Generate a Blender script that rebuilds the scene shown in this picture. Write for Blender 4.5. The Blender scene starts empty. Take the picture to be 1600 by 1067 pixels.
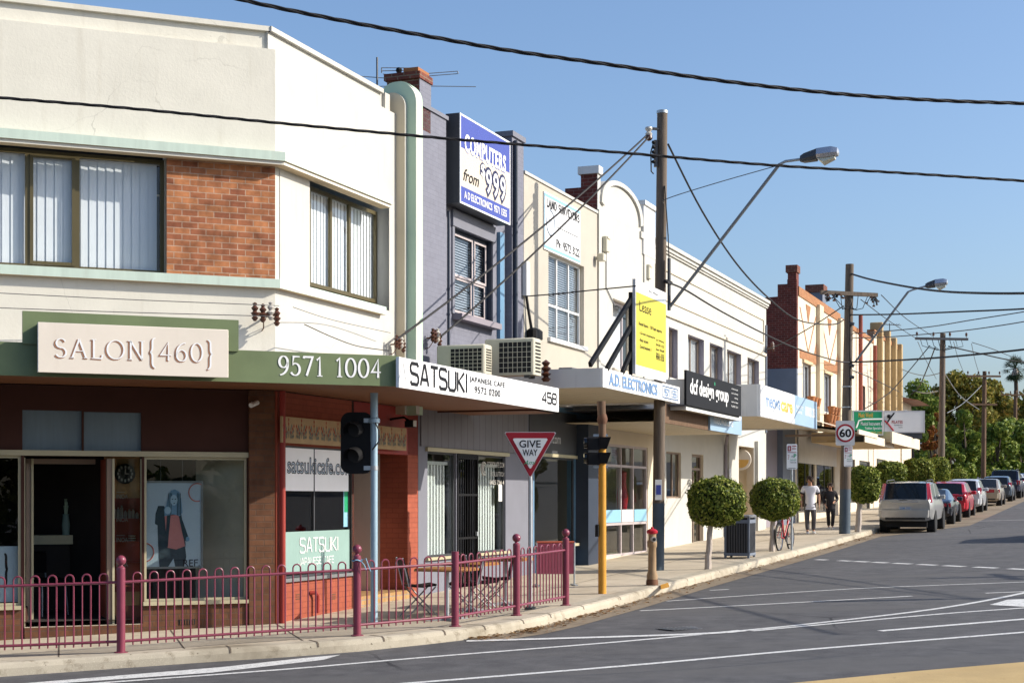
import bpy, math, random
import numpy as np
from mathutils import Vector, Matrix
from mathutils.geometry import tessellate_polygon
R = math.radians
random.seed(7); rng = np.random.default_rng(7)
SC = bpy.context.scene
COL = SC.collection

# ------------------------------------------------------------------ camera, sky, sun
F, CX, HY, H = 2450.0, 800.0, 778.0, 2.0          # focal length in photo pixels, centre column, horizon row, eye height
cam = bpy.data.cameras.new('camera'); camo = bpy.data.objects.new('camera', cam); COL.objects.link(camo)
camo.location = (0, 0, H); camo.rotation_euler = (R(90), 0, 0)
cam.sensor_width = 36; cam.lens = F/1600*36; cam.shift_y = (HY-533.5)/1600; cam.clip_end = 3000; cam.clip_start = .1
SC.camera = camo
SUN_AZ, SUN_EL = R(-4), R(30)
w = bpy.data.worlds.new('World'); SC.world = w; w.use_nodes = True
nt = w.node_tree; bg = nt.nodes['Background']
sky = nt.nodes.new('ShaderNodeTexSky'); sky.sky_type = 'NISHITA'; sky.sun_disc = False
sky.sun_elevation = SUN_EL; sky.sun_rotation = R(90)-SUN_AZ; sky.air_density = 1.0; sky.dust_density = 2.5; sky.ozone_density = 4.5; sky.altitude = 50
nt.links.new(sky.outputs[0], bg.inputs[0]); bg.inputs[1].default_value = .145
sl = bpy.data.lights.new('sun', 'SUN'); sl.energy = 4.6; sl.angle = R(.5); sl.color = (1, .92, .80)
so = bpy.data.objects.new('sun', sl); COL.objects.link(so)
so.rotation_euler = Vector((math.cos(SUN_EL)*math.cos(SUN_AZ), math.cos(SUN_EL)*math.sin(SUN_AZ), math.sin(SUN_EL))).to_track_quat('Z', 'Y').to_euler()
so.location = (30, 0, 30)
SC.view_settings.view_transform = 'Standard'; SC.view_settings.look = 'None'
SC.view_settings.exposure = .45; SC.view_settings.gamma = 1
SC.cycles.use_denoising = True
SC.cycles.max_bounces = 8; SC.cycles.transparent_max_bounces = 16

# ------------------------------------------------------------------ where things stand
GA, GB = .027, .013                                  # the footpath's slope
def gz(x, y): return GA*x+GB*y
def ground(px, py, h=0.0):
    rx, rz = (px-CX)/F, (HY-py)/F
    t = (H-h)/(GA*rx+GB-rz)
    return Vector((t*rx, t, gz(t*rx, t)+h))
def road(px, py, h=.0): return ground(px, py, h-.15)
def at(px, py, Y): return Vector(((px-CX)/F*Y, Y, H+(HY-py)/F*Y))
ANB = math.atan2(2450, 940); ANA = math.atan2(2450, 6000)   # the two street directions
UB = Vector((math.cos(ANB), math.sin(ANB))); NB = Vector((UB.y, -UB.x))
P0 = Vector((-3.404, 22.54)); NF = NB.dot(P0)
def onB(px, d=0.0):                                   # plan point on the plane d metres in front of the shop fronts
    rx = (px-CX)/F
    Y = (NF+d)/(NB.x*rx+NB.y)
    return Vector((rx*Y, Y))
class Fr:
    def __init__(s, o, ang=ANB, z=None):
        s.o = Vector((o[0], o[1])); s.a = ang; s.z = gz(o[0], o[1]) if z is None else z
        s.u = Vector((math.cos(ang), math.sin(ang))); s.n = Vector((-math.sin(ang), math.cos(ang)))
    def px(s, x, y, o=0.0):                           # local x, z where the sight line meets the plane local y = o
        r = Vector(((x-CX)/F, 1)); t = (o+s.o.dot(s.n))/r.dot(s.n)
        return ((t*r-s.o).dot(s.u), H+t*(HY-y)/F-s.z)
    def x(s, x, o=0.0): return s.px(x, 0, o)[0]
    def zz(s, x, y, o=0.0): return s.px(x, y, o)[1]
    def loc(s): return (s.o.x, s.o.y, s.z)
    def w(s, lx, ly, lz=0.0):
        p = s.o+s.u*lx+s.n*ly; return Vector((p.x, p.y, s.z+lz))
    def l(s, p):                                       # world point to local
        d = Vector((p[0], p[1]))-s.o; return Vector((d.dot(s.u), d.dot(s.n), p[2]-s.z))

# ------------------------------------------------------------------ materials
def srgb(*c): return tuple(((v/255+.055)/1.055)**2.4 if v > 10 else v/255/12.92 for v in c)
MATS = {}
def nn(t, k, **kw):
    n = t.nodes.new(k)
    for a, b in kw.items(): setattr(n, a, b)
    return n
def newmat(name):
    m = bpy.data.materials.new(name); m.use_nodes = True; MATS[name] = m
    return m, m.node_tree, m.node_tree.nodes['Principled BSDF']
def mixc(t, fac, a, b, mode='MIX'):
    n = nn(t, 'ShaderNodeMix', data_type='RGBA', blend_type=mode)
    for k, v in ((0, fac), (6, a), (7, b)):
        if hasattr(v, 'is_linked'): t.links.new(v, n.inputs[k])
        elif isinstance(v, (int, float)): n.inputs[k].default_value = v
        else: n.inputs[k].default_value = (*v, 1)
    return n.outputs[2]
def noise(t, sc, det=5, vec=None, rough=.6):
    n = nn(t, 'ShaderNodeTexNoise'); n.inputs['Scale'].default_value = sc; n.inputs['Detail'].default_value = det; n.inputs['Roughness'].default_value = rough
    if vec is not None: t.links.new(vec, n.inputs['Vector'])
    return n.outputs['Fac']
def ramp(t, x, a, b):
    n = nn(t, 'ShaderNodeMapRange'); n.inputs[1].default_value = a; n.inputs[2].default_value = b; t.links.new(x, n.inputs[0]); return n.outputs[0]
def objco(t, stretch=None):
    c = nn(t, 'ShaderNodeTexCoord').outputs['Object']
    if stretch:
        m = nn(t, 'ShaderNodeMapping'); m.inputs['Scale'].default_value = stretch; t.links.new(c, m.inputs[0]); c = m.outputs[0]
    return c
def bumpy(t, p, h, s, d=.01):
    b = nn(t, 'ShaderNodeBump'); b.inputs['Strength'].default_value = s; b.inputs['Distance'].default_value = d
    t.links.new(h, b.inputs['Height']); t.links.new(b.outputs[0], p.inputs['Normal'])
def scl(c, k): return tuple(min(1, v*k) for v in c)
def M(name, c, rough=.75, var=.1, sc=1.5, bump=0, bsc=30, metal=0, spec=.35, stain=None, stretch=None, coat=0, crack=0):
    m, t, p = newmat(name); co = objco(t, stretch)
    col = mixc(t, ramp(t, noise(t, sc, 6, co), .3, .7), scl(c, 1-var), scl(c, 1+var*.6))
    if stain:                                          # streaks and dirt: (colour, amount)
        cs = objco(t, (3.5, 3.5, .35))
        f = ramp(t, noise(t, 1.3, 8, cs, .65), .56, .78)
        ml = nn(t, 'ShaderNodeMath', operation='MULTIPLY'); t.links.new(f, ml.inputs[0]); ml.inputs[1].default_value = stain[1]
        col = mixc(t, ml.outputs[0], col, stain[0])
    if crack:                                          # hairline cracks and weather marks in old render
        vo = nn(t, 'ShaderNodeTexVoronoi', feature='DISTANCE_TO_EDGE'); vo.inputs['Scale'].default_value = .55
        wn = nn(t, 'ShaderNodeTexNoise'); wn.inputs['Scale'].default_value = 2.2; wn.inputs['Detail'].default_value = 7; t.links.new(co, wn.inputs['Vector'])
        wv = nn(t, 'ShaderNodeMix', data_type='VECTOR'); wv.inputs[0].default_value = .22; t.links.new(co, wv.inputs[4]); t.links.new(wn.outputs['Color'], wv.inputs[5]); t.links.new(wv.outputs[1], vo.inputs['Vector'])
        ck = nn(t, 'ShaderNodeMath', operation='LESS_THAN'); t.links.new(vo.outputs['Distance'], ck.inputs[0]); ck.inputs[1].default_value = .0016
        cm = nn(t, 'ShaderNodeMath', operation='MULTIPLY'); t.links.new(ck.outputs[0], cm.inputs[0]); t.links.new(ramp(t, noise(t, .6, 3, co), .48, .62), cm.inputs[1])
        col = mixc(t, cm.outputs[0], col, scl(c, .80)); col = mixc(t, ramp(t, noise(t, 14, 4, co, .8), .72, .78), col, scl(c, .78))
    t.links.new(col, p.inputs['Base Color'])
    p.inputs['Roughness'].default_value = rough; p.inputs['Metallic'].default_value = metal; p.inputs['Specular IOR Level'].default_value = spec
    if coat: p.inputs['Coat Weight'].default_value = coat; p.inputs['Coat Roughness'].default_value = .05
    if bump: bumpy(t, p, noise(t, bsc, 6, co), bump)
    return m
def brick(name, c1, c2, mortar, bw=.235, bh=.086, ms=.011, rough=.85, bump=.35, var=.35, horiz=None):
    m, t, p = newmat(name); co = objco(t)
    sx = nn(t, 'ShaderNodeSeparateXYZ'); t.links.new(co, sx.inputs[0])
    ad = nn(t, 'ShaderNodeMath', operation='ADD'); t.links.new(sx.outputs[0], ad.inputs[0]); t.links.new(sx.outputs[1], ad.inputs[1])
    cb = nn(t, 'ShaderNodeCombineXYZ')
    if horiz: t.links.new(sx.outputs[0], cb.inputs[0]); t.links.new(sx.outputs[1], cb.inputs[1])
    else: t.links.new(ad.outputs[0], cb.inputs[0]); t.links.new(sx.outputs[2], cb.inputs[1])
    b = nn(t, 'ShaderNodeTexBrick'); t.links.new(cb.outputs[0], b.inputs['Vector'])
    b.inputs['Scale'].default_value = 1; b.inputs['Brick Width'].default_value = bw; b.inputs['Row Height'].default_value = bh
    b.inputs['Mortar Size'].default_value = ms; b.inputs['Mortar Smooth'].default_value = .2; b.inputs['Bias'].default_value = -.1
    b.inputs['Color1'].default_value = (*c1, 1); b.inputs['Color2'].default_value = (*c2, 1); b.inputs['Mortar'].default_value = (*mortar, 1)
    col = mixc(t, 1.0, b.outputs['Color'], mixc(t, ramp(t, noise(t, 5, 6, co), .3, .7), (1-var,)*3, (1.0+var*.3,)*3), 'MULTIPLY')
    t.links.new(col, p.inputs['Base Color']); p.inputs['Roughness'].default_value = rough; p.inputs['Specular IOR Level'].default_value = .25
    iv = nn(t, 'ShaderNodeMath', operation='SUBTRACT'); iv.inputs[0].default_value = 1; t.links.new(b.outputs['Fac'], iv.inputs[1])
    bumpy(t, p, iv.outputs[0], bump, .012)
    return m
def lines(name, c, dark, pitch, axis, rough=.6, wid=.12, var=.08):      # boards with grooves every pitch metres
    m, t, p = newmat(name); co = objco(t)
    sx = nn(t, 'ShaderNodeSeparateXYZ'); t.links.new(co, sx.inputs[0])
    a = nn(t, 'ShaderNodeMath', operation='DIVIDE'); t.links.new(sx.outputs[axis], a.inputs[0]); a.inputs[1].default_value = pitch
    f = nn(t, 'ShaderNodeMath', operation='FRACT'); t.links.new(a.outputs[0], f.inputs[0])
    g = nn(t, 'ShaderNodeMath', operation='LESS_THAN'); t.links.new(f.outputs[0], g.inputs[0]); g.inputs[1].default_value = wid
    col = mixc(t, ramp(t, noise(t, 2, 5, co), .3, .7), scl(c, 1-var), scl(c, 1+var))
    col = mixc(t, g.outputs[0], col, dark)
    t.links.new(col, p.inputs['Base Color']); p.inputs['Roughness'].default_value = rough; p.inputs['Specular IOR Level'].default_value = .3
    return m
def glass(name, tint=(.72, .76, .76), refl=1.0, rough=0.0):
    m, t, p = newmat(name); t.nodes.remove(p)
    out = t.nodes['Material Output']
    tr = nn(t, 'ShaderNodeBsdfTransparent'); tr.inputs[0].default_value = (*tint, 1)
    gl = nn(t, 'ShaderNodeBsdfGlossy'); gl.inputs['Roughness'].default_value = rough; gl.inputs[0].default_value = (1, 1, 1, 1)
    fr = nn(t, 'ShaderNodeFresnel'); fr.inputs[0].default_value = 1.5
    ml = nn(t, 'ShaderNodeMath', operation='MULTIPLY'); t.links.new(fr.outputs[0], ml.inputs[0]); ml.inputs[1].default_value = refl
    ge = nn(t, 'ShaderNodeNewGeometry'); inv = nn(t, 'ShaderNodeMath', operation='SUBTRACT'); inv.inputs[0].default_value = 1; t.links.new(ge.outputs['Backfacing'], inv.inputs[1])
    m2 = nn(t, 'ShaderNodeMath', operation='MULTIPLY'); t.links.new(ml.outputs[0], m2.inputs[0]); t.links.new(inv.outputs[0], m2.inputs[1])   # only the outer face of a pane reflects
    mx = nn(t, 'ShaderNodeMixShader'); t.links.new(m2.outputs[0], mx.inputs[0]); t.links.new(tr.outputs[0], mx.inputs[1]); t.links.new(gl.outputs[0], mx.inputs[2])
    t.links.new(mx.outputs[0], out.inputs[0])
    return m
def leafm(name, cols, rough=.5, sc=1.2):
    m, t, p = newmat(name)
    g = nn(t, 'ShaderNodeNewGeometry'); r = nn(t, 'ShaderNodeValToRGB'); t.links.new(g.outputs['Random Per Island'], r.inputs[0])
    el = r.color_ramp.elements
    for i, c in enumerate(cols):
        e = el[i] if i < 2 else el.new(i/(len(cols)-1))
        e.position = i/(len(cols)-1); e.color = (*c, 1)
    t.links.new(r.outputs[0], p.inputs['Base Color']); p.inputs['Roughness'].default_value = rough; p.inputs['Specular IOR Level'].default_value = .18
    tl = nn(t, 'ShaderNodeBsdfTranslucent'); t.links.new(r.outputs[0], tl.inputs[0])
    mx = nn(t, 'ShaderNodeMixShader'); mx.inputs[0].default_value = .22
    t.links.new(p.outputs[0], mx.inputs[1]); t.links.new(tl.outputs[0], mx.inputs[2]); t.links.new(mx.outputs[0], t.nodes['Material Output'].inputs[0])
    return m
def paint(name, c, metal=.3, rough=.3):
    m, t, p = newmat(name); p.inputs['Base Color'].default_value = (*c, 1); p.inputs['Metallic'].default_value = metal
    p.inputs['Roughness'].default_value = rough; p.inputs['Coat Weight'].default_value = .8; p.inputs['Coat Roughness'].default_value = .04
    co = objco(t); t.links.new(mixc(t, ramp(t, noise(t, 2.5, 5, co), .35, .7), scl(c, .9), scl(c, 1.05)), p.inputs['Base Color'])
    return m

DIRT = (.10, .085, .06)
M('cream_render', (.66, .635, .55), crack=1, var=.07, bump=.25, bsc=22, stain=((.36, .31, .23), .3))
M('sage_paint', (.50, .60, .52), var=.10, stain=((.42, .42, .34), .35), stretch=(6, 6, .5))
M('sage_dark', (.16, .27, .20), var=.1)
M('sage_fin', (.44, .58, .44), var=.05)
M('tan_soffit', (.56, .43, .26), var=.1)
M('fin_cream', (.58, .50, .36), var=.04)
M('white_render', (.49, .478, .435), crack=1, var=.07, bump=.2, bsc=25, stain=((.34, .30, .23), .34))
M('warm_white', (.62, .54, .42), var=.06, bump=.1, stain=((.42, .33, .22), .3))
M('beige_render', (.42, .39, .33), crack=1, var=.05, bump=.12, stain=((.42, .34, .22), .25))
M('concrete_white', (.66, .66, .65), var=.08, stain=((.3, .28, .25), .35))
brick('painted_grey_brick', (.178, .183, .225), (.19, .195, .238), (.16, .166, .206), bump=.3, var=.12, ms=.006)
M('grey_paint', (.17, .175, .21), var=.08)
M('navy_paint', (.028, .04, .065), var=.15, rough=.5)
M('blue_paint', (.13, .25, .38), var=.12, rough=.5)
M('lilac_grey', (.25, .225, .255), var=.07)
M('slate_grey', (.15, .175, .22), var=.1)
brick('tan_brick', (.47, .19, .08), (.26, .085, .045), (.46, .31, .22), bw=.225, ms=.007, var=.5)
brick('dark_red_brick', (.16, .035, .026), (.105, .026, .02), (.20, .12, .10), ms=.007, var=.3)
brick('brown_brick', (.15, .066, .033), (.115, .05, .026), (.11, .062, .04), ms=.009, var=.35)
brick('orange_painted_brick', (.34, .088, .05), (.30, .076, .044), (.255, .066, .04), ms=.008, var=.12)
brick('chimney_brick', (.20, .06, .04), (.13, .04, .03), (.2, .14, .1), var=.3)
brick('yellow_brick', (.45, .27, .11), (.36, .2, .08), (.3, .24, .18))
brick('orange_trim_brick', (.36, .17, .08), (.30, .13, .06), (.38, .2, .1), var=.2)
M('orange_paint', (.36, .08, .044), var=.1, rough=.55)
M('red_paint', (.30, .035, .025), var=.1, rough=.5)
M('brown_panel', (.060, .026, .020), var=.15, rough=.85, spec=.15)
M('green_fascia', (.145, .185, .09), var=.14, rough=.45, stain=((.18, .19, .12), .3))
M('cream_board', (.70, .63, .54), var=.05, stain=((.5, .42, .34), .3))
M('letter_brown', (.33, .16, .09), var=.1)
M('white_gloss', (.80, .80, .80), rough=.3, var=.02)
M('white_paint', (.74, .74, .72), rough=.45, var=.05)
M('ink', (.012, .012, .014), rough=.6, var=.1, spec=.15)
M('soft_grey_ink', (.62, .63, .64), rough=.4, var=.05)
M('pale_blue_grey', (.42, .50, .60), rough=.4, var=.05)
M('letter_blue', (.16, .27, .47), rough=.4, var=.05)
lines('brown_soffit', (.20, .085, .04), (.07, .03, .016), .12, 1, wid=.08)
lines('cream_soffit', (.52, .43, .29), (.24, .19, .12), .17, 1, wid=.07)
lines('grey_boards', (.155, .15, .165), (.05, .05, .055), .30, 0, wid=.05)
M('bronze_frame', (.115, .093, .045), rough=.4, var=.1, metal=.3)
M('beige_trim', (.42, .38, .25), rough=.5, var=.1)
M('black_metal', (.006, .006, .007), rough=.6, var=.2, spec=.2)
M('dark_grey_metal', (.055, .058, .065), rough=.45, var=.15)
M('mid_grey_metal', (.22, .225, .23), rough=.45, var=.1, metal=.3)
M('galvanised', (.42, .45, .47), rough=.42, var=.15, metal=.55, sc=8)
M('steel_blue', (.30, .42, .50), rough=.45, var=.12, metal=.15, sc=6, stretch=(6, 6, .5))
M('white_frame', (.70, .70, .69), rough=.4, var=.06)
M('pink_frame', (.46, .40, .40), rough=.5, var=.08)
M('brown_frame', (.22, .16, .12), rough=.5, var=.12)
M('blind', (.84, .84, .85), rough=.85, var=.04)
M('cloth_white', (.88, .89, .90), rough=.85, var=.06)
M('venetian', (.34, .37, .42), rough=.6, var=.06)
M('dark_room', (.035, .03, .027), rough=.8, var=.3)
M('room_wall', (.66, .61, .50), rough=.8, var=.2)
M('room_brown', (.50, .28, .12), rough=.7, var=.2)
M('shelf_red', (.36, .08, .05), rough=.5, var=.2)
M('pale_counter', (.65, .60, .40), rough=.5, var=.1)
glass('window_glass', (.92, .94, .95), 1.0); glass('shop_glass', (.86, .89, .88), 1.0); glass('dark_glass', (.25, .28, .28), 1.2)
M('frosted', (.24, .36, .33), rough=.5, var=.08)
M('louvre_glass', (.15, .20, .23), rough=.6, var=.12, spec=.2, stretch=(6, 6, .6))
M('maroon_paint', (.20, .038, .066), rough=.38, var=.18, sc=4, coat=.25)
M('old_timber', (.135, .105, .08), rough=.9, var=.35, sc=5, stretch=(4, 4, .25), bump=.6, bsc=10, stain=((.10, .08, .06), .5))
M('brown_timber', (.14, .085, .052), rough=.9, var=.4, sc=5, stretch=(4, 4, .25), bump=.6, bsc=10)
M('pole_blue', (.062, .088, .115), rough=.6, var=.15, sc=4)
M('ochre_paint', (.42, .30, .15), rough=.7, var=.15)
M('yellow_post', (.56, .27, .03), rough=.5, var=.12, sc=4)
M('rust', (.14, .065, .035), rough=.8, var=.3, sc=6)
M('tan_iron', (.30, .20, .11), rough=.7, var=.2, sc=6)
M('red_gloss', (.42, .012, .025), rough=.35, var=.1)
M('sign_red', (.31, .012, .022), rough=.4, var=.06)
M('sign_blue', (.055, .075, .32), rough=.4, var=.05)
M('sign_green', (.02, .30, .13), rough=.45, var=.06)
M('sign_yellow', (.58, .50, .05), rough=.45, var=.05)
M('sign_cream', (.60, .53, .43), rough=.4, var=.06, sc=.6)
M('sign_sky', (.29, .42, .56), rough=.4, var=.05)
M('sign_grey', (.52, .52, .53), rough=.45, var=.06)
M('sign_orange', (.70, .42, .06), rough=.45, var=.05)
M('border_blue', (.24, .46, .60), rough=.45, var=.05)
M('rubber', (.016, .016, .017), rough=.85, var=.2)
M('cable', (.018, .017, .018), rough=.7, var=.2)
M('thin_wire', (.10, .10, .10), rough=.6, var=.1)
M('insulator', (.085, .035, .022), rough=.25, var=.3)
M('porcelain', (.50, .47, .42), rough=.3, var=.1)
M('ac_cream', (.56, .53, .42), rough=.5, var=.08, stain=((.25, .2, .14), .3))
M('lamp_glass', (.62, .58, .45), rough=.2, var=.1)
M('alu', (.55, .56, .60), rough=.25, metal=.7, var=.08)
M('skin', (.42, .22, .14), rough=.55, var=.08); M('hair', (.035, .02, .014), rough=.6, var=.2)
M('white_cloth', (.62, .62, .68), rough=.9, var=.06, sc=6); M('dark_cloth', (.035, .03, .032), rough=.9, var=.2, sc=6)
M('grey_jeans', (.085, .08, .085), rough=.9, var=.25, sc=5); M('black_cloth', (.02, .018, .022), rough=.9, var=.2)
M('shoe_white', (.55, .55, .55), rough=.7, var=.1)
M('bark', (.46, .40, .35), rough=.9, var=.3, sc=8, stretch=(5, 5, .8), bump=.4, bsc=20)
M('dark_bark', (.08, .06, .045), rough=.9, var=.3, sc=6)
leafm('clipped_leaf', [(.03, .052, .009), (.09, .13, .018), (.16, .21, .028), (.25, .285, .045), (.36, .36, .08)])
leafm('deep_leaf', [(.006, .018, .005), (.015, .035, .008), (.03, .055, .012)])
leafm('green_leaf', [(.06, .10, .014), (.12, .18, .028), (.18, .24, .038), (.28, .31, .055)])
leafm('olive_leaf', [(.07, .085, .015), (.15, .155, .026), (.24, .21, .04), (.34, .25, .05)])
leafm('yellow_leaf', [(.20, .17, .025), (.38, .28, .04), (.50, .32, .045), (.55, .27, .05)])
leafm('autumn_leaf', [(.16, .05, .015), (.26, .09, .02), (.30, .14, .03)])
leafm('palm_leaf', [(.015, .035, .015), (.03, .06, .02), (.06, .08, .03)])
leafm('dry_leaf', [(.16, .085, .035), (.26, .15, .06), (.20, .10, .045), (.34, .22, .10)])
M('terracotta', (.33, .13, .05), rough=.8, var=.15)
M('table_wood', (.34, .155, .045), rough=.45, var=.2, sc=3, stretch=(1, 8, 8))
M('roof_tin', (.30, .28, .27), rough=.5, var=.2)
M('roof_tile', (.20, .10, .07), rough=.8, var=.2)
# ground materials
def road_mat():
    m, t, p = newmat('asphalt'); co = objco(t)
    a = mixc(t, ramp(t, noise(t, .35, 4, co), .3, .7), (.082, .081, .085), (.112, .110, .113))
    a = mixc(t, ramp(t, noise(t, 3.0, 6, co), .35, .75), a, (.045, .045, .05))
    g = noise(t, 120, 2, co, .8)
    a = mixc(t, ramp(t, g, .52, .75), a, (.15, .145, .14))
    a = mixc(t, ramp(t, noise(t, 75, 3, co, .8), .6, .74), a, (.022, .022, .024))
    mp = nn(t, 'ShaderNodeMapping'); mp.inputs['Rotation'].default_value = (0, 0, -ANB); mp.inputs['Scale'].default_value = (.05, .9, 1); t.links.new(co, mp.inputs[0])
    a = mixc(t, ramp(t, noise(t, .8, 3, mp.outputs[0]), .5, .72), a, (.098, .095, .094))
    a = mixc(t, ramp(t, noise(t, 1.1, 3, mp.outputs[0]), .36, .26), a, (.040, .040, .044))
    vo = nn(t, 'ShaderNodeTexVoronoi', feature='DISTANCE_TO_EDGE'); vo.inputs['Scale'].default_value = .22
    wn = nn(t, 'ShaderNodeTexNoise'); wn.inputs['Scale'].default_value = 1.6; wn.inputs['Detail'].default_value = 6; t.links.new(co, wn.inputs['Vector'])
    wv = nn(t, 'ShaderNodeMix', data_type='VECTOR'); wv.inputs[0].default_value = .12; t.links.new(co, wv.inputs[4]); t.links.new(wn.outputs['Color'], wv.inputs[5]); t.links.new(wv.outputs[1], vo.inputs['Vector'])
    ck = nn(t, 'ShaderNodeMath', operation='LESS_THAN'); t.links.new(vo.outputs['Distance'], ck.inputs[0]); ck.inputs[1].default_value = .0035
    cm = nn(t, 'ShaderNodeMath', operation='MULTIPLY'); t.links.new(ck.outputs[0], cm.inputs[0]); t.links.new(ramp(t, noise(t, .25, 2, co), .5, .62), cm.inputs[1])
    a = mixc(t, cm.outputs[0], a, (.02, .02, .022))
    sp = noise(t, 2.2, 4, co, .7); a = mixc(t, ramp(t, sp, .68, .8), a, (.03, .03, .032))
    t.links.new(a, p.inputs['Base Color']); p.inputs['Roughness'].default_value = .82; p.inputs['Specular IOR Level'].default_value = .3
    bumpy(t, p, g, .5, .01)
road_mat()
def conc(name, c, dark, jsc=None):
    m, t, p = newmat(name); co = objco(t)
    a = mixc(t, ramp(t, noise(t, 1.2, 7, co), .3, .75), c, scl(c, .72))
    a = mixc(t, ramp(t, noise(t, 6, 6, co), .55, .75), a, dark)
    a = mixc(t, ramp(t, noise(t, 90, 2, co), .55, .75), a, scl(c, 1.2)); a = mixc(t, ramp(t, noise(t, 11, 3, co), .70, .73), a, scl(dark, .55)); a = mixc(t, ramp(t, noise(t, .5, 5, co), .52, .72), a, dark)
    t.links.new(a, p.inputs['Base Color']); p.inputs['Roughness'].default_value = .88; p.inputs['Specular IOR Level'].default_value = .25
    bumpy(t, p, noise(t, 60, 4, co), .3, .008)
conc('footpath_concrete', (.52, .45, .345), (.38, .32, .235)); conc('kerb_concrete', (.46, .41, .32), (.17, .14, .095)); conc('gutter_concrete', (.25, .20, .14), (.14, .10, .065))
conc('island_concrete', (.50, .36, .17), (.40, .28, .12)); conc('joint', (.13, .10, .075), (.1, .08, .06))
def mark_mat():
    m, t, p = newmat('road_paint'); co = objco(t)
    a = mixc(t, ramp(t, noise(t, 14, 6, co, .75), .50, .70), (.66, .66, .64), (.28, .275, .27))
    a = mixc(t, ramp(t, noise(t, 45, 4, co, .8), .54, .66), a, (.10, .10, .10))
    t.links.new(a, p.inputs['Base Color']); p.inputs['Roughness'].default_value = .7
mark_mat()
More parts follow.
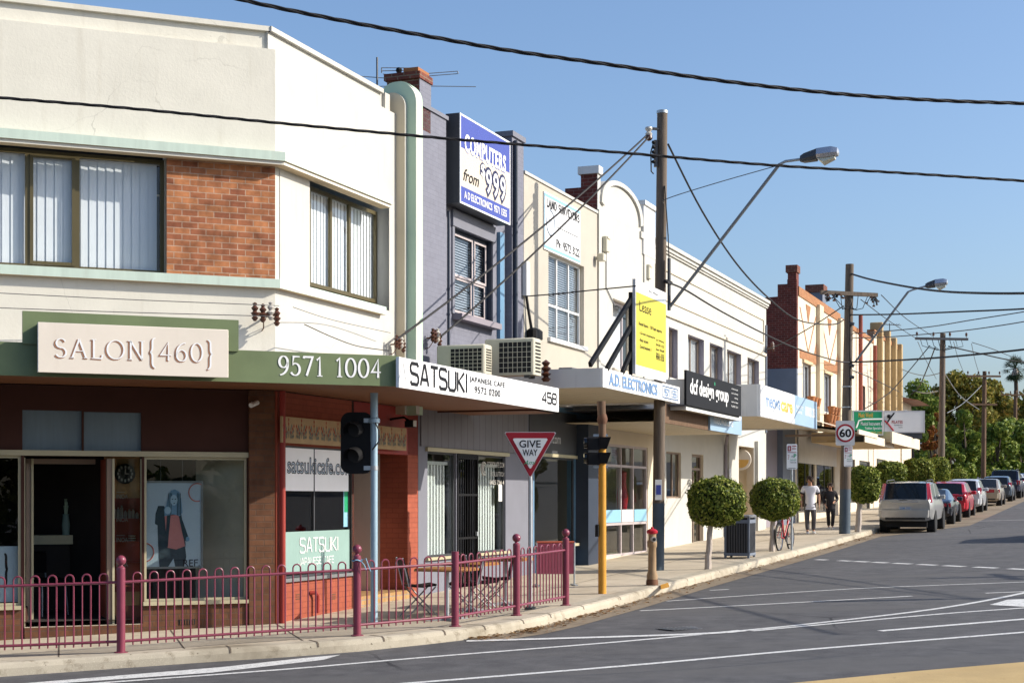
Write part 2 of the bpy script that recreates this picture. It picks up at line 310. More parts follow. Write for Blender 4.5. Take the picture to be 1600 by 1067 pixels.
# ------------------------------------------------------------------ mesh helpers
class MB:
    def __init__(s): s.v = []; s.f = []; s.m = []; s.mats = []
    def mi(s, m):
        if m not in s.mats: s.mats.append(m)
        return s.mats.index(m)
    def add(s, vs, fs, m):
        b = len(s.v); s.v += [tuple(v) for v in vs]; k = s.mi(m)
        for f in fs: s.f.append(tuple(b+i for i in f)); s.m.append(k)
        return s
    def quad(s, a, b, c, d, m): return s.add([a, b, c, d], [(0, 1, 2, 3)], m)
    def box(s, x0, x1, y0, y1, z0, z1, m):
        if x0 > x1: x0, x1 = x1, x0
        if y0 > y1: y0, y1 = y1, y0
        if z0 > z1: z0, z1 = z1, z0
        return s.add([(x0, y0, z0), (x1, y0, z0), (x1, y1, z0), (x0, y1, z0), (x0, y0, z1), (x1, y0, z1), (x1, y1, z1), (x0, y1, z1)],
                     [(3, 2, 1, 0), (4, 5, 6, 7), (0, 1, 5, 4), (1, 2, 6, 5), (2, 3, 7, 6), (3, 0, 4, 7)], m)
    def bbox(s, x0, x1, y0, y1, z0, z1, m, b=.02):          # a box with chamfered vertical and top edges
        pl = [(x0+b, y0), (x1-b, y0), (x1, y0+b), (x1, y1-b), (x1-b, y1), (x0+b, y1), (x0, y1-b), (x0, y0+b)]
        cx, cy = (x0+x1)/2, (y0+y1)/2
        def ins(z, k): return [(x+(b if x < cx else -b)*k, y+(b if y < cy else -b)*k, z) for x, y in pl]
        return s.loft([ins(z0, 0), ins(z1-b, 0), ins(z1, 1)], m)
    def loft(s, rings, m, cap=True):
        n = len(rings[0]); vs = [p for r in rings for p in r]; fs = []
        for i in range(len(rings)-1):
            for j in range(n):
                k = (j+1) % n; fs.append((i*n+j, i*n+k, (i+1)*n+k, (i+1)*n+j))
        if cap: fs.append(tuple(range(n))[::-1]); fs.append(tuple(range((len(rings)-1)*n, len(rings)*n)))
        return s.add(vs, fs, m)
    def cyl(s, p, q, r, m, n=12, r2=None, cap=True):
        p, q = Vector(p), Vector(q); d = (q-p).normalized(); r2 = r if r2 is None else r2
        a = d.orthogonal().normalized(); b = d.cross(a)
        return s.loft([[c+(a*math.cos(2*math.pi*i/n)+b*math.sin(2*math.pi*i/n))*rr for i in range(n)] for c, rr in ((p, r), (q, r2))], m, cap)
    def tube(s, pts, r, m, n=6, closed=False):
        pts = [Vector(p) for p in pts]; rings = []; a = None
        for i, p in enumerate(pts):
            if closed: d = pts[(i+1) % len(pts)]-pts[i-1]
            else: d = (pts[min(i+1, len(pts)-1)]-pts[max(i-1, 0)])
            d.normalize()
            a = d.orthogonal() if a is None else a-d*a.dot(d)
            if a.length < 1e-5: a = d.orthogonal()
            a.normalize(); b = d.cross(a); rr = r[i] if isinstance(r, (list, tuple)) else r
            rings.append([p+(a*math.cos(2*math.pi*k/n)+b*math.sin(2*math.pi*k/n))*rr for k in range(n)])
        if closed: rings.append(rings[0])
        return s.loft(rings, m, not closed)
    def lathe(s, c, prof, m, n=16, ax='z'):
        rings = []
        for r, h in prof:
            ring = []
            for i in range(n):
                a = 2*math.pi*i/n; x, y = r*math.cos(a), r*math.sin(a)
                ring.append({'z': (c[0]+x, c[1]+y, c[2]+h), 'y': (c[0]+x, c[1]-h, c[2]+y), 'x': (c[0]+h, c[1]+x, c[2]+y)}[ax])
            rings.append(ring)
        return s.loft(rings, m)
    def ball(s, c, r, m, sc=(1, 1, 1), n=14):
        rings = []
        for j in range(1, n//2):
            a = math.pi*j/(n//2)-math.pi/2
            rings.append([(c[0]+r*sc[0]*math.cos(a)*math.cos(2*math.pi*i/n), c[1]+r*sc[1]*math.cos(a)*math.sin(2*math.pi*i/n), c[2]+r*sc[2]*math.sin(a)) for i in range(n)])
        return s.loft(rings, m)
    def prism(s, poly, y0, y1, m, edge=None):                # outline in x, z drawn out from y0 to y1
        n = len(poly)
        tri = tessellate_polygon([[Vector((x, z, 0)) for x, z in poly]])
        ar = sum(poly[i][0]*poly[(i+1) % n][1]-poly[(i+1) % n][0]*poly[i][1] for i in range(n))
        pl = poly if ar > 0 else poly[::-1]
        tri = tessellate_polygon([[Vector((x, z, 0)) for x, z in pl]])
        vs = [(x, y0, z) for x, z in pl]+[(x, y1, z) for x, z in pl]
        def ori(t):
            a, b, c = [pl[i] for i in t]
            return t if (b[0]-a[0])*(c[1]-a[1])-(b[1]-a[1])*(c[0]-a[0]) > 0 else t[::-1]
        tri = [tuple(ori(t)) for t in tri]
        s.add(vs, tri+[tuple(i+n for i in t[::-1]) for t in tri], m)
        s.add(vs, [(i, i+n, (i+1) % n+n, (i+1) % n) for i in range(n)], edge or m)
        return s
    def flat(s, poly, z, m):                                  # outline in x, y laid flat
        tri = tessellate_polygon([[Vector((x, y, 0)) for x, y in poly]])
        def ori(t):
            a, b, c = [poly[i] for i in t]
            return t if (b[0]-a[0])*(c[1]-a[1])-(b[1]-a[1])*(c[0]-a[0]) > 0 else t[::-1]
        zf = z if callable(z) else (lambda x, y: z)
        return s.add([(x, y, zf(x, y)) for x, y in poly], [tuple(ori(t)) for t in tri], m)
    def wall(s, x0, x1, z0, z1, y0, y1, holes, m, rm=None):   # a wall with openings (xa, xb, za, zb), front at y0
        rm = rm or m
        xs = sorted({x0, x1, *[h[0] for h in holes], *[h[1] for h in holes]}); zs = sorted({z0, z1, *[h[2] for h in holes], *[h[3] for h in holes]})
        xs = [x for x in xs if x0 <= x <= x1]; zs = [z for z in zs if z0 <= z <= z1]
        def hole(i, j):
            if i < 0 or j < 0 or i >= len(xs)-1 or j >= len(zs)-1: return True
            cx, cz = (xs[i]+xs[i+1])/2, (zs[j]+zs[j+1])/2
            return any(h[0] < cx < h[1] and h[2] < cz < h[3] for h in holes)
        for i in range(len(xs)-1):
            for j in range(len(zs)-1):
                if hole(i, j): continue
                a, b, c, d = xs[i], xs[i+1], zs[j], zs[j+1]
                s.quad((a, y0, c), (b, y0, c), (b, y0, d), (a, y0, d), m); s.quad((b, y1, c), (a, y1, c), (a, y1, d), (b, y1, d), m)
                if hole(i-1, j): s.quad((a, y1, c), (a, y0, c), (a, y0, d), (a, y1, d), rm)
                if hole(i+1, j): s.quad((b, y0, c), (b, y1, c), (b, y1, d), (b, y0, d), rm)
                if hole(i, j-1): s.quad((a, y1, c), (b, y1, c), (b, y0, c), (a, y0, c), rm)
                if hole(i, j+1): s.quad((a, y0, d), (b, y0, d), (b, y1, d), (a, y1, d), rm)
        return s
    def frame(s, x0, x1, z0, z1, y0, y1, t, m, vs=(), hs=(), tv=None):   # window frame with mullions at vs, transoms at hs
        tv = tv or t
        s.box(x0, x0+t, y0, y1, z0, z1, m); s.box(x1-t, x1, y0, y1, z0, z1, m)
        s.box(x0+t, x1-t, y0+.003, y1-.003, z0, z0+t, m); s.box(x0+t, x1-t, y0+.003, y1-.003, z1-t, z1, m)
        for v in vs: s.box(v-tv/2, v+tv/2, y0+.002, y1-.002, z0+t, z1-t, m)
        for h in hs: s.box(x0+t, x1-t, y0+.005, y1-.005, h-tv/2, h+tv/2, m)
        return s
    def build(s, name, parent=None, rot=0.0, loc=None, smooth=True, ang=35):
        use = sorted({i for f in s.f for i in f}); ix = {u: k for k, u in enumerate(use)}
        me = bpy.data.meshes.new(name); me.from_pydata([s.v[i] for i in use], [], [tuple(ix[i] for i in f) for f in s.f])
        for m in s.mats: me.materials.append(MATS[m])
        if len(s.mats) > 1: me.polygons.foreach_set('material_index', s.m)
        if smooth:
            me.polygons.foreach_set('use_smooth', [True]*len(me.polygons))
            try: me.set_sharp_from_angle(angle=R(ang))
            except Exception: pass
        me.update()
        o = bpy.data.objects.new(name, me); COL.objects.link(o)
        if parent is not None: o.parent = parent
        o.rotation_euler = (0, 0, rot)
        if loc is not None: o.location = loc
        return o
def tag(o, label, cat, group=None):
    o['label'] = label; o['category'] = cat
    if group: o['group'] = group
    return o
def thing(name, label, cat, loc=(0, 0, 0), rot=0.0, group=None):
    o = bpy.data.objects.new(name, None); COL.objects.link(o); o.empty_display_size = .2
    o.location = loc; o.rotation_euler = (0, 0, rot)
    return tag(o, label, cat, group)
def structure(o): o['kind'] = 'structure'; return o
def kids(o): return [c for c in bpy.data.objects if c.parent == o]
def dup(o, parent=None):
    c = o.copy(); COL.objects.link(c)
    if parent is not None: c.parent = parent
    for k in kids(o): dup(k, c)
    return c
def place(o, loc, rot, label, scale=None):
    o.location = loc; o.rotation_euler = (0, 0, rot); o['label'] = label
    if scale: o.scale = scale
    return o
# ------------------------------------------------------------------ lettering
def text_mesh(body, bold=0.0, space=1.0):
    cu = bpy.data.curves.new('lettering', 'FONT'); cu.body = body; cu.offset = bold; cu.space_character = space; cu.resolution_u = 3
    o = bpy.data.objects.new('lettering', cu); me = bpy.data.meshes.new_from_object(o)
    v = np.array([x.co for x in me.vertices]); f = [tuple(p.vertices) for p in me.polygons]
    bpy.data.objects.remove(o); bpy.data.curves.remove(cu); bpy.data.meshes.remove(me)
    return v, f
def words(mb, body, x0, x1, z0, z1, y, m, bold=0.0, space=1.0, shear=0.0):
    v, f = text_mesh(body, bold, space); r = text_mesh(body, 0, space)[0] if bold else v
    a, b = r.min(0), r.max(0); v = (v-a)/np.maximum(b-a, 1e-6)
    mb.add([(x0+(p[0]+shear*(p[1]-.5))*(x1-x0), y, z0+p[1]*(z1-z0)) for p in v], f, m); return mb
def arc(cx, cy, rx, ry, a0, a1, n=12): return [(cx+rx*math.cos(R(a0+(a1-a0)*i/n)), cy+ry*math.sin(R(a0+(a1-a0)*i/n))) for i in range(n+1)]
SERIF = {
 'S': (.58, [arc(.29, .745, .23, .235, 25, 270)+arc(.29, .255, .25, .255, 90, -155)]),
 'A': (.80, [[(.06, 0), (.40, 1)], [(.40, 1), (.74, 0)], [(.2, .36), (.6, .36)], [(-.04, .0), (.18, .0)], [(.62, 0), (.86, 0)]]),
 'L': (.58, [[(.12, 1), (.12, 0)], [(.0, 1), (.25, 1)], [(.0, 0), (.5, 0), (.56, .2)]]),
 'O': (.86, [arc(.43, .5, .42, .5, 0, 360, 26)]), 'N': (.82, [[(.12, 0), (.12, 1)], [(.12, 1), (.70, 0)], [(.70, 0), (.70, 1)], [(0, 0), (.24, 0)], [(-.02, 1), (.14, 1)], [(.58, 1), (.82, 1)]]),
 '{': (.40, [arc(.36, 1.0, .16, .2, 90, 180, 6)+arc(.04, .70, .16, .3, 0, -70, 6)+arc(.04, .2, .16, .25, 70, 0, 6)+arc(.36, -.15, .16, .25, 180, 270, 6)]),
 '}': (.40, [arc(.04, 1.0, .16, .2, 90, 0, 6)+arc(.36, .70, .16, .3, 180, 250, 6)+arc(.36, .2, .16, .25, 110, 180, 6)+arc(.04, -.15, .16, .25, 0, -90, 6)]),
 '4': (.60, [[(.42, 0), (.42, 1), (.02, .30), (.60, .30)]]), '6': (.58, [arc(.55, .45, .5, .55, 95, 180, 8)+arc(.30, .30, .25, .30, 180, 540, 20)]),
 '9': (.58, [arc(.05, .55, .5, .55, -85, 0, 8)+arc(.30, .70, .25, .30, 0, 360, 20)]), '0': (.62, [arc(.31, .5, .29, .5, 0, 360, 26)]),
 '5': (.56, [[(.52, 1), (.14, 1), (.09, .58)]+arc(.24, .32, .28, .32, 120, -150, 14)]), '7': (.58, [[(.02, .92), (.04, 1), (.56, 1), (.2, 0)]]),
 '1': (.44, [[(.06, .84), (.24, 1), (.24, 0)], [(.08, 0), (.40, 0)]]), ' ': (.42, []),
 '2': (.56, [arc(.28, .72, .24, .28, 160, -30, 12)+[(.02, 0), (.55, 0), (.56, .1)]]), '3': (.54, [arc(.25, .76, .22, .24, 150, -90, 10)+arc(.24, .27, .27, .27, 90, -150, 12)]),
 'D': (.78, [[(.12, 0), (.12, 1)], [(0, 1), (.3, 1)]+arc(.3, .5, .42, .5, 90, -90, 14)+[(0, 0)]]), 'U': (.78, [[(.12, 1), (.12, .3)]+arc(.39, .3, .27, .3, 180, 360, 10)+[(.66, 1)], [(0, 1), (.24, 1)], [(.54, 1), (.78, 1)]]),
 'R': (.74, [[(.12, 0), (.12, 1)], [(0, 1), (.3, 1)]+arc(.32, .75, .25, .25, 90, -90, 10)+[(.12, .5)], [(.36, .5), (.72, 0)], [(0, 0), (.24, 0)]]),
 'V': (.76, [[(.04, 1), (.38, 0), (.72, 1)], [(-.06, 1), (.16, 1)], [(.6, 1), (.8, 1)]]), 'E': (.62, [[(.12, 0), (.12, 1)], [(0, 1), (.54, 1), (.55, .85)], [(.12, .52), (.42, .52)], [(0, 0), (.56, 0), (.58, .18)]]),
 'Y': (.74, [[(.04, 1), (.38, .46), (.72, 1)], [(.38, .46), (.38, 0)], [(.24, 0), (.52, 0)]]), 'P': (.66, [[(.12, 0), (.12, 1)], [(0, 1), (.3, 1)]+arc(.32, .73, .27, .27, 90, -90, 10)+[(.12, .46)], [(0, 0), (.26, 0)]]),
 'h': (.56, [[(.1, 1), (.1, 0)], [(.1, .5)]+arc(.28, .4, .18, .2, 140, 0, 8)+[(.46, 0)]]), ':': (.24, [[(.1, .0), (.1, .1)], [(.1, .5), (.1, .6)]]),
 'I': (.3, [[(.14, 0), (.14, 1)], [(.02, 0), (.26, 0)], [(.02, 1), (.26, 1)]]), 'G': (.8, [arc(.42, .5, .4, .5, 40, 330, 20)+[(.76, .45), (.55, .45)]]),
 'C': (.74, [arc(.42, .5, .4, .5, 45, 315, 20)]), 'T': (.7, [[(.35, 0), (.35, 1)], [(.0, .85), (.02, 1), (.68, 1), (.70, .85)], [(.22, 0), (.48, 0)]]), 'K': (.76, [[(.12, 0), (.12, 1)], [(.66, 1), (.14, .45)], [(.3, .6), (.74, 0)], [(0, 0), (.24, 0)], [(0, 1), (.24, 1)]]),
 'H': (.8, [[(.12, 0), (.12, 1)], [(.68, 0), (.68, 1)], [(.12, .52), (.68, .52)]]), 'W': (1.0, [[(.04, 1), (.28, 0), (.5, .9), (.72, 0), (.96, 1)]]), 'M': (.95, [[(.1, 0), (.12, 1), (.46, .1), (.8, 1), (.84, 0)]]),
}
def rr(*p): return [p_ for p_ in p]
SQ = {
 'S': (1.1, [[(1, .86), (.86, 1), (.14, 1), (0, .86), (0, .66), (.14, .53), (.86, .47), (1, .34), (1, .14), (.86, 0), (.14, 0), (0, .14)]]),
 'A': (1.15, [[(0, 0), (.46, 1), (.60, 1), (1.05, 0)], [(.2, .3), (.86, .3)]]), 'T': (1.0, [[(0, 1), (.96, 1)], [(.48, 1), (.48, 0)]]),
 'U': (1.1, [[(0, 1), (0, .16), (.16, 0), (.84, 0), (1, .16), (1, 1)]]), 'K': (1.05, [[(0, 0), (0, 1)], [(.95, 1), (.1, .5), (.2, .5), (1, 0)]]), 'I': (.22, [[(.06, 0), (.06, 1)]]),
 'J': (.9, [[(.85, 1), (.85, .16), (.7, 0), (.14, 0), (0, .14), (0, .3)]]), 'P': (1.0, [[(0, 0), (0, 1), (.8, 1), (.94, .86), (.94, .56), (.8, .42), (0, .42)]]),
 'N': (1.12, [[(0, 0), (0, 1), (1, 0), (1, 1)]]), 'E': (.95, [[(.9, 1), (0, 1), (0, 0), (.9, 0)], [(0, .52), (.8, .52)]]), 'C': (1.05, [[(1, .82), (.86, 1), (.14, 1), (0, .86), (0, .14), (.14, 0), (.86, 0), (1, .18)]]),
 'F': (.92, [[(.9, 1), (0, 1), (0, 0)], [(0, .5), (.8, .5)]]), '9': (1.05, [[(0, 0.05), (.86, 0.05), (1, .16), (1, .86), (.86, 1), (.14, 1), (0, .86), (0, .6), (.14, .46), (1, .46)]]),
 '5': (1.05, [[(.95, 1), (0, 1), (0, .58), (.86, .58), (1, .44), (1, .14), (.86, 0), (.14, 0), (0, .14)]]), '7': (.95, [[(0, 1), (.95, 1), (.4, 0)]]),
 '2': (1.05, [[(0, .82), (.14, 1), (.86, 1), (1, .86), (1, .62), (.86, .5), (.14, .46), (0, .32), (0, 0), (1, 0)]]), '0': (1.08, [[(.14, 0), (0, .14), (0, .86), (.14, 1), (.86, 1), (1, .86), (1, .14), (.86, 0), (.14, 0)]]),
 '4': (1.05, [[(.78, 0), (.78, 1), (0, .32), (0, .25), (1.0, .25)]]), '8': (1.08, [[(.14, 0), (0, .14), (0, .4), (.14, .52), (.86, .52), (1, .64), (1, .86), (.86, 1), (.14, 1), (0, .86), (0, .64), (.14, .52)], [(.86, .52), (1, .4), (1, .14), (.86, 0), (.14, 0)]]),
 '3': (1.0, [[(0, .86), (.14, 1), (.86, 1), (1, .86), (1, .62), (.86, .52), (.3, .52)], [(.86, .52), (1, .4), (1, .14), (.86, 0), (.14, 0), (0, .14)]]), '1': (.5, [[(0, .8), (.3, 1), (.3, 0)]]), '6': (1.05, [[(1, .95), (.14, .95), (0, .84), (0, .14), (.14, 0), (.86, 0), (1, .14), (1, .42), (.86, .56), (0, .56)]]),
 'R': (1.0, [[(0, 0), (0, 1), (.8, 1), (.94, .86), (.94, .58), (.8, .44), (0, .44)], [(.6, .44), (.98, 0)]]), ' ': (.6, []),
}
def glyphs(mb, font, body, x0, x1, z0, z1, y, m, thick=.08, thin=None, gap=.16, pen=0):
    # drawn letters: ribbons whose width follows the stroke direction
    wtot = sum(font[c][0]+gap for c in body)-gap; sx = (x1-x0)/wtot; sz = z1-z0; cur = 0.0
    thin = thick if thin is None else thin
    for c in body:
        adv, ps = font[c]
        for pl in ps:
            P = [Vector((x0+(cur+a)*sx, z0+b*sz)) for a, b in pl]; L, Rr = [], []
            for i, p in enumerate(P):
                d0 = (P[i]-P[i-1]) if i else P[1]-P[0]; d1 = (P[i+1]-P[i]) if i < len(P)-1 else d0
                d0, d1 = d0.normalized(), d1.normalized(); d = d0+d1
                d = d.normalized() if d.length > .15 else d1
                k = abs(math.sin(math.atan2(d.y, d.x)-pen)); wd = (thin+(thick-thin)*k)*sz/2
                mit = min(1.6, 1/max(.4, d.dot(d1)))
                nrm = Vector((-d.y, d.x))*wd*mit; L.append(p+nrm); Rr.append(p-nrm)
            n = len(P); vs = [(p.x, y, p.y) for p in L]+[(p.x, y, p.y) for p in Rr]
            mb.add(vs, [(n+i, n+i+1, i+1, i) for i in range(n-1)], m)
        cur += adv+gap
    return mb
# ------------------------------------------------------------------ road, kerb, footpath
s_ = 400
structure(MB().add([(-s_, -s_, gz(-s_, -s_)-.15), (s_, -s_, gz(s_, -s_)-.15), (s_, s_+300, gz(s_, s_+300)-.15), (-s_, s_+300, gz(-s_, s_+300)-.15)], [(0, 1, 2, 3)], 'asphalt').build('road'))
KP = [road(x, y).xy for x, y in ((0, 1057), (309, 1035), (450, 1026), (560, 1017.5), (660, 1007), (729, 999), (799, 989), (847, 979), (900, 965), (960, 949), (1067, 918), (1210, 879), (1292, 856), (1352, 838))]
KP = [KP[0]+(KP[0]-KP[1]).normalized()*14]+KP
e_ = KP[-1]; KP += [e_+UB*12, e_+UB*40, e_+UB*160]
def offset(pl, d):                                   # to the left of travel is towards the shops
    out = []
    for i, p in enumerate(pl):
        a = (p-pl[i-1]).normalized() if i else (pl[1]-p).normalized()
        b = (pl[i+1]-p).normalized() if i < len(pl)-1 else a
        t = (a+b).normalized(); out.append(p+Vector((-t.y, t.x))*d/max(.5, t.dot(b)))
    return out
def strip(pl0, pl1, z0, z1, m, mb=None):
    mb = mb or MB(); n = len(pl0)
    vs = [(p.x, p.y, gz(*p)+z0) for p in pl0]+[(p.x, p.y, gz(*p)+z1) for p in pl1]
    return mb.add(vs, [(i, i+1, n+i+1, n+i) for i in range(n-1)], m)
kb = MB()
prof = [(0, -.2), (.015, -.06), (.035, -.015), (.075, .004), (.36, .004)]
for (d0, z0), (d1, z1) in zip(prof, prof[1:]): strip(offset(KP, d0), offset(KP, d1), z0, z1, 'kerb_concrete', kb)
for i in range(2, len(KP)-3):                         # joints across the kerb
    p, q = KP[i], KP[i+1]; t = (q-p).normalized(); nv = Vector((-t.y, t.x)); L = (q-p).length; k = .4
    while k < L:
        c = p+t*k; pts = []
        for d, z in prof[1:]:
            pts.append((c+nv*(d-.004), z+.004))
        for (a, za), (b, zb) in zip(pts, pts[1:]):
            kb.quad((a.x-t.x*.012, a.y-t.y*.012, gz(*a)+za), (a.x+t.x*.012, a.y+t.y*.012, gz(*a)+za), (b.x+t.x*.012, b.y+t.y*.012, gz(*b)+zb), (b.x-t.x*.012, b.y-t.y*.012, gz(*b)+zb), 'joint')
        k += 2.4
_q = [ground(x, y).xy for x, y in ((1033, 921), (1046, 917.5), (1044, 910.5), (1032, 914))]; kb.quad(*[(p.x, p.y, gz(*p)+.009) for p in _q], 'yellow_post')
structure(kb.build('kerb'))
inner = offset(KP, .355)
fp = MB().flat([(p.x, p.y) for p in inner]+[(inner[-1]+NB*-20).to_tuple(), (-30, 60), (-30, 10)], lambda x, y: gz(x, y), 'footpath_concrete')
jl = Fr(P0)
for k in range(-3, 40):                               # joints across the footpath and one along it
    a = jl.w(k*1.8, -.05); b = jl.w(k*1.8, -3.62)
    if k < 1: continue
    t = UB*.008
    fp.quad(*[(p.x, p.y, gz(p.x, p.y)+.004) for p in (a.xy-t, b.xy-t, b.xy+t, a.xy+t)], 'joint')
a, b = jl.w(1, -1.9), jl.w(70, -1.9); t = NB*.008
fp.quad(*[(p.x, p.y, gz(p.x, p.y)+.004) for p in (a.xy+t, b.xy+t, b.xy-t, a.xy-t)], 'joint')
fa_ = Fr(P0, ANA)
for k in range(0, 5):
    a = fa_.w(-k*1.5, -.05); b = fa_.w(-k*1.5-.3, -2.75); t = fa_.u*.008
    fp.quad(*[(p.x, p.y, gz(p.x, p.y)+.004) for p in (a.xy-t, b.xy-t, b.xy+t, a.xy+t)], 'joint')
structure(fp.build('footpath', smooth=False))
gi = next(i for i in range(len(KP)) if (KP[i]-road(729, 999).xy).length < .05)
structure(strip(offset(KP, -.5)[gi:], offset(KP, .01)[gi:], -.145, -.142, 'gutter_concrete').build('gutter'))
# parking lane of paler concrete beyond the kerb bulge
e1 = Vector(KP[-3]); structure(strip([KP[-4]+NB*.6, e1-UB*4+NB*2.5, e1+UB*120+NB*2.5], [KP[-4]+NB*.4, e1-UB*4+NB*.4, e1+UB*120+NB*.4], -.146, -.146, 'gutter_concrete').build('parking_lane'))
# dry leaves lying in the gutter
lv = MB()
for i in range(900):
    k = random.choice(range(gi, len(KP)-3)); u = random.random(); p = KP[k].lerp(KP[k+1], u)
    if (p-KP[gi]).length > 34: continue
    t = (KP[k+1]-KP[k]).normalized(); d = abs(random.gauss(0, .17))+.02; c = p+Vector((t.y, -t.x))*d
    a = random.uniform(0, 6.3); r = random.uniform(.02, .05); z = gz(*c)-.137+random.uniform(0, .02)
    e = Vector((math.cos(a), math.sin(a)))*r; f = Vector((-e.y, e.x))*.6; tl = random.uniform(-.02, .02)
    lv.add([(c.x-e.x, c.y-e.y, z), (c.x+f.x, c.y+f.y, z+abs(tl)), (c.x+e.x, c.y+e.y, z+.005), (c.x-f.x, c.y-f.y, z+abs(tl))], [(0, 1, 2, 3)], 'dry_leaf')
o = lv.build('leaf_litter', smooth=False); o['kind'] = 'stuff'; tag(o, 'brown dry leaves blown into the gutter along the kerb', 'leaves')
# painted lines
def mark(name, pts, wd, z=.004, seg=4):
    P = [road(x, y).xy for x, y in pts]; Q = []
    for i in range(len(P)-1):
        for k in range(seg):
            u = k/seg; p0 = P[max(i-1, 0)]; p1, p2 = P[i], P[i+1]; p3 = P[min(i+2, len(P)-1)]
            Q.append(.5*((2*p1)+(p2-p0)*u+(2*p0-5*p1+4*p2-p3)*u*u+(3*p1-p0-3*p2+p3)*u**3))
    Q.append(P[-1])
    return structure(strip(offset(Q, -wd/2), offset(Q, wd/2), -.15+z, -.15+z, 'road_paint').build(name))
LN = [([(40, 1075), (152, 1067), (450, 1045), (660, 1027), (960, 1003), (1169, 984), (1300, 970.5), (1469, 950), (1600, 926), (1720, 896)], .11),
      ([(380, 1086), (640, 1067), (1000, 1038), (1262, 1014.5), (1600, 987.5), (1800, 970)], .12),
      ([(1375, 985.5), (1600, 967), (1800, 951)], .14), ([(1175, 985.5), (1262, 977.5), (1469, 959), (1600, 949.5), (1800, 934)], .10),
      ([(1000, 954), (1200, 943.5), (1425, 931)], .09), ([(1540, 926.5), (1600, 924), (1700, 920)], .09), ([(1041, 939), (1326, 920), (1600, 909), (1700, 904)], .08),
      ([(1109, 922), (1139, 920.5)], .09), ([(1520, 814), (1640, 811)], .13)]
for pts, wd in LN: mark('road_line', pts, wd)
mark('road_line', [(729, 1001.5), (960, 995), (1110, 989.5), (1160, 985.2)], .2, z=.008)
for a, b in ((735, 790), (830, 890), (895, 965), (970, 1048), (1058, 1148), (1160, 1252), (1268, 1372), (1395, 1512), (1538, 1640)):
    b = a+(b-a)*.80; A = (1000+a*.375, 800+(197+(a-735)*.0474)*.375); B = (1000+b*.375, 800+(197+(b-735)*.0474)*.375); mark('lane_dash', [A, B], .22, seg=1)
def poly(name, pts, z=.006): structure(MB().flat([road(x, y).xy.to_tuple() for x, y in pts], lambda x, y: gz(x, y)-.15+z, 'road_paint').build(name))
poly('road_arrow', [(20, 1069), (349, 1042), (470, 1028.5), (532, 1023), (505, 1031), (400, 1043), (330, 1051), (60, 1070)])
poly('road_arrow', [(1546, 945), (1574, 937), (1640, 934), (1640, 950)])
# traffic island in the near corner of the picture
ip = [road(x, y, .12).xy for x, y in ((1229, 1067), (1330, 1057.5), (1427, 1048), (1600, 1033.5), (1900, 1010))]; ip += [(17, 15.5), (12, 9), (3.2, 13.2)]
ib = MB(); ip = [Vector(p) for p in ip]
ib.flat([p.to_tuple() for p in ip], lambda x, y: gz(x, y)-.03, 'island_concrete')
strip(ip+[ip[0]], ip+[ip[0]], -.2, -.03, 'kerb_concrete', ib); structure(ib.build('traffic_island'))
g_ = road(1073, 981).xy; gf = Fr(g_, ANB-R(35), gz(*g_)-.15)
t = thing('drain_grate', 'barred iron drain grate set flush in the asphalt', 'drain', gf.loc(), gf.a)
fb = MB(); fb.frame(0, 0, 0, 0, 0, 0, 0, 'dark_grey_metal')
fb = MB(); [fb.box(x0, x1, y0, y1, .001, .004, 'dark_grey_metal') for x0, x1, y0, y1 in ((-.40, .40, -.2, -.18), (-.40, .40, .18, .2), (-.40, -.38, -.18, .18), (.38, .40, -.18, .18))]; fb.box(-.38, .38, -.18, .18, .0005, .002, 'rubber'); fb.build('grate_frame', t)
fb = MB(); [fb.box(-.36+k*.07, -.345+k*.07, -.17, .17, .003, .006, 'galvanised') for k in range(11)]; fb.build('bars', t)

# ------------------------------------------------------------------ corner shop with the salon and the cafe
FB = Fr(P0); FA = Fr(P0, ANA, FB.z); RA = ANA-ANB
salon = thing('corner_building', 'cream two storey corner building with sage green bands and a brick panel', 'building', FB.loc(), ANB)
BX1 = FB.x(619); AX0 = FA.x(-330)                      # ends of the two fronts
def A(x, y, o=0.0): return FA.px(x, y, o)
def B(x, y, o=0.0): return FB.px(x, y, o)
ztop = A(424, 43, .1)[1]; zled = A(424, 77)[1]; zcb = A(430, 237, -.2)[1]; zce = A(430, 251, -.2)[1]; zcl = A(430, 258, -.14)[1]
zsb = A(430, 450, -.1)[1]; zst = A(430, 436, -.1)[1]; zaw = A(430, 560)[1]; zbo = FB.zz(619, 603, -2.3)+.06
# upper wall, front A (window and brick panel zone open) and front B
wx1 = A(257, 330, .2)[0]; wz0 = zst-.005
WA0 = A(-160, 330, .2)[0]
m = MB(); m.wall(AX0, 0, zbo, zled, 0, .3, [(WA0, A(258, 300)[0]+.02, zst-.02, zcb+.05)], 'cream_render')
m.box(AX0, -.12*math.tan(R(23.4)), .12, .4, zled, ztop-.07, 'cream_render'); m.box(AX0, -.05, .06, .42, ztop-.07, ztop, 'cream_render')
m.build('upper_wall', salon, RA)
bz = B(483, 300)[0]; bz2 = B(609, 400)[0]
m = MB(); m.wall(0, BX1, zbo, zled, 0, .3, [(bz, bz2-.02, zst-.02, zcb+.05)], 'white_render')
m.box(0, BX1-.3, .12, .4, zled, ztop-.07, 'white_render'); m.box(0, BX1-.35, .06, .42, ztop-.07, ztop, 'white_render')
m.box(BX1-.3, BX1-.12, .06, .4, zled, zled+.3, 'white_render')
m.build('upper_wall', salon)
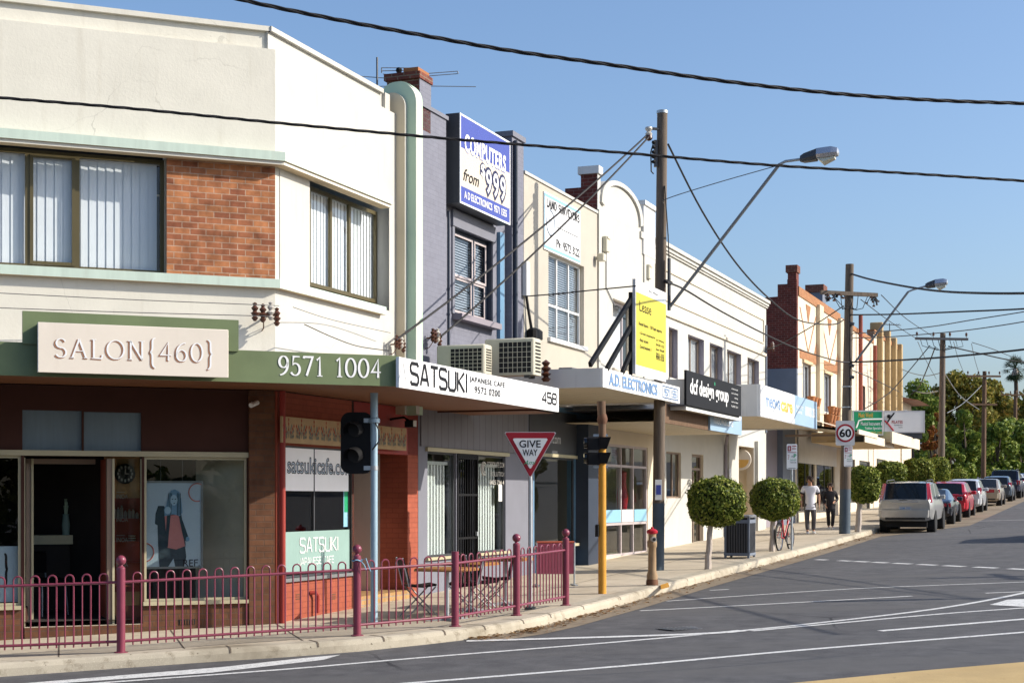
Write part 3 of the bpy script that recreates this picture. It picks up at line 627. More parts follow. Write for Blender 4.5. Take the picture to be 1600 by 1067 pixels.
def bands(z0, z1, d, mat, name, lip=None, x1=None):    # a string course that turns the corner
    m = MB(); k = d*math.tan((ANB-ANA)/2)
    ua = Vector((math.cos(RA), math.sin(RA))); na = Vector((math.sin(RA), -math.cos(RA)))
    pa0 = ua*AX0; a1 = pa0+na*d; c1 = Vector((-k, -d)); x1 = BX1 if x1 is None else x1
    for (za, zb, mm, dd) in [(z0, z1, mat, d)]+([lip] if lip else []):
        kk = dd*math.tan((ANB-ANA)/2); cc = Vector((-kk, -dd)); aa = pa0+na*dd
        for P, Q, p, q in ((aa, cc, pa0, Vector((0, 0))), (cc, Vector((x1, -dd)), Vector((0, 0)), Vector((x1, 0)))):
            P, Q, p, q = P, Q, p, q
            m.quad((P.x, P.y, za), (Q.x, Q.y, za), (Q.x, Q.y, zb), (P.x, P.y, zb), mm)
            m.quad((P.x, P.y, zb), (Q.x, Q.y, zb), (q.x, q.y, zb), (p.x, p.y, zb), mm)
            m.quad((p.x, p.y, za), (q.x, q.y, za), (Q.x, Q.y, za), (P.x, P.y, za), 'tan_soffit')
        m.quad((x1, -dd, za), (x1, 0, za), (x1, 0, zb), (x1, -dd, zb), mm)
    return m.build(name, salon)
bands(zce+.0, zcb, .22, 'sage_paint', 'cornice', (zcl, zce-.004, 'cream_render', .19), x1=B(612, 300, -.2)[0])
bands(zsb, zst, .11, 'sage_paint', 'sill_band', x1=B(603, 490, -.1)[0])
# brick panel
bx0 = A(258, 340)[0]+.02
m = MB(); m.box(bx0, -.004, -.015, .25, zst+.002, zcl+.03, 'tan_brick'); m.build('brick_panel', salon, RA)
m = MB(); m.wall(bz-.9, bz, zst, zcl, -.012, .25, [], 'white_render'); m.build('pier', salon)
# window on front A
zw0, zw1 = zst+.01, zcl+.01
def window(parent, f, rot, x0, x1, z0, z1, y, mat, vs=(), hs=(), t=.06, gl='window_glass', blinds=None, back='dark_room', name='window', dep=.05, pane_y=None):
    fr = MB().frame(x0, x1, z0, z1, y, y+dep, t, mat, vs, hs).build(name, parent, rot)
    py = y+dep*.5 if pane_y is None else pane_y
    MB().box(x0+t*.5, x1-t*.5, py, py+.004, z0+t*.5, z1-t*.5, gl).build('pane', fr)
    if blinds == 'vertical':
        b = MB(); x = x0+.05; k = 0
        while x < x1-.1:
            wv = .118; b.add([(x, y+.075, z0+.02), (x+wv, y+.088, z0+.02), (x+wv, y+.088, z1-.05), (x, y+.075, z1-.05)], [(0, 1, 2, 3)], 'blind'); x += .116
        b.box(x0+.03, x1-.03, y+.06, y+.1, z1-.06, z1-.02, 'white_frame'); b.build('blind', fr, smooth=False)
    if blinds == 'venetian':
        b = MB(); z = z0+.06
        while z < z1-.05:
            b.add([(x0+.05, y+.07, z), (x1-.05, y+.07, z), (x1-.05, y+.10, z+.04), (x0+.05, y+.10, z+.04)], [(0, 1, 2, 3)], 'venetian'); z += .05
        b.build('blind', fr, smooth=False)
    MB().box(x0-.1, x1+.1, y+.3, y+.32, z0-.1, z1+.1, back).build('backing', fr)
    return fr
v1 = A(43, 330, .2)[0]; v2 = A(121, 330, .2)[0]
w1 = window(salon, FA, RA, WA0, wx1, zw0, zw1, .2, 'bronze_frame', (v1, v2), blinds='vertical')
MB().frame(v1+.03, v2-.03, zw0+.06, zw1-.06, .185, .2, .045, 'bronze_frame').build('casement', w1)
MB().box(WA0, wx1, .292, .30, A(100, 293, .2)[1]-.012, A(100, 293, .2)[1]+.012, 'tan_soffit').build('rail', w1)
# window on front B, deep in its recess
b0, b1 = B(483, 300, .22)[0], B(590, 400, .22)[0]
w2 = window(salon, FB, 0, b0, b1, B(483, 446, .22)[1], B(483, 290, .22)[1], .22, 'bronze_frame', (B(518, 400, .22)[0], B(547, 400, .22)[0]), blinds='vertical')
m = MB(); m.box(b1, bz2, .03, .3, zst-.01, zcl+.02, 'tan_soffit'); m.box(bz2-.02, BX1, -.001, .2, zst-.03, zcl+.06, 'white_render'); m.build('recess_jamb', salon)
# rounded pylon at the end of front B
def pylon(x0, x1, yo, yi, zt, mat, edge, name):
    r = (yi-yo)/2; c = (yo+yi)/2; pts = [(yo, zaw-.6)]+[(c-r*math.cos(R(a)), zt-r*1.0+r*math.sin(R(a))) for a in range(0, 181, 10)]+[(yi, zaw-.6)]
    m = MB(); n = len(pts)
    m.add([(x0, y, z) for y, z in pts], [tuple(range(n))], mat); m.add([(x1, y, z) for y, z in pts], [tuple(range(n))[::-1]], mat)
    m.add([(x0, y, z) for y, z in pts]+[(x1, y, z) for y, z in pts], [(i+1, i, n+i, n+i+1) for i in range(n-1)], edge)
    return m.build(name, salon)
pylon(BX1-.02, BX1+.06, -.17, .32, B(622, 141, -.1)[1], 'fin_cream', 'white_render', 'pylon_inner_fin')
pylon(BX1+.06, BX1+.20, -.34, .40, B(630, 127, -.1)[1], 'sage_fin', 'white_render', 'pylon_outer_fin')
pylon(BX1+.20, BX1+.42, -.30, .40, B(640, 129, -.1)[1], 'sage_fin', 'sage_fin', 'pylon_outer_fin')
# body of the building behind the fronts
dA = 2.1; dB = 2.3; zfas = A(300, 538, -dA)[1]
na = Vector((math.sin(RA), -math.cos(RA))); ua = Vector((math.cos(RA), math.sin(RA)))
e0 = ua*AX0
def shell(parent, pts, z0, z1, mat='cream_render', roof='roof_tin', name='rear_walls', zr=None):
    m = MB(); n = len(pts)
    for i in range(n-1):
        (a, b), (c, d) = pts[i], pts[i+1]; m.quad((a, b, z0), (c, d, z0), (c, d, z1), (a, b, z1), mat)
    m.build(name, parent)
    MB().flat([(p[0], p[1]) for p in pts], zr if zr is not None else z1-.45, roof).build('roof', parent)
shell(salon, [(BX1, .3), (BX1, 9), (-6, 9), (e0.x-na.x*2, e0.y-na.y*2+3), (e0.x-na.x*.3, e0.y-na.y*.3)], -.5, ztop-.5, zr=ztop-.8)
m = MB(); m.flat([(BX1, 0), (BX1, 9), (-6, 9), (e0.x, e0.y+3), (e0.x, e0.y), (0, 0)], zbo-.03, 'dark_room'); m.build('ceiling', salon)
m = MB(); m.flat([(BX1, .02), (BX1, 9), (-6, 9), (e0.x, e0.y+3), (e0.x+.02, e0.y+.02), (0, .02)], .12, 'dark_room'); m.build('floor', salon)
MB().box(-.04, .1, .23, 1.3, -.2, zaw-1.1, 'room_wall').build('party_wall', salon); MB().box(-.04, .1, 1.301, 8, -.2, zaw-1.1, 'dark_room').build('party_wall', salon)  # rear stretch darkened by colour, so the room behind the door looks unlit
# ------------------------------------------------------------------ corner building: awning and shop fronts
zt_ = FB.zz(619, 555, -dB); zb_ = FB.zz(619, 603, -dB)
kx = (-dB-na.y*dA)/ua.y; cor = ua*kx+na*dA             # where the two fascias meet, in the building's own axes
af = e0+na*dA; bend = B(873, 620, -dB)[0]
m = MB()
def vert(m, p, q, z0, z1, mat, t=.04):
    d = (q-p).normalized(); n_ = Vector((-d.y, d.x))*t
    m.loft([[(p.x, p.y, z), (q.x, q.y, z), (q.x+n_.x, q.y+n_.y, z), (p.x+n_.x, p.y+n_.y, z)] for z in (z0, z1)], mat)
m.flat([(af.x, af.y), (cor.x, cor.y), (bend, -dB), (bend, -1.7), (bend+1.5, -1.7), (bend+1.5, -.02), (0, -.02), (e0.x+na.x*.02, e0.y+na.y*.02)], zb_+.05, 'brown_soffit')  # soffit carried past the awning's end, added to shut out sun between awnings
m.flat([(af.x, af.y), (cor.x, cor.y), (bend, -dB), (bend, -.02), (0, -.02), (e0.x+na.x*.02, e0.y+na.y*.02)], zt_-.12, 'roof_tin')
aw = m.build('awning', salon)
m = MB(); vert(m, af, cor, zb_, zt_, 'green_fascia'); m.build('fascia', aw)
m = MB(); vert(m, cor+Vector((.003, 0)), Vector((bend, -dB)), zb_+.02, zt_-.02, 'white_paint'); vert(m, Vector((bend, -dB)), Vector((bend, -.02)), zb_+.02, zt_-.02, 'brown_panel'); m.build('fascia', aw)
# phone number lettering on the green fascia
ff = Fr((FB.w(cor.x, cor.y)).xy, ANA, FB.z)
def Lt(x, y, o=0.0): return ff.px(x, y, o)
def on_sign(f, o, x0, y0, x1, y1):                     # pixel box on a plane -> x0,x1,z0,z1
    a = f.px(x0, y0, o); b = f.px(x1, y1, o); return a[0], b[0], min(a[1], b[1]), max(a[1], b[1])
t = thing('phone_number_sign', 'white numbers 9571 1004 on the green awning fascia', 'sign', FB.w(cor.x, cor.y, zb_), ANA)
lx0, lz0 = Lt(435, 587); lx1, lz1 = Lt(595, 560)
zc = (FB.z+zb_)-ff.z
glyphs(MB(), SERIF, '9571 1004', Lt(435, 585)[0], Lt(595, 590)[0], Lt(515, 588)[1]-zb_, Lt(515, 559)[1]-zb_, -.008, 'white_gloss', .13, .05, .18).build('lettering', t, smooth=False)
# SALON{460} board standing off the fascia with a green hood behind it
hz1 = Lt(36, 486)[1]; hx0 = Lt(35, 500)[0]; hx1 = Lt(372, 500)[0]
t = thing('salon_sign', 'cream board with cut out SALON{460} letters in front of a green hood', 'sign', FB.w(cor.x, cor.y, zb_), ANA)
MB().box(hx0, hx1, -.03, .05, zt_-zb_-.02, hz1-zb_, 'green_fascia').build('hood', t)
sx0, sx1 = Lt(59, 540, -.22)[0], Lt(357, 540, -.22)[0]; sz0, sz1 = Lt(59, 581, -.22)[1]-zb_, Lt(59, 503, -.22)[1]-zb_
MB().bbox(sx0, sx1, -.22, -.16, sz0, sz1, 'cream_board', .006).build('board', t)
m = MB(); m.box(sx0+.05, sx0+.08, -.16, -.01, sz0+.05, sz1-.05, 'dark_grey_metal'); m.box(sx1-.08, sx1-.05, -.16, -.01, sz0+.05, sz1-.05, 'dark_grey_metal'); m.box(sx0+.02, sx1-.02, -.16, -.035, sz1-.03, sz1-.005, 'green_fascia'); m.build('bracket', t)
l0 = MB(); q0, q1 = Lt(84, 560, -.22)[0], Lt(333, 560, -.22)[0]; zz0, zz1 = Lt(200, 563, -.22)[1]-zb_, Lt(200, 534, -.22)[1]-zb_
glyphs(l0, SERIF, 'SALON{460}', q0, q1, zz0, zz1, -.223, 'letter_brown', .14, .055, .20); glyphs(l0, SERIF, 'SALON{460}', q0+.016, q1+.016, zz0+.012, zz1+.012, -.226, 'white_gloss', .10, .04, .20)
l0.build('lettering', t, smooth=False)
# SATSUKI fascia sign
bo = -dB-.05
t = thing('cafe_fascia_sign', 'long white fascia sign reading SATSUKI Japanese cafe and 458', 'sign', FB.w(cor.x, -dB, zb_), ANB)
sf = Fr(FB.w(cor.x, -dB).xy, ANB, FB.z+zb_)
x0, x1, z0, z1 = on_sign(sf, -.05, 620.5, 605, 873, 604); z0 = sf.zz(621, 604.5, -.05); z1 = sf.zz(621, 557, -.05)
MB().box(x0+.06, x1, -.05, -.005, z0, z1, 'white_gloss').build('board', t)
m = MB(); yy = -.058
def gl(font, s, xa, ya, xb, yb, mat, th, thn=None, gp=.2, f=sf, y=None):
    y = -.058 if y is None else y
    xm = (xa+xb)/2; glyphs(m, font, s, f.x(xa, y), f.x(xb, y), f.zz(xm, yb, y), f.zz(xm, ya, y), y, mat, th, thn, gp)
gl(SQ, 'SATSUKI', 642, 575.5, 731, 606.5, 'ink', .165); words(m, 'JAPANESE CAFE', sf.x(734, -.058), sf.x(789, -.058), sf.zz(761, 603, -.058), sf.zz(761, 592.5, -.058), -.058, 'ink', .008, 1.1); words(m, '9572 0200', sf.x(742, -.058), sf.x(782, -.058), sf.zz(762, 617, -.058), sf.zz(762, 606.5, -.058), -.058, 'ink', .008, 1.1); gl(SQ, '458', 848, 614, 870, 630, 'ink', .18)
gl(SQ, 'A', 624, 566, 637, 597, 'soft_grey_ink', .10)
for px in (729, 826): xx = sf.x(px, -.05); m.box(xx-.004, xx+.004, -.053, -.05, z0, z1, 'sign_grey')
m.build('lettering', t, smooth=False)

# --- salon shop front on front A (set in the same plane as the wall)
zg = -.30; zsof = zb_+.05
za_t = A(200, 707)[1]; za_t2 = A(200, 713)[1]          # transom
hl = (A(-90, 0)[0], A(33, 0)[0]); hd = (A(38, 0)[0], A(222, 0)[0]); hr = (A(225.5, 0)[0], A(386, 0)[0])
zsl = A(20, 946)[1]; zsr = A(300, 938)[1]; zstep = A(110, 977)[1]
m = MB()
m.wall(AX0, A(388, 0)[0], zg, zsof-.01, 0, .22, [(hl[0], hl[1], zsl, za_t2), (hd[0], hd[1], zstep, za_t2), (hr[0], hr[1], zsr, za_t2), (A(35, 0)[0], A(128, 0)[0], A(80, 708)[1], A(80, 641)[1]), (A(131, 0)[0], A(221, 0)[0], A(80, 708)[1], A(80, 642)[1])], 'brown_panel', 'brown_panel')
m.build('shop_wall', salon, RA)
m = MB(); m.box(A(388, 0)[0], -.02, -.06, .25, zg, zsof-.01, 'brown_brick'); m.build('brick_pier', salon, RA)
MB().box(A(225.5, 0)[0]-.02, A(388, 0)[0]-.001, -.015, -.001, zg, zsr-.002, 'brown_brick').build('brick_plinth', salon, RA)
MB().box(hl[0], A(34, 0)[0], -.015, -.001, zg, zsl-.002, 'brown_brick').build('brick_plinth', salon, RA)
for xa, xb in ((35, 128), (131, 221)):
    MB().box(A(xa, 0)[0], A(xb, 0)[0], .05, .06, A(80, 708)[1], A(80, 641)[1], 'louvre_glass').build('louvre_panel', salon, RA)
MB().box(AX0, A(388, 0)[0]-.002, -.03, .06, za_t2, za_t+.02, 'beige_trim').build('transom_bar', salon, RA)
MB().box(A(223, 0)[0], A(387, 0)[0], -.07, .05, zsr-.05, zsr, 'beige_trim').build('sill', salon, RA)
MB().box(hl[0], A(34, 0)[0], -.07, .05, zsl-.05, zsl, 'beige_trim').build('sill', salon, RA)
def shopwin(parent, rot, x0, x1, z0, z1, y, mat='beige_trim', t=.035, vs=(), hs=(), gl_='shop_glass', name='window', dep=.05):
    fr = MB().frame(x0, x1, z0, z1, y, y+dep, t, mat, vs, hs).build(name, parent, rot)
    MB().box(x0+t*.5, x1-t*.5, y+dep*.5, y+dep*.5+.006, z0+t*.5, z1-t*.5, gl_).build('pane', fr); return fr
shopwin(salon, RA, hl[0], hl[1], zsl, za_t2, .03); shopwin(salon, RA, hr[0], hr[1], zsr, za_t2, .03)
vx = A(279, 0, -.016)[0]; MB().box(vx, vx+.23, -.02, -.0155, A(292, 975.5, -.016)[1], A(292, 967, -.016)[1], 'rubber').build('air_vent', salon, RA)
vg = MB(); [vg.box(vx+.02+.035*k, vx+.035+.035*k, -.026, -.0205, A(292, 975, -.016)[1], A(292, 968, -.016)[1], 'brown_brick') for k in range(6)]; vg.build('vent_grille', salon, RA)
# door recess: open doorway in the middle, a glazed side light running back to it
dl, dr = A(52, 0, .55)[0], A(160, 0, .55)[0]
m = MB(); m.box(hd[0]+.0, hd[1], -.02, .75, zstep-.10, zstep, 'footpath_concrete'); m.box(hd[0], hd[1], -.04, -.02, zg, zstep-.01, 'brown_brick'); m.build('door_step', salon, RA)
fr = MB(); ztd = za_t2-.03
fr.box(dl-.10, dl, .52, .62, zstep, ztd, 'brown_frame'); fr.box(dr, dr+.10, .08, .2, zstep, ztd, 'brown_frame'); fr.box(dl-.1, dr-.1, .52, .62, ztd-.07, ztd, 'brown_frame'); fr.box(dr+.02, dr+.06, .2, .9, zstep, ztd, 'shelf_red')
fr.box(dl-.03, dl+.0, .50, .52, zstep, ztd, 'beige_trim'); fr.box(dr+.07, dr+.1, .06, .08, zstep, ztd, 'beige_trim')
door = fr.build('door_frame', salon, RA)
for sx, ex in ((hd[0], dl-.1), (hd[1], dr+.1)):
    ex = ex if sx == hd[0] else sx-(sx-ex)*.92
    g = MB(); g.loft([[(sx, .05, z), (ex, .55 if sx == hd[0] else .12, z), (ex+.01, .55 if sx == hd[0] else .12, z), (sx+.01, .05, z)] for z in (zstep+.25, ztd)], 'shop_glass'); gp = g.build('side_light', salon, RA)
    b = MB(); b.loft([[(sx, .05, z), (ex, .55 if sx == hd[0] else .12, z), (ex+.03, .57 if sx == hd[0] else .14, z), (sx+.03, .07, z)] for z in (zstep, zstep+.25)], 'brown_panel')
    b.loft([[(sx-.015, .035, z), (sx+.015, .035, z), (sx+.015, .065, z), (sx-.015, .065, z)] for z in (zstep, ztd)], 'beige_trim'); b.build('kick_panel', gp)
# room behind
m = MB(); X0, X1 = A(-300, 0, 3.6)[0], A(420, 0, 3.6)[0]
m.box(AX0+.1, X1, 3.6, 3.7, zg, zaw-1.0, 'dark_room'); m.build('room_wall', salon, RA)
m = MB(); m.box(A(163, 0, .9)[0], A(223, 0, .9)[0], .9, .94, zstep, ztd+.1, 'room_brown'); m.build('partition', salon, RA)
m = MB(); m.box(A(117, 0, 3.5)[0], A(134, 0, 3.5)[0], 3.5, 3.59, zstep, A(125, 718, 3.5)[1], 'room_wall'); m.build('partition', salon, RA)
def Aw(x, y, o): p = A(x, y, o); return FA.w(p[0], o, p[1])
def scl_at(o, px=100): return (Aw(px+1, 700, o)-Aw(px, 700, o)).length
# things in the salon
p = Aw(195, 740, .88); r = 16*scl_at(.88, 195)
t = thing('wall_clock', 'round black clock with pale hour marks inside the salon', 'clock', p, ANA)
MB().lathe((0, 0, 0), [(r, 0), (r, .03), (r*.86, .035), (.001, .03)], 'black_metal', 28, 'y').build('dial', t)
c = MB()
for k in range(12):
    a = k*math.pi/6; c.box(r*.68*math.sin(a)-.012, r*.68*math.sin(a)+.012, -.042, -.036, r*.68*math.cos(a)-.02, r*.68*math.cos(a)+.02, 'porcelain')
c.build('hour_marks', t)
c = MB(); c.box(-.008, .008, -.05, -.043, 0, r*.5, 'porcelain'); c.box(-.006, r*.35, -.055, -.05, -.007, .007, 'porcelain'); c.build('hands', t)
p = Aw(191, 810, .72); f = Fr(p.xy, ANA, p.z)
t = thing('display_shelf', 'dark red shelf unit with hair products behind the side light', 'shelf', p, ANA)
c = MB(); s0, s1 = f.x(168), f.x(221)
for y in (811, 846, 880, 915): c.box(s0, s1, .0, .16, f.zz(190, y+1.5), f.zz(190, y-1), 'shelf_red')
c.box(s0, s1, .15, .165, f.zz(190, 925), f.zz(190, 778), 'shelf_red'); c.build('shelves', t)
c = MB(); c.box(s0-.02, s0, 0, .165, f.zz(190, 925), f.zz(190, 778), 'shelf_red'); c.build('side_panel', t)
for k, (px, h) in enumerate(((171, 22), (178, 18), (184.5, 18), (190, 21), (196, 13), (202, 15), (208, 15), (214, 10))):
    a = Aw(px, 810, .78); hh = h*scl_at(.78, 190); rb = 2.6*scl_at(.78, 190)
    o = MB().lathe((0, 0, 0), [(rb, 0), (rb, hh*.8), (rb*.5, hh*.88), (rb*.5, hh), (.001, hh)], 'porcelain', 10).build('bottle'); o.location = (a.x, a.y, a.z)
    tag(o, 'white hair product bottle, '+['leftmost and tallest', 'second from left', 'third from left', 'fourth from left, broad', 'fifth from left, short', 'sixth from left', 'seventh from left', 'rightmost and shortest'][k]+' on the salon shelf', 'bottle', 'bottles on the salon shelf')
for k, y in enumerate((845, 841.5, 838)):
    a = Aw(206, y, .78); o = MB().lathe((0, 0, 0), [(.05, 0), (.055, .018), (.001, .02)], 'porcelain', 14).build('jar'); o.location = a
    tag(o, 'flat pale jar, '+['lowest', 'middle one', 'topmost'][k]+' of the stack of three on the salon shelf', 'jar', 'stacked jars in the salon')
for k, y in enumerate((775.5, 811.5, 843, 882)):
    p = Aw(191, y, .5); t = thing('window_lettering', ['highest', 'second highest', 'third', 'lowest'][k]+' small INOA word on the salon side light', 'lettering', p, ANA, 'words on the salon side light')
    f = Fr(p.xy, ANA, p.z); c = MB(); words(c, 'INOA', f.x(182), f.x(200), f.zz(191, y+3.5), f.zz(191, y-3.5), 0, 'porcelain'); c.box(f.x(182), f.x(195), -.001, .0, f.zz(191, y-6.5), f.zz(191, y-7.3), 'porcelain'); c.build('letters', t, smooth=False)
p = Aw(85, 870, 2.2); f = Fr(p.xy, ANA, p.z)
t = thing('reception_counter', 'dark salon counter with a pale cream top seen through the open door', 'counter', p, ANA)
MB().box(f.x(40), f.x(114), 0, .5, f.zz(85, 850), f.zz(85, 836), 'pale_counter').build('top', t)
MB().box(f.x(44), f.x(110), .05, .5, f.zz(85, 985), f.zz(85, 850)-.004, 'dark_room').build('front_panel', t)
p = Aw(70, 955, 1.3); t = thing('salon_chair', 'black salon chair with a thin metal frame by the door', 'chair', p, ANA+R(35))
c = MB(); c.bbox(-.24, .24, -.22, .22, .42, .48, 'black_metal'); c.build('seat', t)
c = MB(); c.bbox(-.22, .22, .2, .25, .55, .86, 'black_metal'); c.build('backrest', t)
for sx in (-.21, .21):
    for sy in (-.19, .19): MB().tube([(sx, sy, .43), (sx*1.15, sy*1.2, -.15)], .012, 'galvanised').build('leg', t)
    MB().tube([(sx, .22, .46), (sx, .24, .6)], .012, 'galvanised').build('back_support', t)
p = Aw(120, 860, 3.0); f = Fr(p.xy, ANA, p.z); t = thing('salon_mirror', 'tall pale framed mirror at the back of the salon', 'mirror', p, ANA)
MB().frame(f.x(107), f.x(136), 0, f.zz(120, 741), -.03, 0, .06, 'pale_counter').build('frame', t); MB().box(f.x(108), f.x(135), 0, .01, .03, f.zz(120, 742), 'dark_glass').build('mirror_glass', t)
p = Aw(103, 836, 2.3); t = thing('vase', 'tall green glass vase of reeds on the salon counter', 'vase', p, ANA)
MB().lathe((0, 0, 0), [(.05, 0), (.06, .15), (.045, .3), (.05, .32), (.001, .3)], 'frosted', 12).build('vase_body', t); c = MB(); [c.tube([(0, 0, .1), (.03*math.cos(k), .03*math.sin(k), .45+.05*(k % 3))], .006, 'sage_fin', 4) for k in range(9)]; c.build('reeds', t)
# fashion poster hanging in the window
p = Aw(269, 885, .16); f = Fr(p.xy, ANA, p.z)
t = thing('hanging_poster', 'grey framed poster of a woman in a dark jacket and pink top', 'poster', p, ANA)
x0, x1, z0, z1 = f.x(224), f.x(317), f.zz(269, 888), f.zz(269, 751)
MB().frame(x0, x1, z0, z1, -.012, .01, .03, 'mid_grey_metal').build('frame', t)
MB().box(x0+.02, x1-.02, -.002, .004, z0+.02, z1-.02, 'pale_blue_grey').build('print', t)
M('poster_dark', (.03, .05, .07), var=.1); M('poster_pink', (.52, .20, .20), var=.08); M('poster_blue', (.17, .30, .45), var=.1); M('poster_face', (.36, .50, .64), var=.08)
c = MB()
def pp(pts, mat, y=-.006): c.prism([(f.x(a), f.zz(269, b)) for a, b in pts], y, y+.002, mat)
pp([(249, 886), (247, 850), (246, 820), (242, 818), (243, 802), (247, 790), (256, 790), (262, 800), (280, 800), (286, 815), (294, 838), (292, 846), (288, 843), (291, 870), (287, 886), (274, 886), (271, 872), (262, 886)], 'poster_dark')
pp([(257, 805), (281, 804), (284, 825), (289, 853), (275, 858), (261, 855), (259, 830)], 'poster_pink', -.009)
pp([(263, 775), (267, 766), (273, 764), (280, 768), (283, 780), (285, 800), (281, 806), (270, 803), (257, 806), (256, 795), (260, 788)], 'poster_blue', -.012)
[pp([(263+2.2*k, 770-abs(k-4)*-.4), (264.2+2.2*k, 769), (264+2.6*k-2, 806-abs(k-5)), (262.6+2.6*k-2, 805)], 'poster_dark', -.0135) for k in (0, 1, 2, 6, 7, 8)]; pp([(261, 801), (267, 800), (264, 830), (262, 856), (258, 845)], 'poster_dark', -.0115); pp([(278, 800), (283, 803), (289, 840), (290, 855), (284, 830)], 'poster_dark', -.0115); pp(arc(271.5, 781, 5.5, 8.5, 0, 360, 14)[:-1], 'poster_face', -.015); [pp([(a, 779), (a+2.4, 778.6), (a+2.4, 780), (a, 780.2)], 'poster_dark', -.0165) for a in (268, 272.6)]; pp([(270, 785.6), (273.4, 785.4), (271.8, 787)], 'poster_dark', -.0165); pp(arc(262, 797, 5, 6, 0, 360, 10)[:-1], 'poster_face', -.014); pp(arc(293, 842, 3, 4, 0, 360, 8)[:-1], 'poster_blue', -.012)
c.build('printed_figure', t, smooth=False)
M('poster_red', (.55, .16, .13))
c = MB()
for cx, cy, a0, a1 in ((308, 769, 60, 295), (227, 862, -80, 110)):
    pts = [(f.x(cx+13*math.cos(R(a))), -.008, f.zz(269, cy-14*math.sin(R(a)))) for a in range(a0, a1+1, 12)]; c.tube(pts, .008, 'poster_red', 5)
words(c, 'REF.', f.x(286), f.x(312), f.zz(269, 885), f.zz(269, 874), -.01, 'ink'); c.build('printed_lettering', t, smooth=False)
for px in (251, 285): MB().tube([(f.x(px), 0, z1-.01), (f.x(px), 0, f.zz(269, 715))], .004, 'thin_wire').build('hanging_wire', t)
p = Aw(8, 875, .12); f = Fr(p.xy, ANA, p.z); t = thing('window_film', 'pale frosted panel with a curly bracket in the left salon window', 'window film', p, ANA)
MB().box(f.x(-60), f.x(30), 0, .006, f.zz(10, 940), f.zz(10, 853), 'pale_blue_grey').build('film', t)
c = MB(); glyphs(c, SERIF, '}', f.x(6), f.x(13), f.zz(10, 903), f.zz(10, 871), -.004, 'ink', .12, .06); c.build('lettering', t, smooth=False)
p = Aw(395, 631, -.08); t = thing('security_camera', 'small white security camera on the dark wall under the salon awning', 'camera', p, ANA)
MB().cyl((-.06, -.14, -.03), (.06, -.02, .02), .035, 'white_paint').build('body', t); MB().box(-.02, .02, -.02, .02, -.03, .03, 'white_paint').build('bracket', t)
# --- cafe front on front B
zo = zsof-.01
XC0, XC1 = B(440, 0)[0], B(553, 0)[0]; XE = B(653, 0)[0]; XD1 = B(637, 0)[0]
zcs = B(495, 899)[1]; zcw = B(440, 695)[1]; zcdoor = B(595, 708)[1]
m = MB(); m.wall(B(437, 0)[0], XC1, zg-.2, zo, -.0, .22, [(XC0, XC1-.07, zcs, zcw)], 'orange_painted_brick')
m.build('cafe_wall', salon)
MB().box(XC1, XE, .0, .22, zcdoor, zo, 'red_paint').build('lintel', salon)
MB().box(B(428, 0)[0], B(437, 0)[0], -.04, .2, zg-.2, zo, 'orange_paint').build('corner_pier', salon)
MB().cyl((B(433, 0)[0]-.02, -.10, zg-.1), (B(433, 0)[0]-.02, -.10, zo), .045, 'red_paint').build('downpipe', salon)
MB().box(XD1, XE, -.0, 1.2, zg-.2, zo, 'orange_painted_brick').build('end_pier', salon)
m = MB(); m.box(XC1-.08, XC1, .0, 1.2, zg-.2, zo, 'dark_room'); m.box(XC1, XD1, 1.2, 1.3, zg-.2, zo, 'red_paint'); m.build('recess_wall', salon)
MB().box(XC1, XD1, -.06, 1.2, zg-.2, B(600, 926)[1], 'yellow_brick').build('entrance_step', salon)
MB().tube([(B(484, 0)[0], -.0, B(484, 926)[1]), (B(487, 0)[0], -.07, B(487, 925)[1]), (B(489, 0)[0], -.08, B(489, 930)[1]), (B(489, 0)[0], -.08, B(489, 957)[1])], .03, 'red_paint', 8).build('waste_pipe', salon)
for px in (466, 520):
    vg = MB(); [vg.box(B(px-4, 0)[0], B(px+4, 0)[0], -.006, -.001, B(px, 936-3.5*k)[1], B(px, 934.4-3.5*k)[1], 'rust') for k in range(3)]; vg.build('air_vent', salon)
cw = shopwin(salon, 0, XC0, XC1-.07, zcs, zcw, .04, 'dark_grey_metal', .03, (B(495, 0)[0],))
MB().box(XC0-.03, XC1-.02, -.05, .05, zcs-.05, zcs, 'mid_grey_metal').build('sill', salon)
m = MB(); m.box(XC0-.4, XC1, 2.2, 2.3, zg, zo, 'room_brown'); m.build('room_wall', salon)
m = MB(); m.box(XC1+.05, XC1+.95, .95, 1.0, zg, zcdoor-.1, 'black_metal'); m.build('cafe_door', salon)
# things on and in the cafe window
p = FB.w(XC0, .03, zcs); f = Fr(p.xy, ANB, p.z)
t = thing('paper_blind', 'white sheet reading satsukicafe.com across the top of the cafe window', 'blind', p, ANB)
MB().box(f.x(441, .05), f.x(549, .05), .015, .02, f.zz(495, 767, .05), f.zz(495, 697, .05), 'cloth_white').build('sheet', t)
c = MB(); words(c, 'satsukicafe.com', f.x(446, .045), f.x(547, .045), f.zz(495, 740, .045), f.zz(495, 715.5, .045), .012, 'ink', .03); words(c, 'satsukicafe.com', f.x(446, .04), f.x(547, .04), f.zz(495, 740, .04), f.zz(495, 715.5, .04), .009, 'pale_blue_grey', -.012); c.build('lettering', t, smooth=False)
t = thing('frosted_film', 'frosted green film reading SATSUKI on the lower cafe window', 'window film', p, ANB)
MB().box(f.x(441, -.01), f.x(551, -.01), .005, .012, f.zz(495, 893, -.01), f.zz(495, 829, -.01), 'frosted').build('film', t)
m = MB(); gl(SQ, 'SATSUKI', 469, 839.5, 529, 861, 'white_gloss', .11, f=f, y=-.004); gl(SQ, 'JAPANESE CAFE', 467, 870, 522, 880.5, 'white_gloss', .10, f=f, y=-.004); m.build('lettering', t, smooth=False)
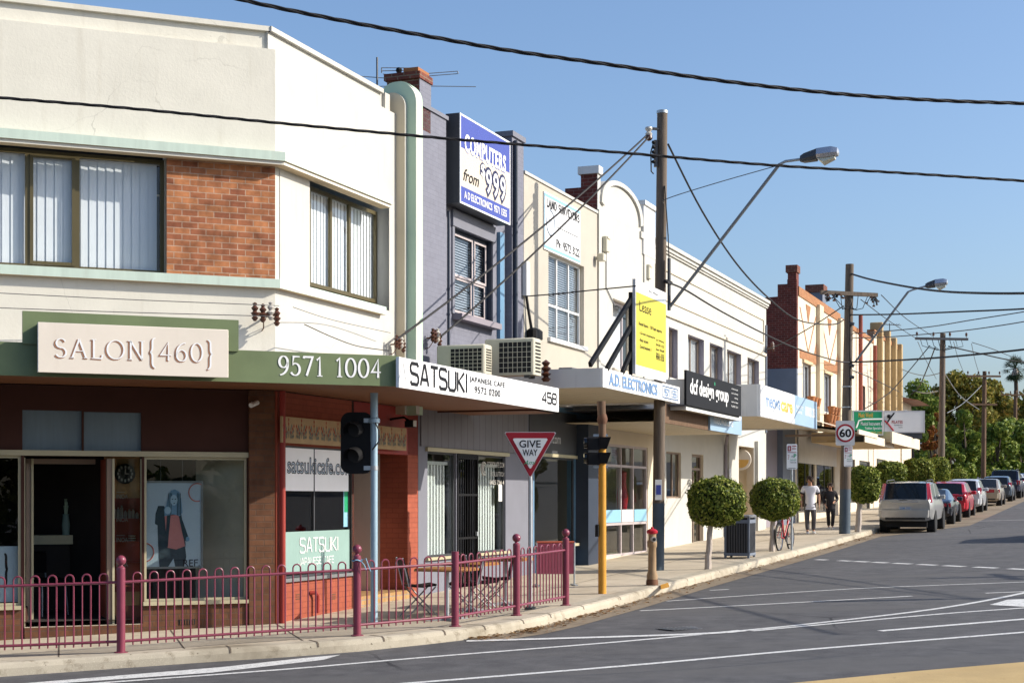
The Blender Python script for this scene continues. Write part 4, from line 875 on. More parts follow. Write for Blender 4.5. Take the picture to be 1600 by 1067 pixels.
p = FB.w(XC0, -.1, zcw); f = Fr(p.xy, ANB, p.z)
t = thing('patterned_board', 'tan timber board stencilled with red and grey plants above the cafe window', 'board', p, ANB)
x0, x1 = f.x(440.5, -.03), f.x(635, -.03); z0, z1 = f.zz(440.5, 691, -.03), f.zz(440.5, 650, -.03)
M('ply_board', (.42, .29, .15), rough=.7, var=.12, sc=4); M('stencil_grey', (.16, .18, .15)); M('stencil_red', (.36, .06, .04))
MB().box(x0, x1, -.03, 0, z0, z1, 'ply_board').build('board', t)
c = MB(); Hh = z1-z0; n = 11
for k in range(n):
    cx = x0+(k+.5)*(x1-x0)/n; bz_ = z0+Hh*.2
    for a, L, mt in ((0, .62, 'stencil_red'), (28, .46, 'stencil_grey'), (-28, .46, 'stencil_grey'), (55, .42, 'stencil_grey'), (-55, .42, 'stencil_grey'), (80, .34, 'stencil_grey'), (-80, .34, 'stencil_grey'), (42, .55, 'stencil_red'), (-42, .55, 'stencil_red')):
        for s in (.45, .75, 1.0):
            q = L*1.12*Hh*s; px, pz = cx+q*math.sin(R(a)), bz_+q*math.cos(R(a)); w_ = .075*Hh
            c.add([(px-w_*.6, -.034, pz), (px, -.034, pz-w_*1.3), (px+w_*.6, -.034, pz), (px, -.034, pz+w_*1.3)], [(0, 1, 2, 3)], mt)
    c.box(cx-.006, cx+.006, -.034, -.032, bz_, bz_+Hh*.5, 'stencil_grey')
c.build('stencil', t, smooth=False)
p = FB.w(B(480, 0)[0], 1.0, B(480, 880)[1]); t = thing('cafe_curtain', 'short fawn curtain hanging inside the cafe window', 'curtain', p, ANB)
f = Fr(p.xy, ANB, p.z); c = MB(); c.box(f.x(495), f.x(540), 0, .02, f.zz(520, 782), f.zz(520, 764), 'tan_soffit'); c.build('cloth', t)
MB().cyl((f.x(492), .01, f.zz(520, 764)), (f.x(543), .01, f.zz(520, 764)), .012, 'dark_grey_metal').build('rod', t)
p = FB.w(B(497, 0, .8)[0], .8, B(497, 880, .8)[1])
o = thing('yellow_flyer', 'yellow and green flyer taped inside the cafe window', 'flyer', FB.w(B(541, 0, .06)[0], .06, B(541, 790, .06)[1]), ANB)
MB().box(-.09, .09, 0, .004, -.33, .32, 'border_blue').build('paper', o); MB().box(-.07, .07, -.003, -.001, -.1, .26, 'sign_green').build('print', o)
# outdoor lamp over the cafe door
t = thing('wall_lamp', 'dark floodlight on an arm over the cafe door', 'lamp', FB.w(B(614, 0, -.05)[0], -.05, B(614, 655, -.05)[1]), ANB)
MB().tube([(0, .05, 0), (0, -.2, .03), (-.05, -.3, -.02)], .02, 'black_metal').build('arm', t); MB().bbox(-.12, .02, -.42, -.26, -.14, -.02, 'black_metal').build('head', t); MB().box(-.11, .01, -.425, -.42, -.13, -.03, 'porcelain').build('lens', t)

# ------------------------------------------------------------------ grey building with the computer sign
def facade(px0, px1): return Fr(onB(px0)), Fr(onB(px0)).x(px1)
G, gx1 = facade(655, 818)
grey = thing('grey_building', 'blue grey painted brick shop building with a roof chimney', 'building', G.loc(), ANB)
def Gp(x, y, o=0.0): return G.px(x, y, o)
zgt = Gp(690, 184)[1]; wz = [Gp(710, 490, .12)[1], Gp(710, 354, .12)[1]]; wx = [Gp(710, 0, .12)[0], Gp(769.5, 0, .12)[0]]
zgl = Gp(700, 610)[1]
xp0 = Gp(697, 0)[0]; xp1 = Gp(800, 0)[0]
m = MB(); m.wall(0, xp0, zgl, zgt, 0, .3, [], 'painted_grey_brick'); m.wall(xp1, gx1, zgl, Gp(810, 219)[1], 0, .3, [], 'painted_grey_brick')
m.wall(xp0, xp1, zgl, zgt, .14, .4, [(wx[0], wx[1], wz[0], wz[1])], 'painted_grey_brick', 'navy_paint'); m.build('upper_wall', grey)
m = MB(); m.box(-.0, xp0+.05, -.03, .35, zgt, zgt+.07, 'grey_paint'); m.box(xp0+.05, xp1-.05, .10, .45, zgt-.001, zgt+.07, 'grey_paint'); m.box(xp1-.05, gx1+.03, -.04, .35, Gp(810, 219)[1], Gp(810, 211)[1], 'grey_paint'); m.build('coping', grey)
m = MB(); m.bbox(0, Gp(673, 0)[0], .0, .62, zgt-.4, Gp(665, 116)[1]-.14, 'chimney_brick', .004); m.box(0, Gp(673, 0)[0], -.008, -.001, zgt, Gp(665, 116)[1]-.14, 'painted_grey_brick')
m.box(-.04, Gp(673, 0)[0]+.03, -.03, .66, Gp(665, 116)[1]-.139, Gp(665, 116)[1]-.02, 'chimney_brick'); m.box(.0, Gp(673, 0)[0]-.02, .02, .3, Gp(665, 116)[1]-.019, Gp(665, 116)[1]+.06, 'terracotta')
m.build('chimney', grey)
m = MB(); m.box(wx[0]-.12, wx[1]+.12, .09, .139, wz[1], wz[1]+.30, 'grey_paint'); m.box(wx[0]-.10, wx[0]-.0, .11, .139, wz[0], wz[1]-.001, 'grey_paint'); m.box(wx[1], wx[1]+.13, .11, .139, wz[0], wz[1]-.001, 'grey_paint'); m.build('window_surround', grey)
MB().box(wx[0]-.06, wx[1]+.05, -.06, .139, wz[0]-.11, wz[0], 'lilac_grey').build('window_sill', grey)
xm = Gp(742, 0, .2)[0]
wn = window(grey, G, 0, wx[0], wx[1], wz[0], wz[1], .24, 'navy_paint', (xm,), t=.07, blinds='venetian', gl='window_glass')
for a, b in ((wx[0]+.07, xm-.04), (xm+.04, wx[1]-.07)):
    zm = wz[0]+(wz[1]-wz[0])*.47; MB().frame(a, b, zm-.02, wz[1]-.07, .225, .24, .045, 'pink_frame').build('sash', wn); MB().frame(a, b, wz[0]+.07, zm-.021, .25, .262, .045, 'pink_frame').build('sash', wn)
bpx = Gp(784, 0, .08)[0]
MB().box(bpx-.11, bpx+.12, .07, .139, zgl, Gp(784, 364, .08)[1], 'blue_paint').build('blue_pilaster', grey)
m = MB(); m.tube([(Gp(701, 0, .06)[0], .06, zgl), (Gp(701, 0, .06)[0], .06, Gp(701, 330, .06)[1])], .03, 'navy_paint', 8); m.build('drain_pipe', grey)
m = MB(); m.tube([(Gp(806, 0, -.05)[0], -.05, zgl), (Gp(806, 0, -.05)[0], -.05, Gp(806, 220, -.05)[1])], .045, 'navy_paint', 8); m.build('drain_pipe', grey)
shell(grey, [(gx1, .3), (gx1, 10), (0, 10), (0, .3)], -.5, zgt-.35, 'painted_grey_brick')
# sign box
M('outline_blue', (.02, .025, .08))
p = G.w(xp0, .1, Gp(718, 317, -.16)[1]); f = Fr(p.xy, ANB, p.z); yo = -.30
t = thing('computer_sign', 'big blue and cream sign box reading COMPUTERS from $999', 'sign', p, ANB)
x0, x1 = f.x(718.5, yo), f.x(797, yo); z0, z1 = f.zz(719, 317, yo), f.zz(719, 176.5, yo)
MB().box(x0, x1, yo+.01, -.02, z0, z1, 'dark_grey_metal').build('box', t)
MB().frame(x0, x1, z0, z1, yo-.006, yo+.01, .035, 'white_gloss').build('rim', t)
hz = z1-z0; za, zc_ = z0+hz*.195, z0+hz*.625
m = MB(); m.box(x0+.03, x1-.03, yo, yo+.008, zc_, z1-.03, 'sign_blue'); m.box(x0+.03, x1-.03, yo, yo+.008, za, zc_-.002, 'sign_cream'); m.box(x0+.03, x1-.03, yo, yo+.008, z0+.03, za-.002, 'sign_blue'); m.build('face', t)
c = MB(); W = x1-x0
words(c, 'COMPUTERS', x0+W*.09, x1-W*.10, zc_-hz*.02, zc_+hz*.17, yo-.006, 'white_gloss', .03, 1.12); words(c, 'COMPUTERS', x0+W*.09, x1-W*.10, zc_-hz*.02, zc_+hz*.17, yo-.003, 'sign_blue', .06, 1.12)
words(c, 'from', x0+W*.07, x0+W*.36, za+hz*.075, za+hz*.21, yo-.006, 'ink', .01, 1, .12)
words(c, '999', x0+W*.50, x1-W*.11, za+hz*.06, za+hz*.33, yo-.010, 'white_gloss', .012, 1.2); words(c, '999', x0+W*.50, x1-W*.11, za+hz*.06, za+hz*.33, yo-.006, 'outline_blue', .10, 1.2)
words(c, '$', x0+W*.395, x0+W*.475, za+hz*.20, za+hz*.365, yo-.010, 'white_gloss', .01); words(c, '$', x0+W*.395, x0+W*.475, za+hz*.20, za+hz*.365, yo-.006, 'outline_blue', .085)
words(c, 'A D ELECTRONICS', x0+W*.08, x0+W*.62, z0+hz*.075, z0+hz*.155, yo-.006, 'white_gloss', .02); words(c, '9571 1555', x0+W*.66, x0+W*.92, z0+hz*.075, z0+hz*.155, yo-.006, 'white_gloss', .02)
c.build('lettering', t, smooth=False)
# grey building, street level
z_o = Gp(740, 640)[1]
d0, d1, d2, d3 = [Gp(x, 0)[0] for x in (668, 713, 746, 790)]; zs0 = Gp(700, 868)[1]; zs1 = Gp(700, 707)[1]
m = MB(); m.wall(Gp(653.5, 0)[0], Gp(833, 0)[0], -.6, zgl, 0, .2, [(d0, d1, zs0, zs1), (d1+.03, d2, -.1, zs1), (d2+.04, d3, zs0, zs1)], 'grey_paint'); m.build('shop_wall', grey)
MB().box(Gp(656, 0)[0], Gp(822, 0)[0], -.03, -.001, zs1+.08, z_o+.55, 'grey_boards').build('board_cladding', grey)
MB().box(d0-.1, d3+.1, -.05, -.001, zs1, zs1+.07, 'beige_trim').build('lintel', grey)
MB().box(d2-.0, d3+.1, -.06, .06, zs0-.05, zs0, 'beige_trim').build('sill', grey); MB().box(d0-.1, d1, -.06, .06, zs0-.05, zs0, 'beige_trim').build('sill', grey)
for a, b in ((d0, d1), (d2+.04, d3)):
    w_ = shopwin(grey, 0, a, b, zs0, zs1, .04, 'dark_grey_metal', .035, gl_='shop_glass')
    bb = MB(); x = a+.04
    while x < b-.12: bb.box(x, x+.09, .2, .204, zs0+.02, zs1-.22, 'blind'); x += .135
    bb.box(a+.03, b-.03, .16, .24, zs1-.22, zs1-.16, 'white_frame'); bb.build('blind', w_, smooth=False)
    MB().box(a-.1, b+.1, 2.2, 2.22, zs0-.3, zs1+.1, 'dark_room').build('backing', w_)
c = MB(); x = d1+.06
while x < d2-.02: c.box(x-.009, x+.009, -.012, .008, -.05, zs1-.03, 'black_metal'); x += .115
for z in (.05, .95, 1.75, zs1-.08): c.box(d1+.03, d2, -.018, -.012, z-.02, z+.02, 'black_metal')
c.frame(d1+.03, d2, -.08, zs1-.01, -.02, .03, .045, 'black_metal'); dg = c.build('security_door', grey)
MB().box(d1+.06, d2-.06, .12, .13, -.1, zs1-.05, 'dark_glass').build('glass_leaf', dg); MB().box(d2-.16, d2-.07, -.06, -.02, .98, 1.06, 'galvanised').build('handle', dg)
p = G.w(d2+.04, .03, zs0); f = Fr(p.xy, ANB, p.z); t = thing('window_lettering', 'white Corporate Computer Solutions lettering with a ringed emblem on shop window', 'lettering', p, ANB)
c = MB()
for s, x0, x1, ya, yb in (('CORPORATE COMPUTER', 761, 797, 730, 722), ('SOLUTIONS', 766, 792, 744, 737), ('0425 734 490', 765, 792, 757, 750)): words(c, s, f.x(x0), f.x(x1), f.zz(778, ya), f.zz(778, yb), -.004, 'porcelain', .005)
c.tube([(f.x(755.5+3.6*math.cos(R(a))), -.004, f.zz(755, 732-10*math.sin(R(a)))) for a in range(50, 311, 20)], .018, 'porcelain', 5); c.tube([(f.x(756+2*math.cos(R(a))), -.004, f.zz(755, 732-5.5*math.sin(R(a)))) for a in range(50, 311, 26)], .014, 'porcelain', 5); c.build('letters', t, smooth=False)
o = thing('paper_notice', 'white paper notice stuck inside the computer shop window', 'notice', G.w(Gp(782, 0, .06)[0], .06, Gp(782, 783, .06)[1]), ANB); MB().box(-.1, .1, 0, .003, 0, .34, 'white_paint').build('paper', o)
c = MB(); [c.box(-.08, .08, -.002, -.001, .04+.05*k, .055+.05*k, 'soft_grey_ink') for k in range(5)]; c.build('print', o)

# awning of the grey building, signs and machines on top of it
dW = 2.6
def awning(px0, px1, ytop, ybot, name, parent, mats=('white_paint', 'cream_soffit', 'concrete_white'), d=dW, ext=1.6):
    f = Fr(onB(px0, d), ANB); x1 = f.x(px1); z1 = f.zz(px0, ytop); z0 = f.zz(px0, ybot)
    lo = Vector(parent.location); g = Fr(lo.xy, ANB, lo.z); a = g.l(f.w(0, 0, z0)); X0, X1 = a.x, a.x+x1; y0 = a.y; za, zb = a.z, a.z+z1-z0
    o = MB().flat([(X0, y0), (X1, y0), (X1, -1.7), (X1+ext, -1.7), (X1+ext, -.02), (X0, -.02)], za+.04, mats[1]).flat([(X0, y0), (X1, y0), (X1, -.02), (X0, -.02)], zb-.24, 'roof_tin').build(name, parent)  # the ext tongue along the wall is added to block sun between awnings
    MB().box(X0, X1, y0, y0+.05, za, zb, mats[0]).build('fascia', o)
    for xe in (X0, X1-.04): MB().box(xe, xe+.04, y0+.05, -.02, za, zb, mats[2]).build('end_panel', o)
    return f, x1, z0, z1
af1, ax1, az0, az1 = awning(942, 1062, 574.5, 604.5, 'awning', grey, d=2.7)
t = thing('fascia_lettering', 'blue A.D. ELECTRONICS words with a boxed number along white awning edge', 'lettering', af1.w(0, -.005, az0), ANB)
c = MB(); q = az1-az0; words(c, 'A.D. ELECTRONICS', ax1*.07, ax1*.67, q*.2, q*.80, -.005, 'letter_blue', .035); words(c, '9571 1555', ax1*.77, ax1*.95, q*.26, q*.72, -.005, 'letter_blue', .015)
c.frame(ax1*.745, ax1*.97, q*.14, q*.86, -.008, -.002, .02, 'letter_blue'); words(c, 'P/L', ax1*.69, ax1*.73, q*.2, q*.42, -.005, 'letter_blue'); c.build('letters', t, smooth=False)
yl = -.07; f = Fr(af1.w(0, yl).xy, ANB, af1.z+az1)
p = f.w(f.x(993), 0); lf = Fr(p.xy, ANB, f.z); t = thing('lease_board', 'tall yellow lease board with white top propped on the awning by dark struts', 'sign', p, ANB)
lx = lf.x(1040.5); z0 = .02; z1 = lf.zz(993, 436); hb = z1-z0
c = MB(); c.box(0, lx, 0, .03, z0, z0+hb*.10, 'white_gloss'); c.box(0, lx, 0, .03, z0+hb*.10+.001, z0+hb*.87, 'sign_yellow'); c.box(0, lx, 0, .03, z0+hb*.871, z1, 'white_gloss'); c.build('board', t)
MB().box(-.04, 0, -.01, .05, z0, z1, 'sign_grey').build('edge_post', t); MB().box(-.06, -.0, .06, .12, 0, z1-.25, 'black_metal').build('back_post', t)
c = MB(); words(c, 'Ray White', lx*.42, lx*.72, z1-hb*.085, z1-hb*.05, -.004, 'ink'); words(c, 'Lease', lx*.12, lx*.5, z0+hb*.68, z0+hb*.79, -.004, 'ink'); words(c, 'Retail Space - 120 Sqm approx', lx*.1, lx*.86, z0+hb*.52, z0+hb*.565, -.004, 'ink', .012)
for k, s in enumerate(('- Great exposure', '- Rear access', '- Zoned business 1')): words(c, s, lx*.1, lx*(.62, .4, .5)[k], z0+hb*(.43-.07*k), z0+hb*(.465-.07*k), -.004, 'ink', .012)
for k, s in enumerate(('Jo White', '0418 123', 'Ian Bell', '0411 555', '9593 2133')): words(c, s, lx*.66, lx*.93, z0+hb*(.42-.05*k), z0+hb*(.447-.05*k+(.02 if k == 4 else 0)), -.004, 'ink', .03 if k == 4 else .012)
c.build('lettering', t, smooth=False)
for (xa, ya), (xb, yb) in (((992, 470), (922, 577)), ((992, 512), (948, 577)), ((992, 552), (972, 584))):
    a = Vector((0, .09, lf.zz(993, ya, .09))); b = Vector((lf.x(xb, .09), .09, 0)); d = (b-a); nrm = Vector((d.z, 0, -d.x)).normalized()*.045
    MB().loft([[q-nrm+Vector((0, e, 0)) for q, e in ((v, -.03), (v, .03))]+[q+nrm+Vector((0, e, 0)) for q, e in ((v, .03), (v, -.03))] for v in (a, b)], 'black_metal').build('strut', t)
def ac(px0, px1, pxs, y0, y1, o, label, grp='air conditioners on the awning'):
    # condenser whose grille looks back down the street
    f0 = Fr(af1.w(0, o).xy, ANB, af1.z+az1-.24)
    xr = f0.x(px1); p = f0.w(xr, 0); wdt = None
    f = Fr(p.xy, ANB, f0.z); t = thing('air_conditioner', label, 'air conditioner', p, ANB, grp)
    q = Fr(p.xy, ANB-R(90), f0.z)                       # its front plane runs at right angles to the street
    ww = -q.x(px0); dp = f.x(pxs); hh = f.zz(px1, y1)
    MB().bbox(0, dp, .0, ww, .05, hh, 'ac_cream', .02).build('case', t)
    c = MB(); g0, g1 = .02, ww*.70
    c.box(-.012, -.002, g0+.02, g1, .09, hh-.07, 'rubber')
    for k in range(8): yy = g0+.02+(g1-g0-.02)*k/7; c.box(-.02, -.013, yy-.004, yy+.004, .09, hh-.07, 'ac_cream')
    for k in range(7): zz = .09+(hh-.16)*k/6; c.box(-.021, -.014, g0+.02, g1, zz-.004, zz+.004, 'ac_cream')
    c.build('grille', t)
    c = MB(); [c.box(dp*.2, dp*.85, -.008, -.001, .1+(hh-.2)*k/8, .1+(hh-.2)*(k+.45)/8, 'rubber') for k in range(9)]; c.build('side_vent', t)
    [MB().box(x, x+.06, y, y+.1, 0, .05, 'dark_grey_metal').build('foot', t) for x in (.05, dp-.11) for y in (.1, ww-.2)]
ac(682, 757, 769, 0, 537, 1.55, 'lower cream air conditioner behind the cafe fascia sign')
ac(757, 834, 846, 0, 527, .85, 'larger cream air conditioner in the middle of the awning roof')
p = af1.w(af1.x(890, .9), .9, az1-.12); t = thing('roof_vent_box', 'small grey metal cowl lying on the awning roof', 'vent', p, ANB)
MB().bbox(-.2, .3, -.12, .15, .05, .2, 'mid_grey_metal', .01).build('cowl', t); MB().box(-.205, -.2, -.09, .12, .08, .17, 'rubber').build('opening', t); MB().box(-.15, .25, -.1, .12, 0, .05, 'dark_grey_metal').build('base', t)
# ------------------------------------------------------------------ cream building of the land surveyors
K, kx1 = facade(818.5, 933)
crm = thing('cream_building', 'beige rendered shop building carrying the land surveyors sign', 'building', K.loc(), ANB)
def Kp(x, y, o=0.0): return K.px(x, y, o)
zk = Kp(880, 305)[1]; zkl = -.6
kz1, kz0 = Kp(850, 393, .1)[1], Kp(850, 527, .1)[1]; ka, kb_ = Kp(850, 0, .1)[0], Kp(906, 0, .1)[0]
zks = Kp(835, 712)[1]; ksill = Kp(860, 851)[1]
h0, h1 = Kp(835, 0)[0], Kp(899, 0)[0]
m = MB(); m.wall(0, kx1, Kp(900, 640)[1], zk, 0, .3, [(ka, kb_, kz0, kz1)], 'beige_render', 'warm_white'); m.build('upper_wall', crm)
MB().box(0, kx1, -.03, .34, zk, zk+.06, 'white_render').build('coping', crm)
kwin = window(crm, K, 0, ka, kb_, kz0, kz1, .1, 'white_frame', [ka+(kb_-ka)*q for q in (.345, .675)], [kz0+(kz1-kz0)*.40], t=.05, blinds='venetian')
MB().box(ka-.05, kb_+.08, -.07, .09, kz0-.09, kz0, 'white_frame').build('window_sill', crm)
shell(crm, [(kx1, .3), (kx1, 10), (0, 10), (0, .3)], -.5, zk-.4, 'beige_render')
f = Fr(K.w(ka, -.03).xy, ANB, K.z); t = thing('surveyors_sign', 'white LAND SURVEYORS sign with an oval crest above the louvred window', 'sign', K.w(ka, -.03, Kp(851, 388)[1]), ANB)
f.z += Kp(851, 388)[1]; x0, x1, z0, z1 = f.x(850.5), f.x(906.5), f.zz(851, 389), f.zz(851, 299); hb = z1-z0; W = x1-x0
c = MB(); c.box(x0, x1, -.0, .028, z0, z1, 'white_gloss'); c.box(x0, x1, -.004, -.0, z1-.09, z1-.03, 'border_blue'); c.box(x0, x1, -.004, 0, z0+.03, z0+.09, 'border_blue'); c.box(x0, x0+.03, -.004, 0, z0+.095, z1-.095, 'border_blue'); c.build('board', t)
c = MB(); glyphs(c, SERIF, 'LAND SURVEYORS', x0+W*.06, x1-W*.03, z0+hb*.76, z0+hb*.895, -.006, 'ink', .26, .14, .16)
glyphs(c, SERIF, 'KEITH WATSON', x0+W*.36, x1-W*.05, z0+hb*.52, z0+hb*.62, -.006, 'soft_grey_ink', .13, .08, .12); glyphs(c, SERIF, 'SURVEYING', x0+W*.43, x1-W*.1, z0+hb*.33, z0+hb*.44, -.006, 'soft_grey_ink', .13, .08, .12)
c.box(x0+W*.34, x1-W*.05, -.007, -.005, z0+hb*.475, z0+hb*.485, 'ink'); glyphs(c, SERIF, 'Ph: 9572 3122', x0+W*.32, x1-W*.03, z0+hb*.13, z0+hb*.26, -.006, 'ink', .24, .13, .16)
c.tube([(x0+W*.16+W*.11*math.cos(R(a)), -.006, z0+hb*.50+hb*.215*math.sin(R(a))) for a in range(0, 361, 15)], .014, 'pale_blue_grey', 5); c.tube([(x0+W*.16, -.006, z0+hb*.25), (x0+W*.16, -.006, z0+hb*.29)], .02, 'ink'); c.tube([(x0+W*.16, -.006, z0+hb*.71), (x0+W*.16, -.006, z0+hb*.76)], .016, 'ink')
for k in (-.03, 0, .03): c.box(x0+W*(.155+k), x0+W*(.165+k), -.007, -.005, z0+hb*.44, z0+hb*.56, 'pale_blue_grey')
c.build('lettering', t, smooth=False)
t = thing('floodlight', 'small beige floodlight on the beige wall beside the white gable', 'lamp', K.w(Kp(930, 0)[0], -.02, Kp(930, 405)[1]), ANB)
MB().bbox(-.10, .10, -.22, -.06, -.05, .12, 'ac_cream', .02).build('head', t); MB().box(-.03, .03, -.06, .02, -.02, .05, 'ac_cream').build('bracket', t); MB().box(-.08, .08, -.2, -.08, -.06, -.05, 'lamp_glass').build('lens', t)
# street level
pn0, pn1 = Kp(899.5, 0)[0], Kp(922, 0)[0]
m = MB(); m.wall(Kp(833, 0)[0]+.002, kx1-.01, -.6, Kp(900, 640)[1]-.001, 0, .2, [(h0, h1, ksill, zks), (pn1+.2, kx1-.03, -.0, zks)], 'blue_paint'); m.build('shop_wall', crm)
MB().box(pn0, pn1, -.30, -.001, -.6, Kp(900, 655)[1], 'navy_paint').build('pillar', crm)
MB().box(h0-.05, h1+.05, -.10, .08, ksill-.06, ksill, 'beige_trim').build('sill', crm); MB().box(h0-.05, h1+.05, -.05, -.001, zks, zks+.07, 'beige_trim').build('lintel', crm)
MB().box(Kp(826, 0)[0], pn0, -.02, -.001, zks+.08, Kp(900, 648)[1], 'dark_grey_metal').build('sign_panel', crm)  # sign panel stretched upward, its dark colour standing for shade on the wall
w_ = shopwin(crm, 0, h0, h1, ksill, zks, .04, 'dark_grey_metal', .04, gl_='shop_glass'); MB().box(h0-.2, h1+.2, 2.4, 2.42, ksill-.6, zks+.2, 'dark_room').build('backing', w_)
c = MB(); words(c, '.com', Kp(862, 0, -.025)[0], Kp(876, 0, -.025)[0], Kp(869, 693, -.025)[1], Kp(869, 683, -.025)[1], -.025, 'soft_grey_ink'); c.build('lettering', crm, smooth=False)
af2, ax2, bz0_, bz1_ = awning(1072, 1158, 592, 640, 'awning', crm, ('white_paint', 'cream_soffit', 'concrete_white'))
p = af2.w(0, -.06, bz0_); t = thing('design_group_sign', 'black sign board reading dcf design group in white letters', 'sign', p, ANB)
f = Fr(p.xy, ANB, p.z); x0, x1, z0, z1 = f.x(1072.5), f.x(1158), f.zz(1073, 632), f.zz(1073, 578); W = x1-x0; hb = z1-z0
MB().box(x0, x1, 0, .05, z0, z1, 'ink').build('board', t); MB().box(x0, x1, .05, .4, z0-.03, z0, 'dark_grey_metal').build('bottom_rail', t)
c = MB(); words(c, 'dcf design group', x0+W*.06, x0+W*.74, z0+hb*.22, z0+hb*.80, -.004, 'white_gloss', .02)
for k, (s, b) in enumerate((('architectural design', .93), ('town planning', .93), ('drafting', .93), ('interior design', .93), ('Ph 9572 1211', .93))): words(c, s, x0+W*(.80 if k != 2 else .86), x0+W*b, z0+hb*(.80-.14*k), z0+hb*(.86-.14*k), -.004, 'white_gloss')
c.box(x0+W*.475, x0+W*.49, -.004, -.002, z0+hb*.78, z0+hb*.88, 'sign_green'); c.build('lettering', t, smooth=False)

# ------------------------------------------------------------------ white building with a rounded gable
Wg, gx = facade(933.5, 1021)
wht = thing('gabled_building', 'white rendered building with a rounded gable and square end piers', 'building', Wg.loc(), ANB)
def Wp(x, y, o=0.0): return Wg.px(x, y, o)
zc0 = Wp(938, 300)[1]
pl = [(0, Wp(940, 640)[1]), (gx, Wp(1020, 640)[1])]
zA = Wp(1003, 366)[1]; zB = Wp(936, 326)[1]
wa, wb, wza, wzb = Wp(950, 0, .12)[0], Wp(990, 0, .12)[0], Wp(950, 575, .12)[1], Wp(950, 466, .12)[1]
zl = Wp(975, 640)[1]
m = MB(); m.wall(0, gx, zl, zA, 0, .3, [(wa, wb, wza, wzb)], 'white_render', 'warm_white'); m.build('upper_wall', wht)
gl_, gr_ = Wp(938, 0)[0], Wp(1001, 0)[0]; ztp = Wp(963, 286)[1]; cxg = (gl_+gr_)/2; rg = (gr_-gl_)/2
arcp = [(cxg-rg*math.cos(R(a)), zA+.15+(ztp-zA-.15)*math.sin(R(a))**.8) for a in range(0, 181, 9)]
m = MB(); m.prism([(gl_, zA+.001)]+arcp+[(gr_, zA+.001)], .0, .28, 'white_render')
rim = [(cxg+(x-cxg)*1.03, z+.05) for x, z in arcp]; ri = [(cxg+(x-cxg)*.90, zA+.1+(z-zA-.1)*.93) for x, z in arcp]
for i in range(len(rim)-1):
    (a, b), (c_, d) = rim[i], rim[i+1]; (e, f_), (g, h) = ri[i], ri[i+1]
    m.loft([[(a, -.06, b), (c_, -.06, d), (g, -.06, h), (e, -.06, f_)], [(a, .33, b), (c_, .33, d), (g, .33, h), (e, .33, f_)]], 'white_render', True)
m.build('gable', wht)
m = MB(); x0, x1 = Wp(1003, 0)[0], gx; zp = Wp(1008, 323)[1]
m.box(x0, x1, -.05, .4, zA-.5, zp, 'concrete_white'); m.box(x0-.03, x1+.05, -.1, .45, zp, zp+.11, 'concrete_white'); m.box(gr_-.1, x0+.02, -.05, .3, zA-.12, zA+.04, 'white_render'); m.build('corner_pier', wht)
MB().box(0, .12, -.04, .3, zl, zA, 'white_render').build('pilaster', wht); MB().box(x0+.1, gx, -.04, -.001, zl, zA-.5, 'white_render').build('pilaster', wht)
ww = window(wht, Wg, 0, wa, wb, wza, wzb, .14, 'pink_frame', (wa+(wb-wa)*.58,), (), t=.06, gl='window_glass', back='blind')
MB().box(wa-.06, wb+.06, -.06, .1, wza-.08, wza, 'warm_white').build('window_sill', wht)
# party wall and chimney, brick, seen above the cream roof
cz, cs = Wp(935, 272)[1], Wp(935, 292)[1]
m = MB(); m.box(.002, .22, .302, .80, zk-1, cs, 'dark_red_brick'); m.box(.002, .22, .01, .3, zA+.01, cs, 'dark_red_brick'); m.box(.004, .218, .012, .41, cs+.001, cz, 'dark_red_brick'); m.box(.0, .22, -.004, .008, zA+.01, cz, 'white_render'); m.box(-.05, .27, -.05, .47, cz+.001, Wp(935, 260)[1], 'concrete_white'); m.build('chimney', wht)
shell(wht, [(gx, .3), (gx, 10), (0, 10), (0, .3)], -.5, zA-.3, 'white_render')
for px, y, lab in ((943.5, 382, 'cream alarm box on the white gable wall, left one'), (1010, 425, 'cream alarm box on the white gable wall, right one beside the pole')):
    t = thing('alarm_box', lab, 'alarm box', Wg.w(Wp(px, 0)[0], 0, Wp(px, y)[1]), ANB); MB().bbox(-.13, .13, -.12, -.001, -.18, .18, 'ac_cream', .015).build('case', t); MB().box(-.11, .11, -.14, -.12, .12, .16, 'warm_white').build('lid', t); MB().tube([(.12, -.02, -.18), (.12, -.02, -1.0), (.8, -.02, -1.35)], .014, 'mid_grey_metal', 5).build('conduit', t)
# street level: electronics shop window wall
f0, f1, f2, f3 = [Wp(x, 0)[0] for x in (945, 972, 991, 1012)]; zq = [Wp(972, y)[1] for y in (868, 818, 796, 728, 695)]
MB().wall(-.02, gx, -.6, zl-.001, .0, .2, [(f0, f3, zq[0]-.0, zq[4])], 'warm_white').build('shop_wall', wht)
fr = MB().frame(f0, f3, zq[0], zq[4], .02, .10, .06, 'pink_frame', (f1, f2), (zq[1], zq[3])).build('window', wht)
MB().box(f0+.03, f3-.03, .07, .076, zq[0]+.03, zq[4]-.03, 'shop_glass').build('pane', fr); MB().box(f0-.3, f3+.3, 2.2, 2.22, -.3, zq[4]+.3, 'dark_room').build('backing', fr)
c = MB(); c.box(f0+.07, f1-.05, .012, .016, zq[1]+.04, zq[2], 'border_blue'); c.box(f1+.05, f2-.05, .012, .016, zq[1]+.04, zq[2], 'white_gloss'); c.box(f2+.05, f3-.07, .012, .016, zq[1]+.04, zq[2], 'border_blue')
words(c, 'OPEN', f1+.1, f2-.1, zq[1]+.15, zq[2]-.12, .008, 'pale_blue_grey'); c.build('window_sticker', fr)
